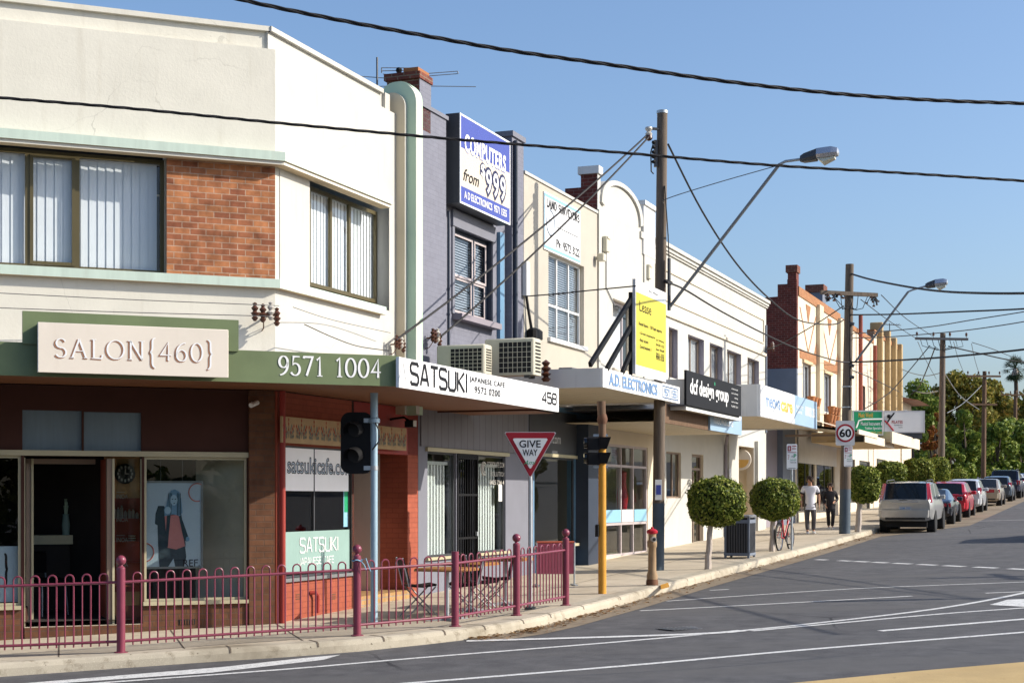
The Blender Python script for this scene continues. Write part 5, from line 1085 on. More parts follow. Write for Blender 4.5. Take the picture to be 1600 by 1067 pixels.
o = thing('red_display', 'red display item standing behind the electronics shop glass', 'display', Wg.w((f2+f3)/2, .5, zq[2]), ANB); MB().lathe((0, 0, 0), [(.12, 0), (.16, .3), (.10, .7), (.12, .95), (.001, 1.0)], 'red_gloss', 12).build('display_body', o)
o = thing('blue_display', 'pale blue poster standing behind the electronics shop glass', 'display', Wg.w((f0+f1)/2+.05, .5, zq[2]), ANB); MB().box(-.28, .28, 0, .03, .2, .95, 'border_blue').build('poster', o); MB().box(-.2, .2, -.004, 0, .3, .6, 'sign_blue').build('print', o)

# ------------------------------------------------------------------ long white building
L, lx1 = facade(1021.5, 1197)
lng = thing('long_white_building', 'long white two storey building with a moulded cornice and four windows', 'building', L.loc(), ANB)
def Lp(x, y, o=0.0): return L.px(x, y, o)
zt1 = Lp(1110, 424)[1]; zm1 = Lp(1100, 515)[1]
wins = [(1045, 1059, 510, 0), (1075, 1100, 523, 0), (1109, 1129, 537, 0), (1136, 1158, 549, 0), (1168, 1186, 565, 0)]
zw1 = Lp(1085, 528, .1)[1]; zw0 = Lp(1085, 602, .1)[1]
hol = [(Lp(a, 0, .0)[0], Lp(b, 0, .0)[0], zw0, zw1) for a, b, c, d in wins]
zLl = Lp(1110, 660)[1]
MB().wall(0, lx1, zLl, zt1-.05, 0, .32, hol, 'white_render', 'lilac_grey').build('upper_wall', lng)
c = MB()
for z, h, d in ((zt1-.05, .10, .14), (zt1-.14, .088, .09), (zt1-.20, .058, .05)): c.box(-.02, lx1+.06, -d, .3, z, z+h, 'white_render')
c.build('cornice', lng)
zpan0, zpan1 = zm1+.35, zt1-.62
c = MB(); c.frame(.1, lx1-.45, zpan0, zpan1, -.035, -.001, .05, 'warm_white'); c.box(0, lx1-.2, -.06, -.001, zm1-.06, zm1+.03, 'warm_white'); c.build('moulding', lng)
MB().box(lx1-.16, lx1-.06, -.05, -.001, zLl, zt1-.8, 'slate_grey').build('downpipe', lng)
for a, b, z0, z1 in hol:
    fr = window(lng, L, 0, a, b, z0, z1, .16, 'brown_frame', ((a+b)/2,), t=.05, gl='window_glass', back='room_wall', blinds='vertical')
    MB().box(a-.04, b+.04, -.05, .1, z0-.07, z0, 'white_render').build('sill', fr)
shell(lng, [(lx1, .3), (lx1, 11), (0, 11), (0, .3)], -.5, zt1-.4, 'white_render')
za0 = Lp(1165, 690)[1]
g = [Lp(x, 0)[0] for x in (1041, 1064, 1081, 1099, 1152, 1178)]
h1_ = (g[0], g[1], Lp(1050, 778)[1], Lp(1050, 706)[1]); h2_ = (g[2], g[3], .0, Lp(1090, 710)[1]); h3_ = (g[4], g[5], -.5, Lp(1160, 697)[1])
MB().wall(-.02, lx1, -.7, zLl-.001, 0, .25, [h1_, h2_, h3_], 'white_render', 'warm_white').build('shop_wall', lng)
w_ = shopwin(lng, 0, *h1_, .06, 'brown_frame', .05, (h1_[0]+(h1_[1]-h1_[0])*.55,)); MB().box(h1_[0]-.2, h1_[1]+.2, 1.2, 1.22, h1_[2]-.2, h1_[3]+.2, 'dark_room').build('backing', w_)
dr_ = MB().frame(h2_[0], h2_[1], .0, h2_[3], .08, .14, .07, 'brown_frame', (), (h2_[3]-.42,)).build('door', lng)
MB().box(h2_[0]+.06, h2_[1]-.06, .11, .12, .05, h2_[3]-.05, 'dark_glass').build('pane', dr_); MB().box(h2_[0]+.35, h2_[0]+.43, .06, .13, .07, h2_[3]-.5, 'brown_frame').build('stile', dr_)
m = MB(); m.box(g[4]-.1, g[5]+.1, 1.6, 1.7, -.6, h3_[3]+.2, 'tan_soffit'); m.box(g[5]+.1, g[5]+.12, .25, 1.7, -.6, h3_[3]+.2, 'warm_white'); m.build('alcove_wall', lng)
MB().box(Lp(1135, 0)[0], Lp(1150, 0)[0], -.09, -.001, -.6, Lp(1140, 668)[1], 'white_render').build('pier', lng); MB().box(Lp(1179, 0)[0], Lp(1190, 0)[0], -.12, -.001, -.6, Lp(1185, 690)[1], 'white_render').build('pier', lng)
MB().tube([(Lp(1134, 0, -.06)[0], -.06, -.2), (Lp(1134, 0, -.06)[0], -.06, Lp(1134, 695)[1]), (Lp(1137, 0, -.2)[0], -.2, Lp(1137, 682)[1])], .05, 'lilac_grey', 8).build('drain_pipe', lng)
c = MB(); words(c, '450', Lp(1074, 0, -.01)[0], Lp(1079.5, 0, -.01)[0], Lp(1077, 760)[1], Lp(1077, 749)[1], -.01, 'ink'); c.build('street_number', lng, smooth=False)
t = thing('round_sign', 'round cream and orange hanging sign in the alcove of the white building', 'sign', L.w(Lp(1157, 0, .3)[0], .3, Lp(1157, 718, .3)[1]), ANB-R(70))
M('badge_orange', (.58, .33, .08)); MB().lathe((0, 0, 0), [(.34, -.02), (.36, 0), (.34, .02), (.001, .02)], 'sign_cream', 26, 'y').build('disc', t)
c = MB(); c.prism([(p[0]*.27, p[1]*.27) for p in arc(0, 0, 1, 1, 180, 360, 14)], -.035, -.022, 'badge_orange'); c.build('emblem', t); MB().cyl((0, 0, .35), (0, 0, .55), .012, 'black_metal').build('hanger', t)
t = thing('wall_plaque', 'small grey letter plate on the white pier by the alcove', 'plaque', L.w(Lp(1140, 0, -.1)[0], -.1, Lp(1140, 742, -.1)[1]), ANB); MB().bbox(-.14, .14, -.03, -.001, -.2, .2, 'soft_grey_ink', .008).build('plate', t); MB().box(-.1, .1, -.033, -.03, -.12, .12, 'white_gloss').build('print', t)
af3, ax3, cz0, cz1 = awning(1185.5, 1274, 600, 650, 'awning', lng, ('white_gloss', 'cream_soffit', 'concrete_white'), ext=.4)
p = af3.w(0, -.05, cz0); t = thing('care_sign', 'white and blue fascia sign reading mecwacare', 'sign', p, ANB); q = cz1-cz0
MB().box(.0, ax3*.56, 0, .045, .0, q, 'white_gloss').build('white_panel', t); MB().box(ax3*.562, ax3, 0, .045, .0, q, 'sign_sky').build('blue_panel', t)
c = MB(); words(c, 'mecwa', ax3*.08, ax3*.31, q*.34, q*.64, -.004, 'letter_blue', .015); words(c, 'care', ax3*.325, ax3*.52, q*.34, q*.64, -.004, 'sign_orange', .03)
words(c, 'RESPITE', ax3*.59, ax3*.72, q*.56, q*.68, -.004, 'white_gloss'); words(c, 'CARE', ax3*.59, ax3*.70, q*.40, q*.50, -.004, 'white_gloss'); words(c, '1800 021 205', ax3*.76, ax3*.96, q*.40, q*.72, -.004, 'white_gloss', .03); c.build('lettering', t, smooth=False)
# gabled shop's own low awning under the black board
fx = Fr(onB(1040, 2.3), ANB); p = fx.w(0, 0, fx.zz(1040, 668)); t = thing('blue_fascia_sign', 'pale blue fascia sign hanging below the black design group board', 'sign', p, ANB)
f = Fr(p.xy, ANB, p.z); a_, b_ = f.x(1110), f.x(1159); zz0, zz1 = f.zz(1159, 680), f.zz(1159, 651)
MB().box(a_, b_, 0, .05, zz0, zz1, 'sign_sky').build('board', t); c = MB(); words(c, 'mecwacare', a_+(b_-a_)*.1, b_-(b_-a_)*.3, zz0+(zz1-zz0)*.35, zz0+(zz1-zz0)*.7, -.004, 'white_gloss'); c.build('lettering', t, smooth=False)
f = Fr(p.xy, ANB, p.z)
lo = L.l(f.w(f.x(1040), 0, zz0)); hi = L.l(f.w(b_, 0, zz0))
o = MB().flat([(lo.x, lo.y+.05), (hi.x, hi.y+.05), (hi.x, -.02), (lo.x, -.02)], lo.z+.03, 'cream_soffit').flat([(lo.x, lo.y+.05), (hi.x, hi.y+.05), (hi.x, -.02), (lo.x, -.02)], lo.z+.3, 'roof_tin').build('awning', lng)
MB().box(lo.x, hi.x-.02, lo.y+.052, lo.y+.1, lo.z, lo.z+zz1-zz0-.02, 'brown_timber').build('fascia', o)
# ------------------------------------------------------------------ brick sided building and the row beyond
Q, qx1 = facade(1245, 1312)
rb_ = thing('brick_sided_building', 'cream fronted building with a stepped dark red brick side wall and chimney', 'building', Q.loc(), ANB)
def Qp(x, y, o=0.0): return Q.px(x, y, o)
def side(y): return Qp(1245, y)[1]
Qs = Fr(Q.o, ANB-R(90), Q.z)                           # side wall axes: x towards the street
def sx(px): return -Qs.x(px)                           # metres in from the front
c = MB(); zpar = Qp(1260, 470)[1]; zs_ = [side(y) for y in (575, 462, 443, 432)]
pts = [(0, zs_[0]), (0, side(436)), (sx(1230), side(436)), (sx(1230), zs_[2]), (sx(1215), zs_[2]), (sx(1215), zs_[1]), (9, zs_[1]-.3), (9, zs_[0])]
tri_o = MB(); tri_o.add([(0, a, b) for a, b in pts]+[(.25, a, b) for a, b in pts], [], 'dark_red_brick')
tt = tessellate_polygon([[Vector((a, b, 0)) for a, b in pts]]); n = len(pts)
tri_o.add([(0, a, b) for a, b in pts]+[(.25, a, b) for a, b in pts], [tuple(i) for i in tt]+[tuple(j+n for j in i) for i in tt]+[(i, (i+1) % n, (i+1) % n+n, i+n) for i in range(n)], 'dark_red_brick')
tri_o.build('side_wall', rb_, smooth=False)
c = MB(); c.box(-.004, .25, .0, 9, -.8, zs_[0]-.003, 'slate_grey'); c.build('side_wall_base', rb_)
c = MB(); c.box(-.02, .5, .02, sx(1231), side(436)-.4, side(425), 'dark_red_brick'); c.box(-.07, .55, -.03, sx(1230)+.05, side(425)-.001, side(414), 'chimney_brick'); c.build('chimney', rb_)
zq0 = Qp(1270, 668)[1]
wq = [(1254, 1267, 566, 628), (1286.5, 1298.5, 582, 643)]; hq = []
for a, b, y0, y1 in wq: hq.append((Qp(a, 0)[0], Qp(b, 0)[0], Qp(a, y1)[1], Qp(a, y0)[1]))
MB().wall(.25, qx1, zq0, zpar, 0, .3, hq, 'warm_white', 'brown_frame').build('upper_wall', rb_)
c = MB(); c.box(.252, qx1, -.04, .32, zpar, zpar+.35, 'orange_trim_brick'); c.build('parapet_coping', rb_)
bays = [(1247, 1275), (1281, 1308)]
c = MB()
for a, b in bays:
    xa, xb = Qp(a, 0)[0]+.3, Qp(b, 0)[0]; zt, zb = zpar-.15, zpar-2.35; mid = (xa+xb)/2
    c.prism([(mid-.5, zt), (mid+.5, zt), (mid, zt-.7)], -.02, -.001, 'orange_trim_brick'); c.prism([(xa, zb), (xb, zb), (xb, zb+.9), (xb-.5, zb+.35), (xa, zb+.35)], -.02, -.001, 'orange_trim_brick')
    for q0, q1 in ((xa+.05, mid), (xb-.05, mid)): c.prism([(q0-.06, zt-.25), (q0+.06, zt-.25), (q1+.06, zb+.35), (q1-.06, zb+.35)], -.016, -.001, 'orange_trim_brick')
c.build('brick_pattern', rb_)
for a, b in ((1275, 1281), (1308, 1313)): MB().box(Qp(a, 0)[0], Qp(b, 0)[0], -.16, -.001, zq0, zpar+.1, 'fin_cream').build('pilaster', rb_)
for h in hq:
    fr = window(rb_, Q, 0, *h, .1, 'white_frame', ((h[0]+h[1])/2,), t=.06, gl='window_glass', blinds='venetian'); MB().box(h[0]-.06, h[1]+.06, -.08, -.001, h[3], h[3]+.12, 'tan_soffit').build('lintel', fr)
shell(rb_, [(qx1, .3), (qx1, 9), (.26, 9)], -.5, zpar-.5, 'dark_red_brick')
MB().flat([(qx1, .3), (qx1, 9), (.26, 9), (.26, .3)], zpar-.6, 'roof_tin').build('roof_deck', rb_)
# second chimney
p = Q.w(Qp(1278, 0, 2)[0], 2.0, Qp(1276, 470, 2)[1]-1.0); t = thing('roof_chimney', 'short brick and grey chimney on the roof behind the cream parapet', 'chimney', p, ANB)
f = Fr(p.xy, ANB, p.z); zt = f.zz(1273, 443); zm = f.zz(1273, 455); MB().box(-.45, .45, -.3, .45, 0, zm, 'slate_grey').build('shaft', t); MB().box(-.52, .52, -.36, .52, zm, zt, 'chimney_brick').build('cap', t)
for k, (h, lab) in enumerate(zip(hq, ('row of terracotta pots on the sill of the nearer cream window', 'terracotta pots stacked round the sill of the farther cream window'))):
    t = thing('pot_shelf', lab, 'plant pots', Q.w(h[0], -.02, h[2]-.1), ANB)
    c = MB(); w_ = h[1]-h[0]; c.box(-.05, w_+.15, -.28, 0, -.06, 0, 'orange_trim_brick')
    if k: c.box(.05, w_, -.2, 0, -1.1, -.06, 'orange_trim_brick')
    c.build('ledge', t)
    for r_ in range(1+2*k):
        for j in range(3): MB().lathe((.08+j*(w_)/2.6, -.30+.05*r_, -.35*r_+.0), [(.10, 0), (.16, .28), (.17, .32), (.14, .32), (.001, .24)], 'terracotta', 10).build('flowerpot', t)
# street level of the brick sided building: set back entry, panels, windows
c = MB(); c.box(-4.9, -2.7, .2, .4, -.8, side(640), 'lilac_grey'); c.box(-2.7, -.3, .0, .3, -.8, side(640), 'slate_grey'); c.build('laneway_wall', rb_)
zz_ = Qp(1270, 690)[1]; q1 = [Qp(x, 0)[0] for x in (1247, 1273, 1276, 1304, 1308)]
MB().wall(-.3, qx1, -.8, zq0, 0, .25, [(q1[0], q1[1], Qp(1260, 800)[1], Qp(1260, 722)[1]), (q1[2], q1[3], Qp(1290, 800)[1], Qp(1290, 712)[1])], 'warm_white').build('shop_wall', rb_)
for a, b, y in ((q1[0], q1[1], 722), (q1[2], q1[3], 712)): 
    w_ = shopwin(rb_, 0, a, b, Qp(1275, 800)[1], Qp((1260 if y == 722 else 1290), y)[1], .05, 'dark_grey_metal', .05, ((a+b)/2,)); MB().box(a-.2, b+.2, 2, 2.02, -.3, 3, 'dark_room').build('backing', w_)
MB().box(q1[0], q1[4]-.3, -.03, -.001, zz_-.9, zz_+.35, 'concrete_white').build('sign_panel', rb_)
# sloping shade awning
aq = Fr(onB(1310, 0), ANB)
fr_ = Fr(onB(1333, 3.2), ANB); a0 = Q.l(fr_.w(0, 0, fr_.zz(1333, 668)))
c = MB(); xs0, xs1 = Qp(1243, 0)[0], a0.x+2.2
c.add([(xs0, -.02, a0.z+.42), (xs1, -.02, a0.z+.42), (xs1, -3.0, a0.z), (xs0, -3.0, a0.z)], [(0, 1, 2, 3)], 'roof_tin'); c.add([(xs0, -.02, a0.z+.28), (xs1, -.02, a0.z+.28), (xs1, -3.0, a0.z-.06), (xs0, -3.0, a0.z-.06)], [(3, 2, 1, 0)], 'cream_soffit')
o = c.build('awning', rb_, smooth=False); MB().box(xs0, xs1, -3.06, -3.0, a0.z-.12, a0.z+.04, 'warm_white').build('fascia', o)

def row_building(px0, px1, ytop, ytx, label, wall, cols, colm, wins, trim='orange_trim_brick', colw=.3, step=None):
    f, x1 = facade(px0, px1); t = thing('shop_building', label, 'building', f.loc(), ANB, 'shops further up the street')
    zt = f.zz(ytx, ytop); h = [(f.x(a), f.x(b), f.zz(a, y1), f.zz(a, y0)) for a, b, y0, y1 in wins]
    MB().wall(0, x1, f.zz(px0, 680), zt, 0, .3, h, wall, 'brown_frame').build('upper_wall', t); MB().box(0, x1, -.05, .33, zt, zt+.22, trim).build('parapet_coping', t)
    for px, yt in cols:
        x = f.x(px); MB().bbox(x-colw, x+colw, -.28, .35, f.zz(px0, 680), f.zz(px, yt), colm, .03).build('pilaster', t)
    for q in h:
        fr = window(t, f, 0, *q, .1, 'brown_frame', ((q[0]+q[1])/2,), t=.07, gl='window_glass', blinds='venetian')
    MB().wall(0, x1, -1, f.zz(px0, 680), 0, .3, [(x1*.1, x1*.42, .5, 2.5), (x1*.55, x1*.9, 0, 2.5)], wall).build('shop_wall', t)
    w_ = shopwin(t, 0, x1*.1, x1*.42, .5, 2.5, .06, 'dark_grey_metal'); MB().box(0, x1, 1.5, 1.52, 0, 3, 'dark_room').build('backing', w_); shopwin(t, 0, x1*.55, x1*.9, 0, 2.5, .06, 'dark_grey_metal')
    shell(t, [(x1, .3), (x1, 10), (0, 10), (0, .3)], -.5, zt-.3, wall)
    return t, f, x1
M('red_column_paint', (.26, .065, .04), var=.2)
rc, rf, rx = row_building(1313.2, 1364, 520, 1338, 'cream building between the cream pilaster and two red drain columns', 'warm_white', (), 'fin_cream', [(1343.5, 1352, 600, 640), (1318, 1325, 588, 636)])
for px, yt in ((1338, 492), (1361, 540)):
    x = rf.x(px); MB().cyl((x, -.2, rf.zz(1320, 690)), (x, -.2, rf.zz(px, yt)), .10, 'red_column_paint', 10).build('red_column', rc)
row_building(1365, 1407, 535, 1385, 'ochre building with tall yellow ribbed pilasters', 'warm_white', ((1371, 504), (1383, 517), (1393, 528), (1402, 538)), 'ochre_paint', [(1375.5, 1379, 598, 640), (1387, 1390, 606, 640)], colw=.2)
fg = Fr(onB(1409), ANB); t = thing('gabled_house', 'small cream house with overhanging eaves after the last shop', 'house', fg.loc(), ANB)
xg = fg.x(1424); zg_ = fg.zz(1412, 625); MB().box(0, xg, 0, 8, -1, zg_, 'warm_white').build('wall', t)
zr = fg.zz(1409, 596); MB().loft([[(-.6, -1.0, zg_-.1), (-.6, 4, zr), (-.6, 9, zg_-.1)], [(xg+.9, -1.0, zg_-.1), (xg+.9, 4, zr), (xg+.9, 9, zg_-.1)]], 'roof_tile').build('roof', t)
MB().box(xg*.3, xg*.7, -.02, .02, zg_-1.9, zg_-.5, 'white_frame').build('window', t)
# flat awnings further up
for k, (px0, px1, yt, yb, lab, par) in enumerate(((1400, 1437, 664, 690, 'awning', rc),)):
    f = Fr(onB(1394, 3.3), ANB)
    t = thing('street_awning', 'cream box awning below the white pilates board', 'awning', f.w(0, 0, f.zz(1394, 684)), ANB); g = Fr(f.o, ANB, f.z+f.zz(1394, 684)); x1 = g.x(1437); z0, z1 = g.zz(1394, 692), g.zz(1394, 674)
    MB().box(0, x1, 0, .06, z0, z1, 'warm_white').build('fascia', t); MB().box(0.01, x1-.01, .061, 3.1, z0+.05, z0+.1, 'tan_soffit').build('soffit', t); MB().box(0, .05, .061, 3.1, z0+.11, z1, 'tan_soffit').build('end_panel', t); MB().box(.051, x1-.01, .061, 3.1, z1-.1, z1-.05, 'roof_tin').build('roof', t)
f = Fr(onB(1350, 3.0), ANB); g = Fr(f.o, ANB, f.z+f.zz(1350, 672)); t = thing('street_awning', 'sloping cream canvas awning below the green music board', 'awning', f.w(0, 0, f.zz(1350, 672)), ANB)
x1 = g.x(1396); c = MB(); c.add([(0, 0, -.15), (x1, 0, -.15), (x1, 2.8, .7), (0, 2.8, .7)], [(0, 1, 2, 3)], 'warm_white').add([(0, 0, -.2), (x1, 0, -.2), (x1, 2.8, .62), (0, 2.8, .62)], [(3, 2, 1, 0)], 'tan_soffit'); c.build('canvas', t, smooth=False); MB().box(0, x1, -.03, 0, -.42, -.12, 'warm_white').build('valance', t); MB().box(-.05, 0, .0, 2.8, -.2, -.12, 'brown_frame').build('arm', t)
def crossboard(name, label, px0, px1, y0, y1, px_pole, d, mat):
    p2 = onB(px_pole, d); Y = p2.y; p = at(px0, y1, Y); f = Fr(p.xy, 0, p.z)
    t = thing(name, label, 'sign', p); x1, z1 = f.x(px1), f.zz(px0, y0); MB().box(0, x1, 0, .12, 0, z1, mat).build('board', t); MB().frame(0, x1, 0, z1, -.008, .0, .05, 'sign_grey').build('rim', t); MB().box(.1, x1-.1, .04, .08, -.25, 0, 'dark_grey_metal').build('base_rail', t)
    return t, x1, z1
t, W, hb = crossboard('music_sign', 'green board advertising Music World instrument tuition above the awning', 1332, 1380, 641, 680, 1372, 2.8, 'sign_green')
c = MB(); words(c, 'Music World', W*.2, W*.66, hb*.72, hb*.90, -.012, 'sign_orange', .02); words(c, 'Musical Instrument &', W*.27, W*.97, hb*.40, hb*.54, -.012, 'white_gloss', .01); words(c, 'Tuition Specialist', W*.40, W*.97, hb*.21, hb*.34, -.012, 'white_gloss', .01); words(c, 'Ph: 9572 2293', W*.48, W*.97, hb*.05, hb*.15, -.012, 'sign_orange')
c.tube([(W*.12, -.012, hb*.3), (W*.16, -.012, hb*.42), (W*.2, -.012, hb*.58), (W*.35, -.012, hb*.64), (W*.97, -.012, hb*.65)], .03, 'white_gloss', 5); c.build('lettering', t, smooth=False)
t, W, hb = crossboard('pilates_sign', 'pale grey board with a leaping figure and the word PILATES', 1380.5, 1445, 641.5, 676, 1410, 2.9, 'white_paint')
c = MB(); words(c, 'PILATES', W*.20, W*.46, hb*.42, hb*.55, -.012, 'sign_red', .02); words(c, 'foundation', W*.26, W*.46, hb*.32, hb*.38, -.012, 'ink'); words(c, 'studio', W*.36, W*.46, hb*.22, hb*.28, -.012, 'ink')
c.tube([(W*.03, -.012, hb*.55), (W*.10, -.012, hb*.42), (W*.24, -.012, hb*.10)], .035, 'sign_red', 5); c.tube([(W*.07, -.012, hb*.40), (W*.14, -.012, hb*.6), (W*.2, -.012, hb*.75), (W*.26, -.012, hb*.9)], .03, 'ink', 5); c.ball((W*.13, -.02, hb*.74), .09, 'ink', n=10); c.build('printed_figure', t, smooth=False)
pg = at(1487, 697, 122); t = thing('carport', 'flat white roofed forecourt canopy beyond the clipped trees', 'canopy', pg, ANB); f = Fr(pg.xy, ANB, pg.z); x1 = 8
MB().box(-3.5, .9, -1.5, 3, -.1, .18, 'white_paint').build('roof', t)
for x in (-3.2, -1.4): MB().cyl((x, -1.3, -4.2), (x, -1.3, -.1), .06, 'white_paint').build('post', t)
# ------------------------------------------------------------------ maroon pedestrian fence
fpts = [(-190, 1035), (189, 1019.5), (558, 993), (711, 978.5), (807, 961), (884, 945.5)]
fw = [ground(*q) for q in fpts]; base = fw[1]
t = thing('pedestrian_fence', 'maroon hooped steel pedestrian fence with ball topped posts along the kerb', 'fence', base)
def rel(p): return p-base
for i, p in enumerate(fw):
    q = rel(p); c = MB(); hh = 1.02; c.cyl(q-Vector((0, 0, .1)), q+Vector((0, 0, hh)), .052, 'maroon_paint', 16); c.lathe(q, [(.085, 0), (.085, .012), (.052, .02)], 'maroon_paint', 16); po = c.build('post', t)
    if i != 3: MB().lathe(q+Vector((0, 0, hh)), [(.052, 0), (.05, .02), (.025, .035), (.022, .05)]+[(.062*math.sin(R(a)), .105-.062*math.cos(R(a))) for a in range(25, 181, 15)], 'maroon_paint', 16).build('ball_finial', po)
for i in range(len(fw)-1):
    a, b = rel(fw[i]), rel(fw[i+1]); d = b-a; Lh = d.xy.length; u = d/Lh
    n = max(3, round((Lh-.22)/.205)); pit = (Lh-.2)/n; c = MB(); z1, z0, top = .86, .14, .97
    for k in range(n):
        s0 = .1+pit*(k+.22); s1 = s0+pit*.5; r = (s1-s0)/2; mid = (s0+s1)/2; pts = []
        def P(s, z): return a+u*s+Vector((0, 0, z))
        pts = [P(s0, z0-.05), P(s0, top-r)]+[P(mid-r*math.cos(R(g)), top-r+r*math.sin(R(g))) for g in range(20, 180, 20)]+[P(s1, top-r), P(s1, z0-.05)]
        c.tube(pts, .0105, 'maroon_paint', 6)
    pn = c.build('hoop_panel', t)
    for z in (z1, z0): MB().tube([P(.02, z), P(Lh-.02, z)], .0175, 'maroon_paint', 8).build('rail', pn)
ro = thing('tied_string', 'pale blue string tied round the post nearest the signal pole', 'string', fw[2]+Vector((0, 0, .98)))
c = MB(); c.tube([(.062*math.cos(a), .062*math.sin(a), .01*math.sin(a*3)) for a in [k*.5 for k in range(13)]], .008, 'border_blue', 5)
c.tube([(.06, -.02, 0), (.12, -.05, .03), (.15, -.04, -.06), (.18, -.03, -.14)], .006, 'border_blue', 5); c.tube([(.05, -.04, 0), (.1, -.06, -.06), (.12, -.04, -.12)], .006, 'border_blue', 5); c.build('cord', ro)

# ------------------------------------------------------------------ signal pole beside the fence
p = ground(584.5, 975); t = thing('traffic_signal', 'black two lamp signal on a pale blue steel pole by the fence', 'traffic light', p)
s = p.y/F; f = Fr(p.xy, 0, p.z)
c = MB(); c.cyl((0, 0, -.1), (0, 0, f.zz(585, 690)), 5.6*s, 'steel_blue', 16); c.cyl((0, 0, f.zz(585, 690)+.0), (0, 0, f.zz(585, 616)), 6.0*s, 'steel_blue', 16); c.lathe((0, 0, f.zz(585, 652)), [(6.1*s, 0), (9*s, -.02), (9.4*s, -.07), (6*s, -.09)], 'steel_blue', 16); c.cyl((0, 0, f.zz(585, 616)), (0, 0, f.zz(585, 614)), 6.3*s, 'steel_blue', 16); c.build('pole', t)
hx = -27*s; hw = 25*s; hh = 48*s; hz = f.zz(558, 692)
def rrect(w, h, r, n=5): return [(sx_*(w-r)+r*math.cos(R(a+90*k/n)), sz_*(h-r)+r*math.sin(R(a+90*k/n))) for sx_, sz_, a in ((1, 1, 0), (-1, 1, 90), (-1, -1, 180), (1, -1, 270)) for k in range(n+1)]
c = MB(); c.prism([(hx+a, hz+b) for a, b in rrect(hw, hh, .13)], -.02, .02, 'black_metal'); c.build('target_board', t)
c = MB(); c.bbox(hx-.15, hx+.15, .02, .2, hz-.42, hz+.42, 'black_metal', .03); c.build('housing', t)
for dz in (.19, -.17):
    MB().cyl((hx-.02, -.02, hz+dz), (hx-.02, -.05, hz+dz), .105, 'rubber', 22).build('lamp_lens', t)
    c = MB(); rings = []
    for k in range(15):
        a = R(-25+230*k/14); rr_ = .118; L_ = .26-.10*abs(math.cos(a))
        rings.append([(hx-.02+rr_*math.cos(a), -.02, hz+dz+rr_*math.sin(a)), (hx-.02+rr_*math.cos(a)-.05, -.02-L_, hz+dz+rr_*math.sin(a)-.03), (hx-.02+(rr_-.006)*math.cos(a)-.05, -.02-L_, hz+dz+(rr_-.006)*math.sin(a)-.03), (hx-.02+(rr_-.006)*math.cos(a), -.02, hz+dz+(rr_-.006)*math.sin(a))])
    c.loft(rings, 'black_metal').build('visor', t)
c = MB(); [c.box(hx+.1, 0, -.03, .03, z-.03, z+.03, 'galvanised') for z in (f.zz(585, 657), f.zz(585, 731))]; [c.lathe((0, 0, z-.03), [(6.3*s, 0), (6.3*s, .06)], 'galvanised', 14) for z in (f.zz(585, 657), f.zz(585, 731))]; c.build('mounting_clamp', t)
MB().tube([(.02, -.06, f.zz(585, 660)), (.075, -.05, f.zz(585, 673)), (.07, -.05, f.zz(585, 690)), (-.02, -.06, f.zz(585, 703))], .011, 'cable', 6).build('signal_cable', t)
# ------------------------------------------------------------------ give way sign
p = ground(828.5, 951.5); t = thing('give_way_sign', 'red and white triangular GIVE WAY sign on a thin steel post', 'road sign', p); s = p.y/F; f = Fr(p.xy, 0, p.z)
c = MB(); c.cyl((0, 0, -.1), (0, 0, f.zz(828, 675)), 3.2*s, 'galvanised', 10); c.lathe((0, 0, 0), [(.09, 0), (.09, .03), (.04, .05)], 'dark_grey_metal', 10); c.build('post', t)
def tri(w_, t_, b_): return [(x*s, f.zz(829, 697)+z*s) for x, z in ((-w_, t_-2), (-w_+1.5, t_), (w_-1.5, t_), (w_, t_-2), (1.5, -b_+1), (0, -b_), (-1.5, -b_+1))]
MB().prism(tri(40, 22, 49), -.055, -.045, 'sign_grey').build('back_plate', t); MB().prism(tri(38.6, 21.2, 47.2), -.060, -.0555, 'sign_red').build('red_border', t); MB().prism(tri(27, 12.2, 35), -.064, -.0605, 'white_paint').build('white_face', t)
c = MB(); words(c, 'GIVE', -17*s, 16*s, f.zz(829, 699), f.zz(829, 688), -.066, 'ink', .015); words(c, 'WAY', -12*s, 11*s, f.zz(829, 712), f.zz(829, 702), -.066, 'ink', .015); c.build('lettering', t, smooth=False)
c = MB(); words(c, 'Ami', -9*s, 8*s, f.zz(829, 726), f.zz(829, 719), -.066, 'sign_green', .005, 1, .2); c.build('graffiti', t, smooth=False)

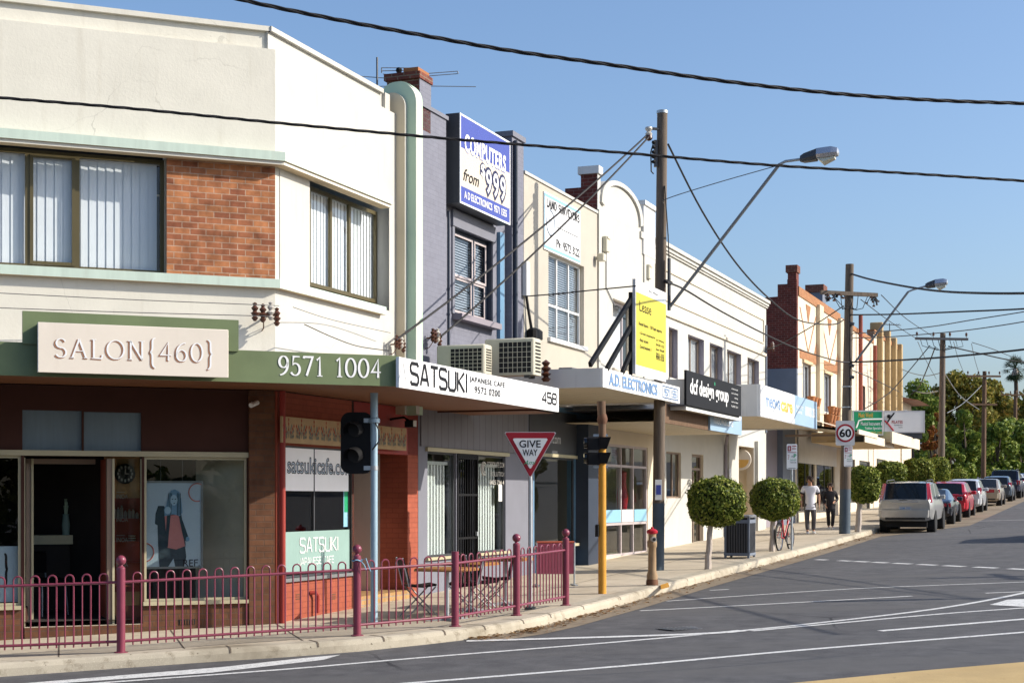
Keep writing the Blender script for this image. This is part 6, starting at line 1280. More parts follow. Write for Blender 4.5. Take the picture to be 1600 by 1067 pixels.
# ------------------------------------------------------------------ yellow signal post
p = ground(941, 927); t = thing('yellow_signal_post', 'yellow timber post with rusty brown top carrying black signal heads', 'traffic light', p); s = p.y/F; f = Fr(p.xy, 0, p.z)
c = MB(); c.cyl((0, 0, -.1), (.0, 0, f.zz(942, 700)), 6.4*s, 'yellow_post', 16, 6.0*s); c.build('post', t)
c = MB(); c.cyl((0, 0, f.zz(942, 700)), (.0, 0, f.zz(942, 660)), 6*s, 'brown_timber', 16); c.lathe((0, 0, 0), [(6.5*s, f.zz(942, 662)), (8.5*s, f.zz(942, 655)), (6.5*s, f.zz(942, 647))], 'rust', 14); c.cyl((-.01, 0, f.zz(942, 650)), (-.02, 0, f.zz(942, 627)), 6.4*s, 'brown_timber', 14, 7*s); c.build('timber_top', t)
for y0, y1 in ((683, 703), (707, 726)):
    c = MB(); c.bbox(-24*s, -4*s, -.1, .12, f.zz(942, y1), f.zz(942, y0), 'black_metal', .02); z0, z1 = f.zz(942, y1-2), f.zz(942, y0)
    c.loft([[(-5*s, -.1, z0), (7*s, -.1, z0), (7*s, .1, z0), (-5*s, .1, z0)], [(-5*s, -.13, z1), (13*s, -.13, z1), (13*s, .13, z1), (-5*s, .13, z1)]], 'black_metal'); hd = c.build('signal_head', t)
    MB().cyl((-24*s, 0, (z0+z1)/2), (-24*s-.05, 0, (z0+z1)/2), .09, 'dark_glass', 16).build('lens', hd)
c = MB(); [c.box(-14*s, 9*s, -.03, .03, f.zz(942, y)-.02, f.zz(942, y)+.02, 'galvanised') for y in (680, 729)]; c.build('bracket', t)
MB().bbox(-11*s, -5.5*s, -.08, .08, f.zz(942, 838), f.zz(942, 819), 'black_metal', .015).build('push_button_box', t)

# ------------------------------------------------------------------ power poles
def pole(px, py, ptop, label, r0, r1, ypaint, mat, lean=0.0):
    p = ground(px, py); f = Fr(p.xy, 0, p.z); t = thing('power_pole', label, 'power pole', p, 0, 'power poles along the kerb'); zt = f.zz(px, ptop)
    c = MB(); zp = f.zz(px, ypaint) if ypaint else -.1; L_ = lambda z: lean*z/zt
    rad = lambda z: r0+(r1-r0)*z/zt
    if ypaint: MB().cyl((0, 0, -.2), (L_(zp), 0, zp), rad(0)+.004, 'pole_blue', 18, rad(zp)+.004).build('painted_base', t)
    zs = [zp+(zt-zp)*k/6 for k in range(7)]; c.loft([[(L_(z)+rad(z)*math.cos(2*math.pi*i/18), rad(z)*math.sin(2*math.pi*i/18), z) for i in range(18)] for z in zs], mat); c.build('shaft', t)
    return t, f, p, zt
t, f, p, zt = pole(1028, 890.5, 178, 'tall weathered timber pole standing through the shop awning, blue at its foot', .125, .107, 786, 'old_timber', .09)
main_pole = p; MP = p
c = MB(); c.cyl((.09, 0, zt), (.09, 0, zt+.06), .118, 'galvanised', 18); c.build('cap', t)
MB().tube([(.13, -.11, f.zz(1045, 292)), (.2, -.12, f.zz(1050, 370)), (.22, -.12, f.zz(1052, 410))], .012, 'cable').build('cable_drop', t); MB().tube([(.22, -.12, f.zz(1052, 405)), (.22, -.12, f.zz(1052, 486))], .035, 'dark_grey_metal', 8).build('conduit', t)
c = MB(); zi = f.zz(1010, 205); c.tube([(.08, -.05, zi+.02), (-.12, -.12, zi+.02)], .03, 'dark_grey_metal'); c.lathe((-.2, -.12, zi-.05), [(.001, .1), (.07, .1), (.08, .06), (.04, .0), (.075, -.03), (.06, -.08), (.001, -.08)], 'porcelain', 12); c.lathe((-.2, -.12, zi-.2), [(.001, .1), (.07, .08), (.08, .02), (.05, -.02), (.001, -.04)], 'insulator', 12); c.build('insulator', t)
c = MB(); zi = f.zz(1022, 225); c.box(-.09, -.02, -.14, -.05, zi-.5, zi+.05, 'dark_grey_metal'); [c.ball((-.1, -.13, zi-.1*k), .045, 'black_metal', n=8) for k in range(5)]; c.tube([(-.1, -.13, zi), (-.16, -.14, zi-.2), (-.15, -.13, zi-.6), (-.1, -.12, zi-.65)], .014, 'cable'); c.build('junction_box', t)
c = MB(); zi = f.zz(1040, 441); [c.ball((.16+.03*k, -.12, zi-.012*k), .05, 'cable', n=8) for k in range(4)]; c.build('cable_clamp', t)
zb = f.zz(1028, 765); MB().box(-.07, .07, -.131, -.124, zb-.21, zb+.21, 'white_paint').build('notice_plate', t); MB().box(-.05, .05, -.135, -.132, zb-.1, zb+.1, 'sign_blue').build('notice_print', t)
def lamp_arm(base, fz, pts, label):
    # pts: pixel column/row of strut foot, elbow, arm end and lamp tip, walked out square from the street
    f = Fr(base.xy, ANB-R(90), base.z); t = thing('street_light', label, 'street light', base, ANB-R(90), 'street lights on the power poles')
    Pn = [f.px(x, y, 0) for x, y in pts]; (a, za), (b, zb), (c_, zc), (d, zd) = Pn
    MB().tube([(a, 0, za), (b, 0, zb)], .036, 'mid_grey_metal', 8).build('strut', t); MB().tube([(b-.1, 0, zb-.13), (b, 0, zb), (b+.12, 0, zb+.05), (c_, 0, zc)], .03, 'galvanised', 8).build('arm', t)
    c = MB(); Lh = d-c_
    def ring(x, w, zl, zh): return [(x, -w*.7, zl), (x, w*.7, zl), (x, w, zl+(zh-zl)*.35), (x, w*.7, zh), (x, -w*.7, zh), (x, -w, zl+(zh-zl)*.35)]
    c.loft([ring(c_-.02, .06, zc-.05, zc+.06), ring(c_+Lh*.08, .11, zc-.07, zc+.10), ring(c_+Lh*.42, .14, zc-.05, zc+.17)], 'dark_grey_metal'); c.loft([ring(c_+Lh*.42, .145, zc-.02, zc+.175), ring(c_+Lh*.8, .16, zc-.01, zc+.19), ring(c_+Lh*.97, .12, zc+.02, zc+.16), ring(d, .05, zc+.05, zc+.1)], 'alu'); hd = c.build('lamp_head', t)
    MB().loft([ring(c_+Lh*.44, .13, zc-.03, zc-.018), ring(c_+Lh*.6, .12, zc-.15, zc-.02), ring(c_+Lh*.9, .10, zc-.05, zc-.0)], 'lamp_glass').build('diffuser', hd)
    return f
LA = lamp_arm(MP, None, ((1046, 480), (1218, 257), (1252, 249), (1311, 245)), 'long armed street light on the tall pole nearest the camera')
t, f, p, zt = pole(1319.5, 833.5, 413, 'second timber pole with a single crossarm and dark blue foot', .17, .125, 764, 'old_timber', .16); P2 = p
P2t = p+Vector((.16, 0, 0))
def xarm(t, f, cx, y, half, ang, mat='old_timber', pins=(), zoff=0):
    z = f.zz(cx, y); u = Vector((math.cos(ang), math.sin(ang), 0)); n_ = Vector((-u.y, u.x, 0))*.05; x0 = (cx-CX)/F*f.o.y-f.o.x
    o = Vector((x0, -.16, z)); c = MB(); c.loft([[o+u*k-n_+Vector((0, 0, -.06)), o+u*k+n_+Vector((0, 0, -.06)), o+u*k+n_+Vector((0, 0, .06)), o+u*k-n_+Vector((0, 0, .06))] for k in (-half, half)], mat); a = c.build('crossarm', t)
    for k in pins:
        q = o+u*k; MB().lathe(q+Vector((0, 0, .06)), [(.012, 0), (.012, .08), (.06, .1), (.05, .16), (.065, .19), (.03, .26), (.001, .27)], 'insulator', 10).build('insulator', a)
    return o, u
o2, u2 = xarm(t, f, 1325, 460, 1.0, R(20))
c = MB(); 
for k in range(30):
    q0 = o2+u2*random.choice((-.75, -.5, -.35, .8, .9)); q = q0+Vector((random.gauss(0, .07), -.1+random.gauss(0, .05), -.18+random.gauss(0, .08))); c.ball(q, random.uniform(.035, .06), random.choice(('cable', 'dark_grey_metal', 'insulator')), n=6); c.tube([q0, q], .016, 'cable', 4)
for k in range(9):
    q = o2+u2*random.uniform(-.9, .9); r_ = o2+u2*random.uniform(-.3, .3)+Vector((0, -.1, -.5)); c.tube([q, (q+r_)/2+Vector((0, -.1, -.2)), r_], .012, 'cable', 5)
c.build('connectors', t)
c = MB(); [c.cyl((.12, -.1, f.zz(1330, y)), (.26, -.16, f.zz(1330, y)-.05), .05, 'dark_grey_metal', 8) for y in (505, 570, 588)]; c.tube([(.14, -.13, f.zz(1330, 480)), (.15, -.14, f.zz(1330, 640))], .02, 'cable'); c.build('bracket', t)
c = MB(); [c.lathe((.16*q, 0, f.zz(1322, y)), [(.165, 0), (.165, .03)], 'galvanised', 16) for y, q in ((605, .5), (637, .4))]; c.build('strap', t)
LB = lamp_arm(P2, None, ((1336, 566), (1419, 456), (1447, 447), (1481, 443)), 'street light on the second pole, farther up the street')
def at_kerb(px, d=3.35):
    q = onB(px, d); return Vector((q.x, q.y, gz(*q)))
def far_pole(px, ptop, y_arm, half, label, r=.15, ang=R(8), Yq=None, pins=4, mat='old_timber'):
    p = at_kerb(px); f = Fr(p.xy, 0, p.z); t = thing('power_pole', label, 'power pole', p, 0, 'power poles along the kerb'); MB().cyl((0, 0, -.3), (.1, 0, f.zz(px, ptop)), r*1.15, mat, 14, r*.85).build('shaft', t)
    o, u = xarm(t, f, px, y_arm, half, ang, 'dark_grey_metal' if mat == 'old_timber' else mat, [half*(-1+2*k/(pins-1))*.94 for k in range(pins)]); return t, f, p, o, u
t3, f3, P3, o3, u3 = far_pole(1470, 521, 530, 1.35, 'third timber pole with a wide dark crossarm against the sky', .155)
c = MB()
for k in range(8): q = o3+u3*(-1.1+.3*k); c.tube([q, q+Vector((.1, 0, -.35)), o3+Vector((.2*(k-4)/4, 0, -.55))], .016, 'cable', 5)
c.build('connectors', t3)
t4, f4, P4, o4, u4 = far_pole(1536, 580, 588, 1.15, 'fourth timber pole in front of the tall green trees', .15, mat='brown_timber')
xarm(t4, f4, 1536, 632, .9, R(8), 'brown_timber')
t5, f5, P5, o5, u5 = far_pole(1585, 610, 617, 1.3, 'fifth and farthest timber pole at the right edge', .17, mat='brown_timber')

# ------------------------------------------------------------------ corner insulators and brackets
def insul(loc, rot, label, scale=1.0, hook=True):
    t = thing('insulator_bracket', label, 'insulator', loc, rot, 'insulators on the shop walls'); s = scale
    c = MB(); c.tube([(0, .05, 0), (0, -.30*s, 0)], .022*s, 'rust'); c.box(-.34*s, .16*s, -.33*s, -.27*s, -.03*s, .03*s, 'rust'); c.tube([(-.1*s, .05, -.3*s), (-.1*s, -.1*s, -.26*s), (-.14*s, -.29*s, -.02*s)], .012*s, 'rust', 5); c.build('bracket', t)
    for k, (x, z) in enumerate(((-.32, .02), (-.16, .0), (0, .05), (.12, -.06))):
        m_ = ('insulator', 'insulator', 'porcelain', 'insulator')[k]; MB().lathe((x*s, -.3*s, z*s), [(.001, -.17*s), (.03*s, -.16*s), (.07*s, -.10*s), (.035*s, -.07*s), (.085*s, -.01*s), (.035*s, .03*s), (.075*s, .09*s), (.03*s, .14*s), (.05*s, .18*s), (.001, .21*s)], m_, 12).build('insulator', t)
    return t
IA = Aw(438, 497, -.0); insul(FA.w(-.12, -.02, A(436, 495)[1]), ANA, 'brown insulator cluster on the corner of the cream building above the green fascia', .72)
IB = FB.w(B(612, 0, -.02)[0], -.02, B(612, 532, -.3)[1]); insul(IB, ANB, 'insulator cluster beside the rounded pylon above the white cafe sign', .6)
IC = G.w(Gp(668, 0, -.02)[0], -.02, Gp(668, 522, -.3)[1]); insul(IC, ANB, 'insulator cluster on the grey brick wall behind the air conditioners', .65)
ID = L.w(lx1-.1, -.05, Lp(1190, 540)[1]); insul(ID, ANB, 'insulator cluster at the far end of the long white building', .7)
t = thing('stack_insulator', 'small brown stacked insulator standing on the awning beside the larger air conditioner', 'insulator', af1.w(af1.x(853, 1.0), 1.0, az1-.24)); MB().lathe((0, 0, 0), [(.05, 0), (.09, .05), (.04, .09), (.1, .14), (.04, .18), (.1, .24), (.04, .28), (.08, .34), (.001, .4)], 'insulator', 12).build('insulator_body', t)
t = thing('cable_boot', 'black weather boot with cables on the beige wall above the air conditioner', 'cable box', K.w(Kp(833, 0, -.1)[0], -.1, Kp(833, 522, -.1)[1]), ANB); MB().bbox(-.2, .3, -.12, .08, -.1, .12, 'black_metal', .05).build('boot', t); MB().tube([(-.1, 0, .1), (-.2, .05, .6), (-.28, .08, 1.0)], .03, 'cable').build('cable_run', t); MB().bbox(-.4, -.22, -.02, .1, .75, 1.45, 'concrete_white', .02).build('meter_box', t)
# ------------------------------------------------------------------ aerials
p = G.w(.25, .35, Gp(660, 108)[1]); t = thing('tv_aerial', 'thin television aerial fixed behind the grey building chimney', 'aerial', p, 0)
f = Fr(p.xy, 0, p.z); MB().tube([(-.55, .3, -1.0), (-.55, .3, .35)], .018, 'dark_grey_metal').build('mast', t)
c = MB()
def rod(x0, y0, x1, y1): c.tube([(f.x(x0), .3, f.zz(x0, y0)), (f.x(x1), .3, f.zz(x1, y1))], .0075, 'mid_grey_metal', 5)
for a in ((594, 99, 650, 99.5), (594, 104, 648, 103), (596, 109, 640, 111), (540, 111, 614, 116.5), (560, 129, 612, 128), (655, 109, 714, 104.5), (668, 112, 714, 108.5), (670, 128, 743, 129)): rod(*a)
c.tube([(f.x(594), .3, f.zz(594, 99)), (f.x(594), .3, f.zz(594, 107))], .012, 'mid_grey_metal', 5); c.tube([(f.x(714), .3, f.zz(714, 104.5)), (f.x(715), .3, f.zz(714, 108.5))], .01, 'mid_grey_metal', 5); c.ball((f.x(621.5), .3, f.zz(621, 103)), .06, 'black_metal', n=8); c.build('elements', t)
q = onB(1395, -3); p = at(1390, 560, q.y); t = thing('tv_aerial', 'small television aerial above the ochre pilaster building', 'aerial', p); f = Fr(p.xy, 0, p.z)
MB().tube([(0, 0, -2), (0, 0, f.zz(1390, 505))], .03, 'dark_grey_metal').build('mast', t); c = MB(); c.tube([(f.x(1369), 0, f.zz(1369, 506)), (f.x(1408), 0, f.zz(1408, 508.5))], .025, 'mid_grey_metal', 5); [c.tube([(f.x(x), -.3, f.zz(x, 507)), (f.x(x), .3, f.zz(x, 507))], .02, 'mid_grey_metal', 5) for x in range(1372, 1408, 4)]; c.build('elements', t)
# ------------------------------------------------------------------ overhead cables
def sagline(a, b, sag, n=24):
    a, b = Vector(a), Vector(b); return [a.lerp(b, k/n)-Vector((0, 0, 4*sag*(k/n)*(1-k/n))) for k in range(n+1)]
def spline(P, n=8):
    P = [Vector(p) for p in P]; out = []
    for i in range(len(P)-1):
        p0, p1, p2, p3 = P[max(i-1, 0)], P[i], P[i+1], P[min(i+2, len(P)-1)]
        for k in range(n): u = k/n; out.append(.5*((2*p1)+(p2-p0)*u+(2*p0-5*p1+4*p2-p3)*u*u+(3*p1-p0-3*p2+p3)*u**3))
    return out+[P[-1]]
def cable(name, label, pts, r, mat='cable', twist=0, group='overhead cables'):
    c = MB(); base = Vector(pts[0]); pts = [Vector(p)-base for p in pts]
    if twist:
        fine = spline(pts, 12); dist = 0
        for k in range(3):
            q = []; dist = 0
            for i, p in enumerate(fine):
                d = (fine[min(i+1, len(fine)-1)]-fine[max(i-1, 0)]).normalized(); a_ = d.orthogonal().normalized(); b_ = d.cross(a_); dist += (fine[i]-fine[i-1]).length if i else 0
                g = dist/twist*6.283+k*2.094; q.append(p+(a_*math.cos(g)+b_*math.sin(g))*r*.9)
            c.tube(q, r, mat, 6)
    else: c.tube(pts, r, mat, 6)
    o = c.build(name); o.location = base; tag(o, label, 'cable', group); return o
ptsA = [at(x, y, 11.5+.0012*(x-365)) for x, y in ((250, -38), (365, -3), (518, 29.5), (665, 56.5), (797, 79.5), (960, 102.5), (1130, 127), (1300, 146), (1450, 156.5), (1600, 162), (1760, 166))]
ptsA += [ptsA[-1]+(ptsA[-1]-ptsA[-2])*k+Vector((0, 0, .03*k*k)) for k in (2, 5, 9)]
cable('bundled_cable', 'thick twisted black cable sweeping across the sky, the upper one', spline(ptsA, 6), .0088, twist=.55)
ptsB = [at(x, y, 14+.001*x) for x, y in ((-150, 139), (0, 153), (200, 169.5), (450, 194), (700, 217), (960, 238), (1200, 258), (1400, 270), (1600, 283), (1760, 294))]
ptsB += [ptsB[-1]+(ptsB[-1]-ptsB[-2])*k+Vector((0, 0, .03*k*k)) for k in (2, 5, 9)]
cable('bundled_cable', 'twisted black cable crossing the cream parapet and the tall pole', spline(ptsB, 6), .0078, twist=.6)
ins1 = MP+Vector((-.2, -.12, Fr(MP.xy, 0, MP.z).zz(1008, 213)))
for dx, dst, lab in ((-.03, IB+Vector((.1, -.28, .05)), 'service cable from the tall pole down to the cafe corner insulators'), (.04, IC+Vector((.25, -.3, 0)), 'service cable from the tall pole down to the grey wall insulators')):
    cable('service_cable', lab, sagline(ins1+Vector((dx, 0, 0)), dst, .12), .02)
zM = lambda y: Fr(MP.xy, 0, MP.z).zz(1044, y)+MP.z
def span(name, label, a, b, sag, r=.02, mat='cable'): return cable(name, label, sagline(a, b, sag), r, mat)
def P2w(x, y): return at(x, y, P2.y-.15)
def via(name, label, pxs, Y0, Y1, r=.018, mat='cable'):
    n = len(pxs)-1; P = [at(x, y, Y0+(Y1-Y0)*i/n) for i, (x, y) in enumerate(pxs)]
    if pxs[-1][0] > 1600 or pxs[-1][0] < 0: d = P[-1]-P[-2]; P += [P[-1]+d*k+Vector((0, 0, .06*k*k)) for k in (1.5, 4)]
    return cable(name, label, spline(P, 6), r, mat)
via('overhead_cable', 'black cable drooping from the top of the tall pole to the second pole crossarm', [(1044, 226), (1097, 330), (1150, 411), (1200, 465), (1247, 500), (1300, 507), (1318, 500)], 29, 48.2, .02)
via('overhead_cable', 'black cable drooping from the tall pole lamp bracket to the second pole middle', [(1042, 441), (1069, 452), (1112, 478), (1150, 499), (1195, 522), (1246, 545), (1304, 563), (1328, 566)], 29, 48.2, .02)
via('stay_wire', 'thin stay wire from the tall pole to its lamp arm', [(1037, 318), (1044, 310), (1120, 286), (1215, 259)], 29, 28.2, .008, 'thin_wire')
via('overhead_cable', 'thick black cable running right from the top of the second pole', [(1330, 428), (1370, 439), (1450, 453), (1530, 458), (1640, 457)], 48.3, 34, .03)
via('overhead_cable', 'black cable running right from just below the second pole crossarm', [(1328, 492), (1400, 491), (1500, 487), (1640, 480)], 48.3, 38, .022)
via('overhead_cable', 'black cable running right from the foot of the second lamp strut', [(1328, 566), (1400, 563), (1500, 556), (1640, 541)], 48.3, 38, .026)
via('overhead_wire', 'thin wire passing just above the third pole, upper of two', [(1330, 521), (1366, 519), (1450, 511), (1518, 500), (1640, 480)], 48.5, 40, .014, 'thin_wire')
via('overhead_wire', 'thin wire passing just above the third pole, lower of two', [(1330, 528), (1380, 527), (1470, 520), (1540, 512), (1640, 495)], 48.5, 40, .014, 'thin_wire')
YP3 = P3.y
via('overhead_wire', 'wire from the right end of the second crossarm to the third pole', [(1377, 461), (1416, 498), (1457, 525)], 48.3, YP3, .014)
via('overhead_wire', 'wire from the second pole crossarm to the left end of the third', [(1345, 468), (1390, 502), (1430, 528)], 48.3, YP3, .014)
via('overhead_cable', 'thick cable falling right from the third pole crossarm towards the palm', [(1482, 541), (1530, 552), (1575, 562), (1640, 572)], YP3, 80, .03)
via('overhead_wire', 'thin wire falling right from the end of the third crossarm', [(1519, 535), (1550, 545), (1580, 557), (1640, 580)], YP3, 95, .02)
for k, (a, b) in enumerate((((1434, 534), (1463, 592)), ((1490, 534), (1505, 580)), ((1518, 537), (1531, 587)))):
    via('overhead_wire', ('left', 'middle', 'right')[k]+' of three thin wires between the third and fourth crossarms', [a, ((a[0]+b[0])/2-1, (a[1]+b[1])/2+1), b], YP3, P4.y if k else P4.y, .016, 'thin_wire')
via('service_cable', 'cable from the third pole back to the ochre building, the left one', [(1453, 540), (1400, 603), (1378, 622), (1345, 642)], YP3, 74, .025)
via('service_cable', 'cable from the third pole back to the gabled house eaves', [(1461, 543), (1447, 580), (1436, 604), (1424, 616)], YP3, 92, .03)
via('service_cable', 'slack grey cable hanging between the ochre building and the third pole', [(1405, 575), (1425, 583), (1448, 587), (1468, 583)], 88, YP3, .02, 'thin_wire')
via('service_cable', 'slack pale cable sagging from the gabled house to the third pole', [(1426, 610), (1445, 614), (1466, 611)], 92, YP3, .03, 'mid_grey_metal')
via('overhead_wire', 'pale wire sloping from the third pole down to the second row of trees', [(1476, 583), (1500, 618), (1530, 640)], YP3, 100, .022, 'mid_grey_metal')
via('service_cable', 'cable from the fourth pole down past the third pole', [(1534, 602), (1505, 630), (1480, 645)], P4.y, 85, .022, 'mid_grey_metal')
via('service_cable', 'cable looping from the second pole across the brick side wall to the white building', [(1318, 478), (1285, 500), (1250, 521), (1215, 540), (1196, 546)], 48.2, 54, .018)
via('service_cable', 'cable from the second pole fittings down to the music board', [(1330, 578), (1360, 590), (1405, 612)], 48.3, 72, .018)
via('wall_wire', 'thin wire strung along the beige and grey fronts to the lease board', [(821, 463), (860, 460), (930, 453), (993, 447)], 31, 27.6, .012)
via('wall_wire', 'thin wire running left along the cream wall above the salon sign, the upper one', [(436, 478), (408, 476.5), (200, 468), (0, 458), (-60, 455)], 22.2, 20, .006, 'thin_wire')
via('wall_wire', 'thin wire running left along the cream wall behind the salon sign, the lower one', [(420, 494), (200, 488), (0, 481), (-60, 478)], 22.2, 20, .006, 'thin_wire')
via('wall_wire', 'thin wire across the white corner wall from the corner insulators, upper one', [(458, 480), (520, 500), (610, 520)], 22.3, 25.6, .006, 'thin_wire')
via('wall_wire', 'thin wire across the white corner wall from the corner insulators, lower one', [(476, 507), (520, 527), (560, 541), (608, 548)], 22.3, 25.6, .008)

# ------------------------------------------------------------------ hydrant, bin, parking signs, bicycle
p = ground(1019, 914); t = thing('fire_hydrant', 'tan pillar hydrant with a bright red cap beside the tall pole', 'hydrant', p); s = p.y/F; f = Fr(p.xy, 0, p.z); z = lambda y: f.zz(1019, y)
MB().lathe((0, 0, 0), [(8.5*s, -.05), (8.5*s, z(898)), (6.5*s, z(892)), (6.2*s, z(856)), (7.5*s, z(853)), (7.5*s, z(846)), (6.2*s, z(843)), (6.5*s, z(834))], 'tan_iron', 18).build('barrel', t)
MB().lathe((0, 0, 0), [(6.5*s, z(834)), (8.6*s, z(832.5)), (8.8*s, z(829)), (5.5*s, z(826.5)), (2.2*s, z(825.5)), (2*s, z(823)), (.001, z(823))], 'red_gloss', 18).build('cap', t)
c = MB(); c.cyl((0, 0, z(842)), (.02, -.17, z(842)), 4.2*s, 'porcelain', 16); c.cyl((.02, -.17, z(842)), (.022, -.18, z(842)), 2.6*s, 'rubber', 14); c.build('outlet', t); MB().lathe((0, 0, -.05), [(9.5*s, 0), (9.5*s, .12), (8.6*s, .16)], 'rust', 16).build('foot', t)
p = ground(1156, 871); t = thing('litter_bin', 'dark grey slatted litter bin with a flat lid between the clipped trees', 'bin', p, ANB-R(0)); s = p.y/F; f = Fr(p.xy, ANB, p.z)
hb = Fr(p.xy, 0, p.z).zz(1156, 806); w_, d_ = .30, .27
c = MB(); c.box(-w_, w_, -d_, d_, .05, hb-.04, 'black_metal'); c.build('liner', t)
c = MB()
for k in range(9): x = -d_+.03+k*(2*d_-.06)/8; c.box(-w_-.025, -w_-.005, x-.018, x+.018, .12, hb-.16, 'dark_grey_metal')
for k in range(9): x = -w_+.03+k*(2*w_-.06)/8; c.box(x-.018, x+.018, -d_-.03, -d_-.008, .12, hb-.16, 'dark_grey_metal')
c.build('slats', t)
c = MB(); [c.box(x-.025, x+.025, y-.025, y+.025, 0, hb-.03, 'slate_grey') for x in (-w_, w_) for y in (-d_, d_)]; c.box(-w_-.03, w_+.03, -d_-.033, d_+.033, .06, .12, 'slate_grey'); c.box(-w_-.03, w_+.03, -d_-.033, d_+.033, hb-.16, hb-.08, 'slate_grey'); c.build('frame', t)
MB().bbox(-w_-.05, w_+.05, -d_-.05, d_+.05, hb-.03, hb+.03, 'mid_grey_metal', .02).build('lid', t)
def parking(p, px, y0, y1, label, post=True, wpx=16.5, dy=0):
    s = p.y/F; f = Fr(p.xy, 0, p.z); t = thing('parking_sign', label, 'parking sign', p, 0, 'parking signs'); x0 = f.x(px)
    if post: MB().cyl((x0, 0, -.1), (x0, 0, f.zz(px, y0)-.01), .03, 'galvanised', 10).build('post', t)
    a, b = f.zz(px, y1), f.zz(px, y0); w_ = wpx*s/2; h = b-a
    MB().prism([(x0+q, (a+b)/2+r) for q, r in rrect(w_, h/2, .03, 3)], -.045+dy, -.035+dy, 'white_gloss').build('plate', t); yy = -.047+dy
    c = MB(); c.frame(x0-w_*.82, x0-w_*.18, a+h*.72, a+h*.92, yy-.002, yy, .025, 'sign_red'); c.box(x0-w_*.0, x0+w_*.8, yy-.002, yy, a+h*.90, a+h*.93, 'sign_red'); c.box(x0, x0+w_*.8, yy-.002, yy, a+h*.80, a+h*.83, 'sign_red'); c.box(x0-w_*.8, x0+w_*.8, yy-.002, yy, a+h*.66, a+h*.68, 'sign_red')
    words(c, 'P', x0+w_*.35, x0+w_*.8, a+h*.46, a+h*.60, yy, 'sign_green', .03); words(c, '1/4', x0-w_*.15, x0+w_*.25, a+h*.46, a+h*.55, yy, 'ink'); words(c, '2P', x0-w_*.8, x0-w_*.5, a+h*.40, a+h*.58, yy, 'sign_red'); words(c, '8AM-6PM', x0-w_*.3, x0+w_*.8, a+h*.33, a+h*.40, yy, 'sign_green'); words(c, 'MON-FRI', x0-w_*.3, x0+w_*.8, a+h*.24, a+h*.30, yy, 'ink'); c.box(x0-w_*.7, x0+w_*.7, yy-.002, yy, a+h*.04, a+h*.055, 'ink'); c.build('lettering', t, smooth=False); return t
pp_ = ground(1228, 859.5); parking(pp_, 1237, 693.5, 733, 'tall white parking sign on its own post by the parked bicycle')
parking(P2+Vector((.0, -.28, 0)), 1325, 696.5, 729, 'white parking sign strapped to the second pole under the speed sign', False, 13.5)
p = P2+Vector((0, -.33, 0)); f = Fr(p.xy, 0, p.z); s = p.y/F; t = thing('speed_sign', 'square grey 60 speed limit sign with a red ring on the second pole', 'road sign', p)
x0, zc = f.x(1320.5), f.zz(1320, 676.5); h = 19.3*s; w_ = 14.8*s
MB().prism([(x0+a, zc+b) for a, b in rrect(w_, h, .05)], -.02, 0, 'sign_grey').build('plate', t)
MB().prism([(x0+a, zc+b) for a, b in arc(0, 0, 14.2*s, 14.2*s, 0, 360, 36)[:-1]], -.024, -.0205, 'sign_red').build('red_ring', t); MB().prism([(x0+a, zc+b) for a, b in arc(0, 0, 11.2*s, 11.2*s, 0, 360, 36)[:-1]], -.028, -.0245, 'white_paint').build('white_disc', t)
c = MB(); words(c, '60', x0-8.8*s, x0+8.8*s, zc-6*s, zc+6*s, -.030, 'ink', .03); c.build('lettering', t, smooth=False)
MB().box(x0-.03, x0+.03, 0, .2, zc-.1, zc+.1, 'galvanised').build('bracket', t)
# bicycle leaning on the parking post, seen almost end on
p = ground(1217.5, 860); f = Fr(p.xy, ANB-R(4), p.z); t = thing('bicycle', 'dark red bicycle parked on the footpath behind the second clipped tree', 'bicycle', p, f.a)
wr = .33
for x in (0, 1.05):
    w1 = MB().tube([(x+wr*math.cos(R(a)), 0, wr+wr*math.sin(R(a))) for a in range(0, 360, 15)], .022, 'rubber', 7, True).build('wheel', t)
    c = MB(); c.tube([(x+(wr-.03)*math.cos(R(a)), 0, wr+(wr-.03)*math.sin(R(a))) for a in range(0, 360, 15)], .011, 'alu', 6, True); [c.tube([(x, 0, wr), (x+(wr-.03)*math.cos(R(a)), 0, wr+(wr-.03)*math.sin(R(a)))], .003, 'alu', 4) for a in range(0, 360, 24)]; c.cyl((x, -.05, wr), (x, .05, wr), .025, 'alu', 10); c.build('rim', w1)
c = MB(); bb, st, hd, = Vector((.45, 0, .30)), Vector((.30, 0, .80)), Vector((.88, 0, .82))
for a, b in ((bb, st), (st, hd), (bb, hd-Vector((0, 0, .08)))): c.tube([a, b], .019, 'red_gloss', 8)
for y in (-.05, .05): c.tube([(0, y, wr), bb+Vector((0, y*.5, 0))], .011, 'red_gloss', 6); c.tube([(0, y, wr), st+Vector((0, y*.3, -.05))], .011, 'red_gloss', 6); c.tube([(1.05, y, wr), (.93, y, .70), (.88, 0, .84)], .013, 'red_gloss', 6)
c.build('frame', t); MB().tube([(.92, -.30, 1.0), (.95, -.2, 1.03), (.88, 0, .98), (.95, .2, 1.03), (.92, .30, 1.0)], .014, 'black_metal', 8).build('handlebar', t)
c = MB(); c.loft([[(x, -w_, z_), (x, w_, z_), (x, w_*.7, z_+.05), (x, -w_*.7, z_+.05)] for x, w_, z_ in ((.14, .075, .88), (.25, .07, .88), (.42, .025, .87))], 'black_metal'); c.tube([(.30, 0, .78), (.27, 0, .89)], .014, 'alu'); c.build('saddle', t)
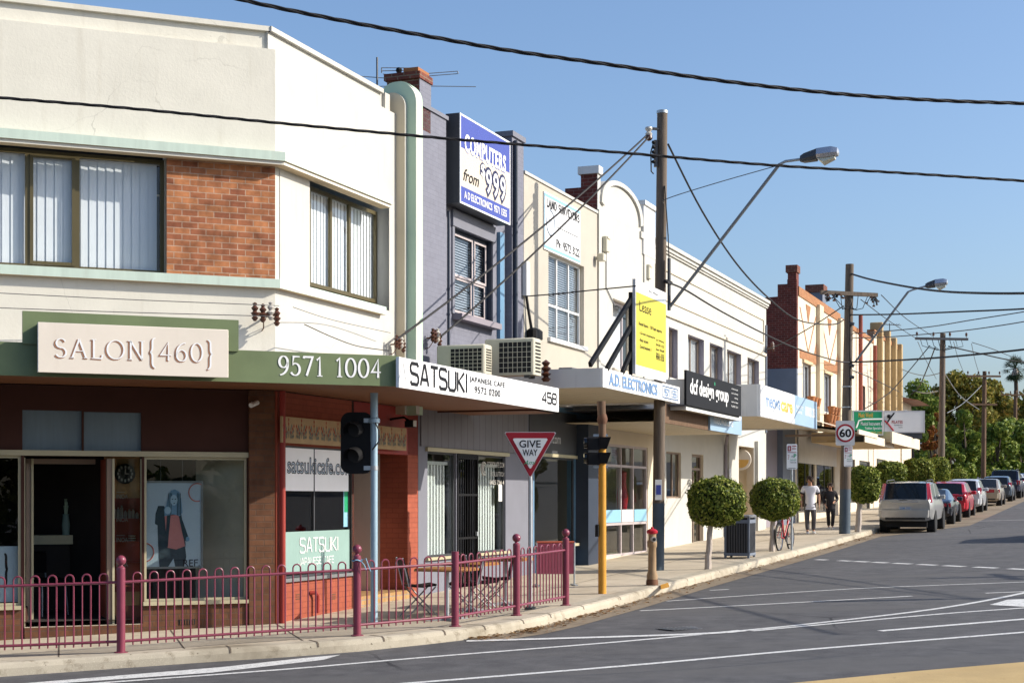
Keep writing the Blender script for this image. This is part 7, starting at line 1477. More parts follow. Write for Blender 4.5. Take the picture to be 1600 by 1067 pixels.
c = MB(); c.cyl((.45, -.06, .30), (.45, .06, .30), .03, 'alu', 10); c.cyl((.45, -.055, .30), (.45, -.065, .30), .10, 'black_metal', 18); c.tube([(.45, -.07, .30), (.52, -.07, .15)], .012, 'alu'); c.tube([(.45, .07, .30), (.38, .07, .45)], .012, 'alu'); c.box(.47, .57, -.16, -.07, .13, .16, 'black_metal'); c.box(.33, .43, .07, .16, .44, .47, 'black_metal'); c.build('crank', t)
for x in (0,): MB().tube([(x+(wr+.04)*math.cos(R(a)), 0, wr+(wr+.04)*math.sin(R(a))) for a in range(20, 190, 15)], .02, 'black_metal', 5).build('mudguard', t)
# ------------------------------------------------------------------ cafe tables and chairs
def cafe_table(px, py, label, rot=0.0):
    p = ground(px, py); t = thing('cafe_table', label, 'table', p, ANB+rot, 'cafe tables on the footpath'); c = MB(); c.bbox(-.36, .36, -.36, .36, .70, .745, 'table_wood', .02); c.build('tabletop', t)
    MB().cyl((0, 0, .04), (0, 0, .70), .035, 'galvanised', 12).build('pedestal', t); c = MB(); [c.loft([[(math.cos(a)*.03-math.sin(a)*.03, math.sin(a)*.03+math.cos(a)*.03, 0), (math.cos(a)*.03+math.sin(a)*.03, math.sin(a)*.03-math.cos(a)*.03, 0), (math.cos(a)*.03+math.sin(a)*.03, math.sin(a)*.03-math.cos(a)*.03, .06), (math.cos(a)*.03-math.sin(a)*.03, math.sin(a)*.03+math.cos(a)*.03, .06)], [(math.cos(a)*.32-math.sin(a)*.025, math.sin(a)*.32+math.cos(a)*.025, 0), (math.cos(a)*.32+math.sin(a)*.025, math.sin(a)*.32-math.cos(a)*.025, 0), (math.cos(a)*.32+math.sin(a)*.025, math.sin(a)*.32-math.cos(a)*.025, .025), (math.cos(a)*.32-math.sin(a)*.025, math.sin(a)*.32+math.cos(a)*.025, .025)]], 'galvanised') for a in (R(45), R(135), R(225), R(315))]; c.build('base', t)
cafe_table(698, 968, 'wood topped cafe table beside the leftmost black chair'); cafe_table(735, 955, 'wood topped cafe table in the middle behind the fence'); cafe_table(790, 945, 'wood topped cafe table farthest from the signal pole')
def chair_make():
    t = thing('cafe_chair', 'x', 'chair', (0, 0, 0), 0, 'black cafe chairs on the footpath')
    c = MB(); c.loft([[(x, -.21, z), (x, .21, z), (x, .21, z+.03), (x, -.21, z+.03)] for x, z in ((-.2, .45), (0, .435), (.21, .46))], 'black_metal'); c.build('seat', t)
    c = MB(); c.loft([[(x, -.21, z), (x+.02, -.21, z), (x+.02, .21, z), (x, .21, z)] for x, z in ((-.2, .5), (-.245, .68), (-.30, .86))], 'black_metal'); c.build('backrest', t)
    for y in (-.2, .2):
        MB().tube([(.2, y, .45), (-.02, y*1.05, .22), (-.24, y*1.1, 0)], .011, 'mid_grey_metal').build('leg', t); MB().tube([(-.2, y, .47), (.02, y*1.12, .22), (.25, y*1.15, 0)], .011, 'mid_grey_metal').build('leg', t); MB().tube([(-.2, y, .45), (-.3, y, .87)], .011, 'galvanised').build('back_support', t)
    return t
ch0 = chair_make()
for k, (px, py, a, lab) in enumerate(((655, 963, 0, 'black cafe chair nearest the signal pole, its back to the red wall'), (725, 962, 180, 'black cafe chair facing left between the first two cafe tables'), (752, 957, 0, 'black cafe chair behind the middle cafe table'), (775, 950, 180, 'black cafe chair beside the tall fence post'))):
    q = ground(px, py); place(ch0 if k == 0 else dup(ch0), q, R(8+a)+random.uniform(-.2, .2), lab)
p = ground(868, 915); t = thing('wind_screen', 'low maroon canvas wind screen standing at the end of the cafe tables', 'screen', p, R(10)); s = p.y/F; w_ = 30*s
MB().box(-w_, w_, -.01, .01, .22, .78, 'maroon_paint').build('canvas', t); MB().tube([(-w_, 0, .80), (w_, 0, .80)], .02, 'orange_paint').build('top_bar', t); [MB().tube([(x, 0, .8), (x, 0, 0)], .016, 'galvanised').build('leg', t) for x in (-w_, w_)]; [MB().box(x-.03, x+.03, -.2, .2, 0, .03, 'galvanised').build('foot', t) for x in (-w_, w_)]
# ------------------------------------------------------------------ trees
def leaves(centres, normals, size, mat, name, parent, jitter=.9, aspect=.55, share=None):
    n = len(centres); c = np.asarray(centres); nr = np.asarray(normals)+rng.normal(0, jitter, (n, 3)); nr /= np.linalg.norm(nr, axis=1)[:, None]+1e-9
    t = np.cross(nr, rng.normal(0, 1, (n, 3))); t /= np.linalg.norm(t, axis=1)[:, None]+1e-9; b = np.cross(nr, t)
    sz = size*rng.uniform(.6, 1.3, (n, 1)); t = t*sz; b = b*sz*aspect; k = nr*sz*.25
    v = np.stack([c-t, c-b*1.0+k, c+t, c+b*1.0+k], 1).reshape(-1, 3).astype(np.float32)
    me = bpy.data.meshes.new(name); me.vertices.add(4*n); me.vertices.foreach_set('co', v.ravel()); me.loops.add(4*n); me.loops.foreach_set('vertex_index', np.arange(4*n, dtype=np.int32))
    me.polygons.add(n); me.polygons.foreach_set('loop_start', np.arange(0, 4*n, 4, dtype=np.int32)); me.materials.append(MATS[mat]); me.update(calc_edges=True); me.validate()
    o = bpy.data.objects.new(name, me); COL.objects.link(o); o.parent = parent; return o
def sphere_pts(n):
    v = rng.normal(0, 1, (n, 3)); return v/np.linalg.norm(v, axis=1)[:, None]
def clipped(pos, cpx, cpy, rx, ry, label, seedk, sq=2.7, trunk_r=.045):
    p = Vector(pos); f = Fr(p.xy, 0, p.z); s = p.y/F; t = thing('clipped_tree', label, 'tree', p, 0, 'clipped ball trees along the kerb'); cx, cz = f.x(cpx), f.zz(cpx, cpy); a, c_ = rx*s, ry*s
    n = int(5200*min(1.6, (a/.5)**2)); d = sphere_pts(n); q = (np.abs(d)**sq).sum(1)**(-1/sq); d = d*q[:, None]
    lump = 1+.032*np.sin(d[:, 0]*6+seedk)+.028*np.sin(d[:, 1]*9+d[:, 2]*6+seedk*2)+.02*np.sin(d[:, 2]*13+d[:, 0]*11+seedk)
    r = (1-np.abs(rng.normal(0, .06, n)))*lump; r[rng.random(n) < .05] += .07
    C_ = d*r[:, None]*np.array([a, a, c_])+np.array([cx, 0, cz]); Nn = d/np.array([a, a, c_])
    leaves(C_, Nn/np.linalg.norm(Nn, axis=1)[:, None], .034 if s < .018 else .05, 'clipped_leaf', 'crown', t, .55)
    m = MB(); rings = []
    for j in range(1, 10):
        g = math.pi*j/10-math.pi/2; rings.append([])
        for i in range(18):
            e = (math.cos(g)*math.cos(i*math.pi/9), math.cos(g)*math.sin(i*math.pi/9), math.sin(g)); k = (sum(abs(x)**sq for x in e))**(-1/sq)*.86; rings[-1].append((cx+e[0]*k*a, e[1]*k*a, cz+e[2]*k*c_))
    m.loft(rings, 'deep_core'); m.build('shade_core', t)  # solid near-black core, coloured as the shade inside the crown
    m = MB(); zb = cz-c_*.7; n_ = 7; m.tube([(cx*.35*(k/n_)+.008*math.sin(k*2+seedk), .008*math.cos(k*3), -.05+(zb+.05)*k/n_) for k in range(n_+1)], [trunk_r*(1.25-.35*k/n_) for k in range(n_+1)], 'bark', 9)
    for k in range(4): a_ = k*1.6+seedk; m.tube([(cx*.35, 0, zb-.12*c_), (cx+math.cos(a_)*a*.4, math.sin(a_)*a*.4, zb+.2*c_)], [.022, .012], 'bark', 6)
    m.build('trunk', t); return t
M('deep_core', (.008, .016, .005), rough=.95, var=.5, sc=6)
clipped(ground(1105.5, 889), 1120, 784, 43, 37.5, 'nearest clipped ball tree, left of the litter bin', 1.0, trunk_r=.058)
clipped(ground(1206.5, 861), 1210, 780, 36.5, 32, 'second clipped ball tree, in front of the bicycle', 2.3, trunk_r=.062)
clipped(ground(1340.5, 831), 1349.5, 757, 24, 28.5, 'third clipped tree, just right of the second timber pole', 3.1, trunk_r=.085)
for px, cx, cy, rx, ry, k, lab in ((1388, 1391, 742, 23.5, 20, 4, 'clipped tree directly behind the roof of the silver wagon'), (1432, 1434, 739, 24.5, 22, 5, 'clipped tree behind the black sports car'), (1465, 1467, 736, 16.5, 21, 6, 'clipped tree at the foot of the third timber pole'), (1494, 1496, 746.5, 14, 14, 7, 'smallest clipped tree, last in the row')):
    q = at_kerb(px, 3.3); clipped(q, cx, cy, rx, ry, lab, k, 3.0, .07)
def bigtree(px, ytop, yb, hw, Y, label, mat, clumps=26, n=5200, leaf=.24, name='leafy_tree', cat='tree', low=.15, group='trees at the end of the street', loc=None, hgt=None, wid=None, squash=1.0):
    if loc is None:
        x = (px-CX)/F*Y; p = Vector((x, Y, gz(x, Y))); s = Y/F; hgt = H+(HY-ytop)/F*Y-p.z; wid = hw*s
    else: p = Vector(loc)
    t = thing(name, label, cat, p, 0, group); cs = []
    for k in range(clumps):
        h = low+(1-low)*random.random()**.85; w_ = math.sqrt(max(.04, 1-((h-.45)/.62)**2)) if squash >= 1 else (1.05-h*squash)
        a = random.uniform(0, 6.283); r = wid*w_*math.sqrt(random.random())*.82; cs.append((r*math.cos(a), r*math.sin(a), h*hgt*.92, wid*random.uniform(.24, .42)))
    per = n//clumps; C_, N_ = [], []
    for x, y, z, r in cs:
        d = sphere_pts(per); q = rng.uniform(.35, 1.08, per)**.5; C_.append(np.array([x, y, z])+d*q[:, None]*r*np.array([1, 1, .8])); N_.append(d)
    leaves(np.concatenate(C_), np.concatenate(N_), leaf, mat, 'crown', t, .8)
    m = MB(); m.tube([(0, 0, -.3), (.1, 0, hgt*.35), (0, .1, hgt*.7)], [.035*hgt, .022*hgt, .006*hgt], 'dark_bark', 8)
    for x, y, z, r in cs[:9]: m.tube([(.05, 0, max(.3, z*.45)), (x*.6, y*.6, z*.8), (x, y, z)], [.012*hgt, .007*hgt, .003*hgt], 'dark_bark', 5)
    m.build('trunk', t); return t
BT = [(1497, 573, 770, 62, 150, 'tall olive green tree behind the fourth timber pole', 'olive_leaf', 34, 9000, .24),
      (1442, 592, 770, 46, 135, 'dark green tree beside the gabled house', 'green_leaf', 26, 6000, .22),
      (1552, 590, 770, 52, 165, 'broad olive tree between the fourth and fifth poles', 'olive_leaf', 28, 7000, .26),
      (1508, 634, 770, 30, 112, 'bright green dense tree behind the smallest clipped tree', 'green_leaf', 24, 6500, .17),
      (1486, 690, 770, 22, 108, 'low bright green tree beside the third timber pole', 'green_leaf', 16, 3500, .16),
      (1557, 650, 775, 36, 122, 'bright green tree right of the fourth pole', 'green_leaf', 24, 6500, .18),
      (1592, 640, 775, 34, 128, 'green tree at the right edge behind the fifth pole', 'green_leaf', 22, 5500, .19),
      (1590, 625, 770, 44, 190, 'yellowing tree beyond the fifth pole', 'yellow_leaf', 24, 6000, .3),
      (1462, 630, 750, 9, 128, 'small orange autumn tree left of the third pole', 'autumn_leaf', 10, 900, .15),
      (1455, 668, 760, 18, 118, 'rusty brown shrub behind the pilates board', 'autumn_leaf', 14, 2600, .16),
      (1535, 655, 760, 30, 175, 'yellow green tree behind the bright green ones', 'yellow_leaf', 20, 4500, .28),
      (1425, 640, 760, 26, 112, 'emerald shrub tree beside the gabled house wall', 'green_leaf', 18, 3500, .17),
      (1640, 600, 775, 60, 150, 'tall olive tree just past the right edge', 'olive_leaf', 28, 5000, .26)]
for b in BT: bigtree(b[0], b[1], b[2], b[3], b[4], b[5], b[6], b[7], b[8], b[9])
# palm
Y = 170; x = (1588-CX)/F*Y; p = Vector((x, Y, gz(x, Y))); f = Fr(p.xy, 0, p.z); t = thing('palm_tree', 'tall thin fan palm against the sky at the right edge', 'palm', p); zt = f.zz(1586, 575)
MB().tube([(-.2, 0, 0), (.1, 0, zt*.5), (.0, 0, zt*.8), (-.1, 0, zt)], [.32, .25, .22, .2], 'dark_bark', 9).build('trunk', t)
m = MB()
for k in range(46):
    a = random.uniform(0, 6.283); el = random.uniform(-1.25, 1.4); L_ = random.uniform(1.3, 1.8); d = Vector((math.cos(a)*math.cos(el), math.sin(a)*math.cos(el), math.sin(el))); o = Vector((-.1, 0, zt)); e = o+d*L_*.55-Vector((0, 0, .1)); m.tube([o, e], .025, 'palm_leaf', 4)
    sd = d.cross(Vector((0, 0, 1))).normalized(); up = sd.cross(d)
    for j in range(9):
        g = R(-75+150*j/8); v = (d*math.cos(g)+sd*math.sin(g)); tip = e+v*L_*.55-Vector((0, 0, .22*L_*abs(math.sin(g)))); w_ = up.cross(v).normalized()*.05; m.add([e-w_*.3, e+w_*.3, tip], [(0, 1, 2)], 'palm_leaf'); m.add([e+v*L_*.2-w_, e+v*L_*.2+w_, tip], [(0, 1, 2)], 'palm_leaf')
m.build('fronds', t, smooth=False)
m = MB()
for k in range(60): a = random.uniform(0, 6.283); m.add([(-.1+.25*math.cos(a), .25*math.sin(a), zt-.1), (-.1+.25*math.cos(a+.5), .25*math.sin(a+.5), zt-.1), (-.1+.5*math.cos(a+.2), .5*math.sin(a+.2), zt-random.uniform(.8, 1.7))], [(0, 1, 2)], 'bark')
m.build('dead_fronds', t, smooth=False)
# ------------------------------------------------------------------ across the road, behind the camera's back: what the shop glass reflects
proto = [bigtree(0, 0, 0, 0, 0, 'x', mt, 22, 2600, .36, low=.06, loc=(20, -20-k, 0), hgt=8, wid=4.6, group='trees across the road') for k, mt in enumerate(('green_leaf', 'olive_leaf'))]
for k, (x, y, h) in enumerate(((-6, -24, 8), (2, -27, 9), (10, -25, 8), (17, -22, 9), (24, -18, 8), (30, -12, 8), (35, -4, 7), (40, 8, 5.5), (45, 22, 5), (49, 34, 5.5), (53, 46, 5.5), (57, 58, 6), (61, 70, 6), (66, 84, 6), (73, 100, 7), (80, 118, 8))):
    t = proto[k] if k < 2 else dup(proto[k % 2]); place(t, (x, y, gz(x, y)-.3), k*1.3, 'leafy tree across the road facing the shops, number %d counted from behind the camera' % (k+1), (1.15 if k < 7 else 1.3, 1.15 if k < 7 else 1.3, h/8))
# ------------------------------------------------------------------ cars
paint('silver_gold_paint', (.47, .465, .45), .6); paint('black_paint', (.008, .01, .018), .2, .2); paint('car_red_paint', (.50, .012, .03), .2); paint('car_white_paint', (.55, .56, .58), .2)
paint('beige_car_paint', (.40, .34, .27), .5); paint('slate_car_paint', (.06, .085, .12), .5); paint('navy_car_paint', (.03, .035, .07), .4); paint('car_blue_paint', (.05, .12, .32), .3); paint('car_silver_paint', (.42, .43, .45), .6)
M('car_glass', (.010, .013, .016), rough=.06, spec=.5, var=.1); M('tail_red', (.38, .008, .02), rough=.2, spec=.6, var=.1, coat=.6); M('plate_white', (.5, .5, .48), rough=.5); M('bumper_grey', (.05, .05, .052), rough=.6)
def car(label, paintm, prof, wd, L_, wheels, wr, lamp, grp='cars parked along the kerb', tail='bottom', rails=False, hatch=True):
    # prof: rows of (x from the rear, bottom z, belt z, roof z, belt half width, roof half width); local x forward, rear at 0
    t = thing('parked_car', label, 'car', (0, 0, 0), 0, grp); body, gls = MB(), {'rear_window': MB(), 'windscreen': MB(), 'side_windows': MB()}
    hw = wd/2
    def ring(r):
        x, zb, zl, zr, wb, wt = r
        half = [(wb*.80, zb), (wb*.97, zb+.06), (wb*1.0, zb+(zl-zb)*.45), (wb*.985, zb+(zl-zb)*.78), (wb*.94, zl), (wt*1.0, zr-.06*(zr > zl+.1)), (wt*.86, zr-.004), (wt*.45, zr+.012)]
        return [(x, -a*hw, z) for a, z in half]+[(x, a*hw, z) for a, z in half[::-1]]
    rings = [ring(r) for r in prof]; n = len(rings[0]); body.v = [p for r in rings for p in r]; k = body.mi(paintm)
    for g in gls.values(): g.v = body.v; g.mi('car_glass')
    mid = (prof[0][0]+prof[-1][0])/2
    for i in range(len(rings)-1):
        a, b = prof[i], prof[i+1]; ca, cb = a[3] > a[2]+.1, b[3] > b[2]+.1
        for j in range(n):
            q = (i*n+j, i*n+(j+1) % n, (i+1)*n+(j+1) % n, (i+1)*n+j); q = q[::-1]; w_ = None
            if j in (4, 10) and ca and cb and (b[0]-a[0]) > .3: w_ = 'side_windows'
            if j in ((6, 7, 8) if a[0] < mid else (5, 6, 7, 8, 9)) and ca != cb: w_ = 'rear_window' if a[0] < mid else 'windscreen'
            if w_: gls[w_].f.append(q); gls[w_].m.append(0)
            else: body.f.append(q); body.m.append(k)
    for fc in (tuple(range(n)), tuple(range((len(rings)-1)*n, len(rings)*n))[::-1]): body.f.append(fc); body.m.append(k)
    for x in wheels:
        for sy in (-1, 1):
            body.cyl((x, sy*hw*.70, wr), (x, sy*(hw+.004), wr), wr+.055, 'rubber', 24)
    bo = body.build('body', t, ang=28)
    for nme, g in gls.items():
        if g.f: g.build(nme, t)
    for x in wheels:
        for sy in (-1, 1):
            y0, y1 = sy*(hw-.20), sy*(hw+.012); w_ = MB(); w_.lathe((x, y0, wr), [(wr*.5, 0), (wr*.94, .0), (wr, .02), (wr, .19), (wr*.95, .215), (wr*.62, .215)] if sy < 0 else [(wr*.62, -.215), (wr*.95, -.215), (wr, -.19), (wr, -.02), (wr*.94, 0), (wr*.5, 0)], 'rubber', 22, 'y'); wo = w_.build('wheel', t)
            c = MB(); c.lathe((x, y0, wr), [(.001, .17), (wr*.2, .19), (wr*.22, .165), (wr*.56, .17), (wr*.63, .208), (wr*.66, .20)] if sy < 0 else [(wr*.66, -.20), (wr*.63, -.208), (wr*.56, -.17), (wr*.22, -.165), (wr*.2, -.19), (.001, -.17)], 'alu', 20, 'y')
            for a in range(5): e = R(72*a); yy = y0+(-.175 if sy < 0 else .175); c.cyl((x+.03*math.cos(e), yy, wr+.03*math.sin(e)), (x+wr*.58*math.cos(e), yy, wr+wr*.58*math.sin(e)), .022, 'alu', 6)
            c.build('rim', wo)
    zb, zl = prof[0][1], prof[0][2]
    for sy in (-1, 1): lamp(t, sy, hw)
    zp = zb+(zl-zb)*.45; MB().box(prof[0][0]-.03, prof[0][0]-.0, -.19, .19, zp, zp+.125, 'plate_white').build('number_plate', t)
    c = MB(); c.loft([[(prof[1][0]+.22, -hw*1.0, zb+.02), (-.07, -hw*.82, zb+.02), (-.10, 0, zb+.02), (-.07, hw*.82, zb+.02), (prof[1][0]+.22, hw*1.0, zb+.02)], [(prof[1][0]+.22, -hw*1.01, zb+.26), (-.085, -hw*.84, zb+.26), (-.115, 0, zb+.26), (-.085, hw*.84, zb+.26), (prof[1][0]+.22, hw*1.01, zb+.26)]], paintm); c.box(.0, .25, -hw*.72, hw*.72, zb-.07, zb+.03, 'bumper_grey'); c.build('bumper', t)
    MB().box(.3, L_-.3, -hw*.75, hw*.75, wr*.55, zb+.1, 'rubber').build('underbody', t)
    xm = [r for r in prof if r[3] > r[2]+.1][-1]
    for sy in (-1, 1): MB().bbox(xm[0]-.02, xm[0]+.14, sy*(hw*.93)-(.0 if sy > 0 else .2), sy*(hw*.93)+(.2 if sy > 0 else 0), xm[2]+.0, xm[2]+.15, paintm, .03).build('wing_mirror', t)
    if rails:
        for sy in (-1, 1): y = sy*hw*.72; zr = max(r[3] for r in prof); MB().tube([(.35, y, zr-.03), (.5, y, zr+.05), (L_*.5, y, zr+.055), (L_*.56, y, zr-.02)], .018, 'bumper_grey', 6).build('roof_rail', t)
    return t
def vlamp(z0, z1, y0, y1, x=-.02, dx=.2, mat='tail_red', top=None):
    def fn(t, sy, hw):
        c = MB(); a, b = y0*hw*sy, y1*hw*sy; c_, d = (top or (y0, y1)); e, f_ = c_*hw*sy, d*hw*sy; xx = x if not isinstance(x, tuple) else x[0]; xt = x if not isinstance(x, tuple) else x[1]
        c.loft([[(xx, a, z0), (xx+.05, b, z0), (xx+dx, b+.012*sy, z0), (xx+dx, a, z0)], [(xt, e, z1), (xt+.05, f_, z1), (xt+dx, f_+.012*sy, z1), (xt+dx, e, z1)]], mat); c.build('tail_lamp', t)
    return fn
def wagon(bl, rf, L_, zb=.32):   # upright tailgate
    return [(.0, zb+.1, bl, bl+.02, .90, .86), (.06, zb, bl+.02, bl+.04, .97, .88), (.30, zb, bl+.03, rf-.02, 1.0, .84), (.55, zb-.02, bl+.03, rf+.0, 1.0, .83), (L_*.33, zb-.06, bl+.02, rf+.02, 1.0, .83), (L_*.36, zb-.06, bl+.02, rf+.02, 1.0, .83), (L_*.55, zb-.06, bl, rf, 1.0, .82), (L_*.57, zb-.06, bl, rf-.01, 1.0, .81), (L_*.76, zb-.04, bl-.02, bl, .99, .84), (L_*.93, zb, bl-.13, bl-.12, .95, .82), (L_, zb+.1, bl-.36, bl-.34, .84, .74)]
def sedan(bl, rf, L_, zb=.28):
    return [(.0, zb+.12, bl-.06, bl-.04, .90, .84), (.06, zb, bl-.02, bl, .97, .86), (L_*.17, zb-.03, bl, bl+.02, 1.0, .86), (L_*.31, zb-.05, bl, rf-.02, 1.0, .76), (L_*.34, zb-.05, bl, rf, 1.0, .76), (L_*.46, zb-.05, bl, rf+.01, 1.0, .77), (L_*.48, zb-.05, bl, rf+.01, 1.0, .77), (L_*.58, zb-.05, bl, rf-.01, 1.0, .76), (L_*.76, zb-.04, bl-.03, bl-.01, .99, .84), (L_*.93, zb, bl-.15, bl-.13, .95, .82), (L_, zb+.1, bl-.36, bl-.34, .84, .74)]
def hatchp(bl, rf, L_, zb=.28):
    return [(.0, zb+.1, bl-.02, bl, .90, .86), (.05, zb, bl, bl+.02, .97, .86), (.42, zb, bl+.03, rf-.05, 1.0, .78), (.62, zb-.02, bl+.02, rf-.01, 1.0, .78), (L_*.34, zb-.05, bl, rf+.02, 1.0, .78), (L_*.37, zb-.05, bl, rf+.02, 1.0, .78), (L_*.55, zb-.05, bl-.02, rf, 1.0, .77), (L_*.57, zb-.05, bl-.02, rf-.01, 1.0, .77), (L_*.77, zb-.04, bl-.07, bl-.05, .99, .84), (L_*.93, zb, bl-.2, bl-.18, .95, .82), (L_, zb+.1, bl-.4, bl-.38, .84, .74)]
def put(t, px, Y, dn, drop=0.0, sc=1.0):
    n_ = NF+dn; a = Vector((0, Y)); X = (n_-NB.y*Y)/NB.x; p = Vector((X, Y)); z = gz(*p)-.15
    u = Vector((math.cos(ANB), math.sin(ANB), GA*UB.x+GB*UB.y)); t.location = (X, Y, z+drop); t.rotation_euler = (0, -math.atan(GA*UB.x+GB*UB.y), ANB); t.scale = (sc,)*3
CARS = [
 ('pale gold four wheel drive wagon, nearest of the parked cars', 'silver_gold_paint', wagon(1.06, 1.64, 4.45, .40), 1.76, 4.45, (.88, 3.48), .34, vlamp(1.0, 1.62, .82, .965, (-.0, .24), .14, top=(.74, .84)), True, 51.0, 4.92),
 ('low black sports coupe behind the gold wagon', 'black_paint', [(.0, .42, .80, .82, .86, .80), (.08, .30, .85, .87, .97, .82), (.5, .26, .90, .93, 1.0, .80), (1.55, .24, .88, 1.27, 1.0, .66), (1.75, .24, .86, 1.29, .98, .66), (2.0, .24, .86, 1.30, .97, .66), (2.05, .24, .86, 1.30, .97, .66), (2.55, .24, .84, 1.22, .97, .66), (3.2, .24, .80, .82, .99, .78), (4.0, .3, .68, .70, .95, .78), (4.4, .4, .5, .52, .84, .7)], 1.80, 4.4, (.85, 3.3), .33, vlamp(.66, .80, .55, .93, -.03, .2), False, 57.6, 4.85),
 ('bright red hatchback between the black coupe and a white car', 'car_red_paint', hatchp(.96, 1.47, 4.1), 1.76, 4.1, (.72, 3.3), .32, vlamp(.82, 1.08, .78, .97, (-.01, .06), .2), False, 64.6, 4.8),
 ('white hatchback with its rear against the red one', 'car_white_paint', hatchp(.98, 1.50, 4.0), 1.72, 4.0, (.70, 3.2), .31, vlamp(.85, 1.15, .80, .97, (-.0, .07), .2), False, 71.4, 4.8),
 ('old beige sedan with a wide red tail panel', 'beige_car_paint', sedan(.94, 1.40, 4.7), 1.75, 4.7, (1.0, 3.65), .31, vlamp(.72, .88, .20, .96, -.03, .15), False, 81.5, 4.9),
 ('blue grey hatchback ahead of the beige sedan', 'slate_car_paint', hatchp(.98, 1.46, 4.2), 1.76, 4.2, (.75, 3.35), .32, vlamp(.86, 1.12, .78, .97, (-.0, .07), .2), False, 90.5, 4.9),
 ('dark navy four wheel drive standing tallest in the far group', 'navy_car_paint', wagon(1.14, 1.78, 4.7, .42), 1.86, 4.7, (.9, 3.65), .37, vlamp(.9, 1.15, .76, .97, -.02, .2), True, 98, 4.9),
 ('white car half hidden past the navy four wheel drive', 'car_white_paint', hatchp(.98, 1.48, 4.1), 1.74, 4.1, (.72, 3.3), .31, vlamp(.85, 1.12, .8, .97, (-.0, .07), .2), False, 105, 4.9),
 ('blue car farthest away at the right edge', 'car_blue_paint', hatchp(.98, 1.46, 4.1), 1.74, 4.1, (.72, 3.3), .31, vlamp(.85, 1.12, .8, .97, (-.0, .07), .2), False, 112, 4.9)]
for lab, pm, pr, wd, L_, wh, wr, lm, rl, Y, dn in CARS:
    t = car(lab, pm, pr, wd, L_, wh, wr, lm, rails=rl); put(t, 0, Y, dn)
    if 'gold' in lab:
        c = MB(); words(c, 'ADW 183', -.165, .165, .79, .87, -.055, 'letter_blue', .01); 
        for o in kids(t):
            if o.name.startswith('number_plate'): pl_ = o
        m_ = MB(); v, f_ = text_mesh('20M 183', .01); a, b = v.min(0), v.max(0); v = (v-a)/(b-a+1e-9); zc = .5+.56*.45; x_ = -.034
        m_.add([(x_, .165-.33*p[0], zc+.025+.08*p[1]) for p in v], f_, 'letter_blue'); m_.build('plate_number', pl_, smooth=False)
        MB().tube([(.02, .38, 1.045), (.0, .02, 1.09), (.015, -.12, 1.07)], .012, 'black_metal', 5).build('rear_wiper', t)
        MB().box(-.035, .0, -.42, .42, 1.0, 1.03, 'alu').build('tailgate_handle', t)
# the car out of frame whose shadow reaches into the picture
t = car('silver wagon on the far side of the road, just past the right edge', 'car_silver_paint', wagon(1.08, 1.72, 4.6, .36), 1.78, 4.6, (.85, 3.55), .33, vlamp(.95, 1.2, .8, .97, -.02, .2)); t.location = (15.9, 42.6, gz(15.9, 42.6)-.15); t.rotation_euler = (0, 0, ANB)
p = Vector((21.5, 29.2, gz(21.5, 29.2)-.15)); t = thing('power_pole', 'timber pole across the road past the right edge', 'power pole', p); MB().cyl((0, 0, -.2), (0, 0, 7.4), .15, 'old_timber', 12, .12).build('shaft', t); MB().box(-.05, .05, -.9, .9, 6.6, 6.72, 'old_timber').build('crossarm', t)
p = Vector((12.3, 25.0, gz(12.3, 25)-.1)); t = thing('traffic_signal', 'signal pole on the far side of the junction past the right edge', 'traffic light', p); MB().cyl((0, 0, -.1), (0, 0, 4.0), .06, 'galvanised', 10).build('pole', t); MB().bbox(-.22, .22, -.12, .12, 3.0, 3.95, 'black_metal', .03).build('signal_head', t)

# ------------------------------------------------------------------ people
def skin_mesh(verts, edges, radii, mat, name, parent, sub=2, root=0):
    me = bpy.data.meshes.new(name); me.from_pydata(verts, edges, []); o = bpy.data.objects.new(name, me); COL.objects.link(o)
    md = o.modifiers.new('skin', 'SKIN'); md.use_smooth_shade = True; md.branch_smoothing = .4
    for i, sv in enumerate(me.skin_vertices[0].data): r = radii[i]; sv.radius = (r, r) if not isinstance(r, tuple) else r; sv.use_root = (i == root)
    s = o.modifiers.new('sub', 'SUBSURF'); s.levels = sub; s.render_levels = sub
    dg = bpy.context.evaluated_depsgraph_get(); ev = bpy.data.meshes.new_from_object(o.evaluated_get(dg)); ev.materials.clear(); ev.materials.append(MATS[mat]); ev.polygons.foreach_set('use_smooth', [True]*len(ev.polygons))
    o.modifiers.clear(); o.data = ev; bpy.data.meshes.remove(me); o.parent = parent; return o
class Sk:
    def __init__(s): s.v = []; s.e = []; s.r = []
    def p(s, co, r, to=None):
        s.v.append(tuple(co)); s.r.append(r); i = len(s.v)-1
        if to is not None: s.e.append((to, i))
        return i
    def mesh(s, mat, name, parent, sub=2): return skin_mesh(s.v, s.e, s.r, mat, name, parent, sub)
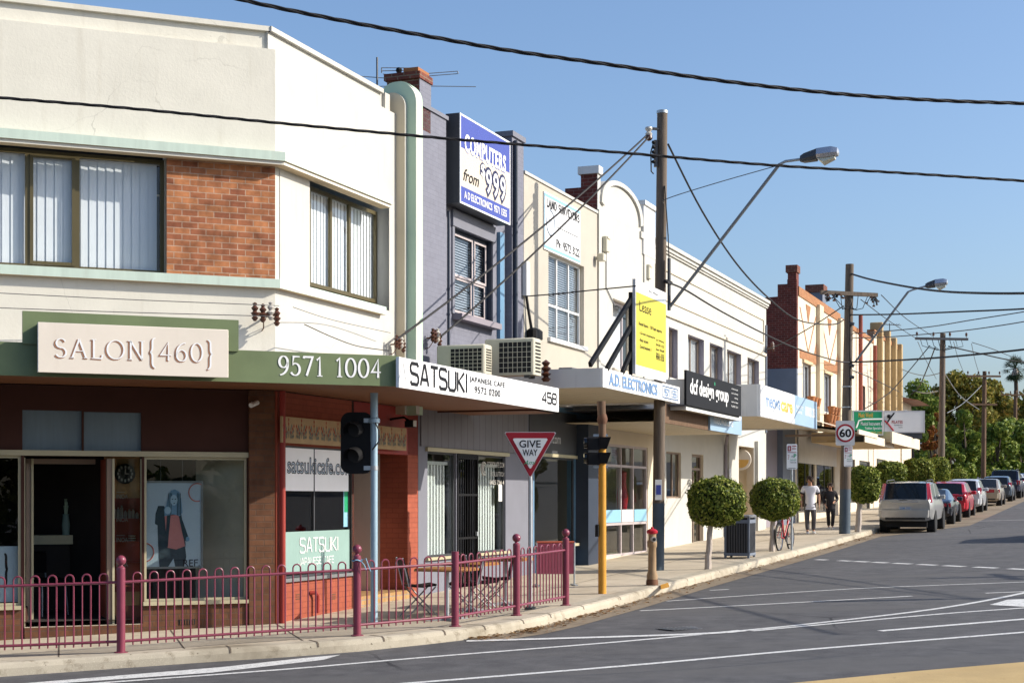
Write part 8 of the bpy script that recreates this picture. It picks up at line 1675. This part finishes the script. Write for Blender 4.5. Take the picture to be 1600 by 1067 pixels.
def person(label, loc, rot, h, J, top, topm, legm, shoem, sleeve, group='people walking on the footpath'):
    # faces local -y; J holds the joints in metres for a 1.75 m body
    k = h/1.75; t = thing('person', label, 'person', loc, rot, group); V = lambda q: Vector(q)*k
    s = Sk(); pe = s.p(V(J['pelvis']), .115*k); wa_ = s.p(V(J['waist']), .11*k, pe); ch = s.p(V(J['chest']), .135*k, wa_); ne = s.p(V(J['neck']), .058*k, ch); hd = s.p(V(J['head0']), .07*k, ne); hm = s.p(V(J['head1']), .098*k, hd); ht = s.p(V(J['head2']), .082*k, hm)
    nose = s.p(V(J['head1'])+V(J['face'])*.112-Vector((0, 0, .02*k)), .016*k, hm)
    for sd in ('l', 'r'):
        sh = s.p(V(J['sh'+sd]), .062*k, ch); el = s.p(V(J['el'+sd]), .043*k, sh); wr_ = s.p(V(J['wr'+sd]), .030*k, el); d = (V(J['wr'+sd])-V(J['el'+sd])).normalized(); pm = s.p(V(J['wr'+sd])+d*.06*k, .036*k, wr_); pl = V(J['wr'+sd])+d*.09*k; sx_ = d.cross(Vector((1, 0, 0))).normalized()
        for q, ln in ((-.028, .07), (-.010, .085), (.010, .08), (.028, .062)):
            a = s.p(pl+sx_*q*k, .010*k, pm); b = s.p(pl+sx_*q*k+d*ln*.55*k, .0085*k, a); s.p(pl+sx_*q*k*.9+d*ln*k+Vector((0, -.012*k, 0)), .0075*k, b)
        a = s.p(pl-d*.05*k-sx_*.05*k, .011*k, pm); s.p(pl-d*.01*k-sx_*.06*k, .009*k, a)
        hp = s.p(V(J['hp'+sd]), .092*k, pe); kn = s.p(V(J['kn'+sd]), .055*k, hp); an = s.p(V(J['an'+sd]), .036*k, kn); s.p(V(J['an'+sd])+V(J['toe'+sd]), .028*k, an)
    s.mesh('skin', 'body', t)
    c = Sk(); pe = c.p(V(J['pelvis'])+Vector((0, 0, (-.04 if top == 'tee' else -.08)*k)), .160*k if top == 'tee' else .168*k); c.p(V(J['pelvis'])+Vector((0, 0, (-.11 if top == 'tee' else -.16)*k)), .162*k if top == 'tee' else .168*k, pe); wa_ = c.p(V(J['waist']), .145*k if top == 'tee' else .165*k, pe); ch = c.p(V(J['chest']), .168*k, wa_); c.p(V(J['neck'])-Vector((0, 0, .045*k)), .085*k, ch)
    for sd in ('l', 'r'):
        sh = c.p(V(J['sh'+sd]), .085*k, ch); a, b = V(J['sh'+sd]), V(J['el'+sd])
        if sleeve == 'short': c.p(a.lerp(b, .62), .072*k, sh)
        else: el = c.p(b, .066*k, sh); c.p(b.lerp(V(J['wr'+sd]), .95), .050*k, el)
    so_ = c.mesh(topm, 'top', t)
    if sleeve == 'short':
        for sd in ('l', 'r'): a, b = V(J['sh'+sd]), V(J['el'+sd]); MB().cyl(a.lerp(b, .56), a.lerp(b, .70), .079*k, 'dark_cloth', 14, .074*k).build('sleeve_band', so_)
    c = Sk(); pe = c.p(V(J['pelvis'])+Vector((0, 0, .06*k)), .138*k)
    for sd in ('l', 'r'): hp = c.p(V(J['hp'+sd]), .112*k, pe); kn = c.p(V(J['kn'+sd]), .078*k, hp); c.p(V(J['an'+sd])+Vector((0, 0, .02*k)), .068*k, kn)
    c.mesh(legm, 'trousers', t)
    for sd in ('l', 'r'):
        a = V(J['an'+sd]); d = V(J['toe'+sd]); n_ = Vector((d.x, d.y, 0)).normalized(); z = a.z-.075*k; c = MB(); rings = []
        for u, w_, h_ in ((-.07, .030, .05), (-.05, .040, .085), (.02, .044, .085), (.10, .047, .055), (.16, .040, .04), (.19, .018, .025)):
            o = Vector((a.x, a.y, z+(d.z+.05*k)*max(0, u)*2))+n_*u*k; sd_ = Vector((-n_.y, n_.x, 0)); rings.append([o-sd_*w_*k, o+sd_*w_*k, o+sd_*w_*.8*k+Vector((0, 0, h_*k)), o-sd_*w_*.8*k+Vector((0, 0, h_*k))])
        c.loft(rings, shoem).build('shoe', t)
    hc = V(J['head1']); fc = Vector(J['face']); c = MB(); c.ball(hc+Vector((0, 0, .035*k))-fc*.018*k, .108*k, 'hair', (.97, 1.02, 1.0), 16); c.ball(hc+Vector((0, 0, .02*k))-fc*.05*k, .098*k, 'hair', (1.05, .95, 1.05), 12)
    for q in range(26): a = q*2.4; c.ball(hc+Vector((math.cos(a)*.09*k, math.sin(a)*.09*k, (.05+.07*random.random())*k))-fc*.02*k, .03*k, 'hair', n=6)
    c.build('hair', t)
    fx_ = Vector((-fc.y, fc.x, 0)); c = MB()
    for sx_ in (-1, 1): c.ball(hc+fc*.092*k+fx_*.034*sx_*k+Vector((0, 0, .006*k)), .016*k, 'ink', n=8)
    c.tube([hc+fc*.096*k-fx_*.028*k-Vector((0, 0, .058*k)), hc+fc*.103*k-Vector((0, 0, .060*k)), hc+fc*.096*k+fx_*.028*k-Vector((0, 0, .058*k))], .006*k, 'red_paint', 5); c.build('face_features', t)
    c = MB(); [c.ball(hc+fx_*.098*sx_*k-Vector((0, 0, .01*k)), .028*k, 'skin', (.5, .8, 1.2), 8) for sx_ in (-1, 1)]; c.build('ears', t)
    return t
J1 = dict(pelvis=(0, 0, .94), waist=(0, .0, 1.10), chest=(0, .01, 1.33), neck=(0, .0, 1.50), head0=(-.01, -.02, 1.555), head1=(-.015, -.045, 1.63), head2=(-.015, -.03, 1.69), face=(-.45, -.89, 0),
    shl=(.185, .01, 1.42), ell=(.27, .05, 1.13), wrl=(.265, -.03, .90), shr=(-.185, .01, 1.42), elr=(-.275, .06, 1.13), wrr=(-.26, -.03, .90),
    hpl=(.09, 0, .88), knl=(.10, -.10, .50), anl=(.10, .06, .10), toel=(.02, -.12, -.05), hpr=(-.09, 0, .88), knr=(-.10, -.02, .48), anr=(-.09, -.16, .09), toer=(-.02, -.13, -.03))
p = ground(1266, 834); person('man in a white ringer t-shirt and grey jeans walking towards the corner', p, R(-6), 1.79, J1, 'tee', 'white_cloth', 'grey_jeans', 'shoe_white', 'short')
J2 = dict(J1); J2.update(face=(-.2, -.98, 0), ell=(.27, .04, 1.14), wrl=(.13, -.20, 1.06), elr=(-.27, .05, 1.14), wrr=(-.20, -.08, .95), anl=(.06, -.08, .10), knl=(.09, -.08, .5), knr=(-.08, .0, .5), anr=(-.05, .10, .11))
p = ground(1297.5, 827); person('shorter person in a black jacket and black trousers walking beside the timber pole', p, R(-4), 1.53, J2, 'jacket', 'black_cloth', 'black_cloth', 'dark_cloth' if False else 'shoe_white', 'long')
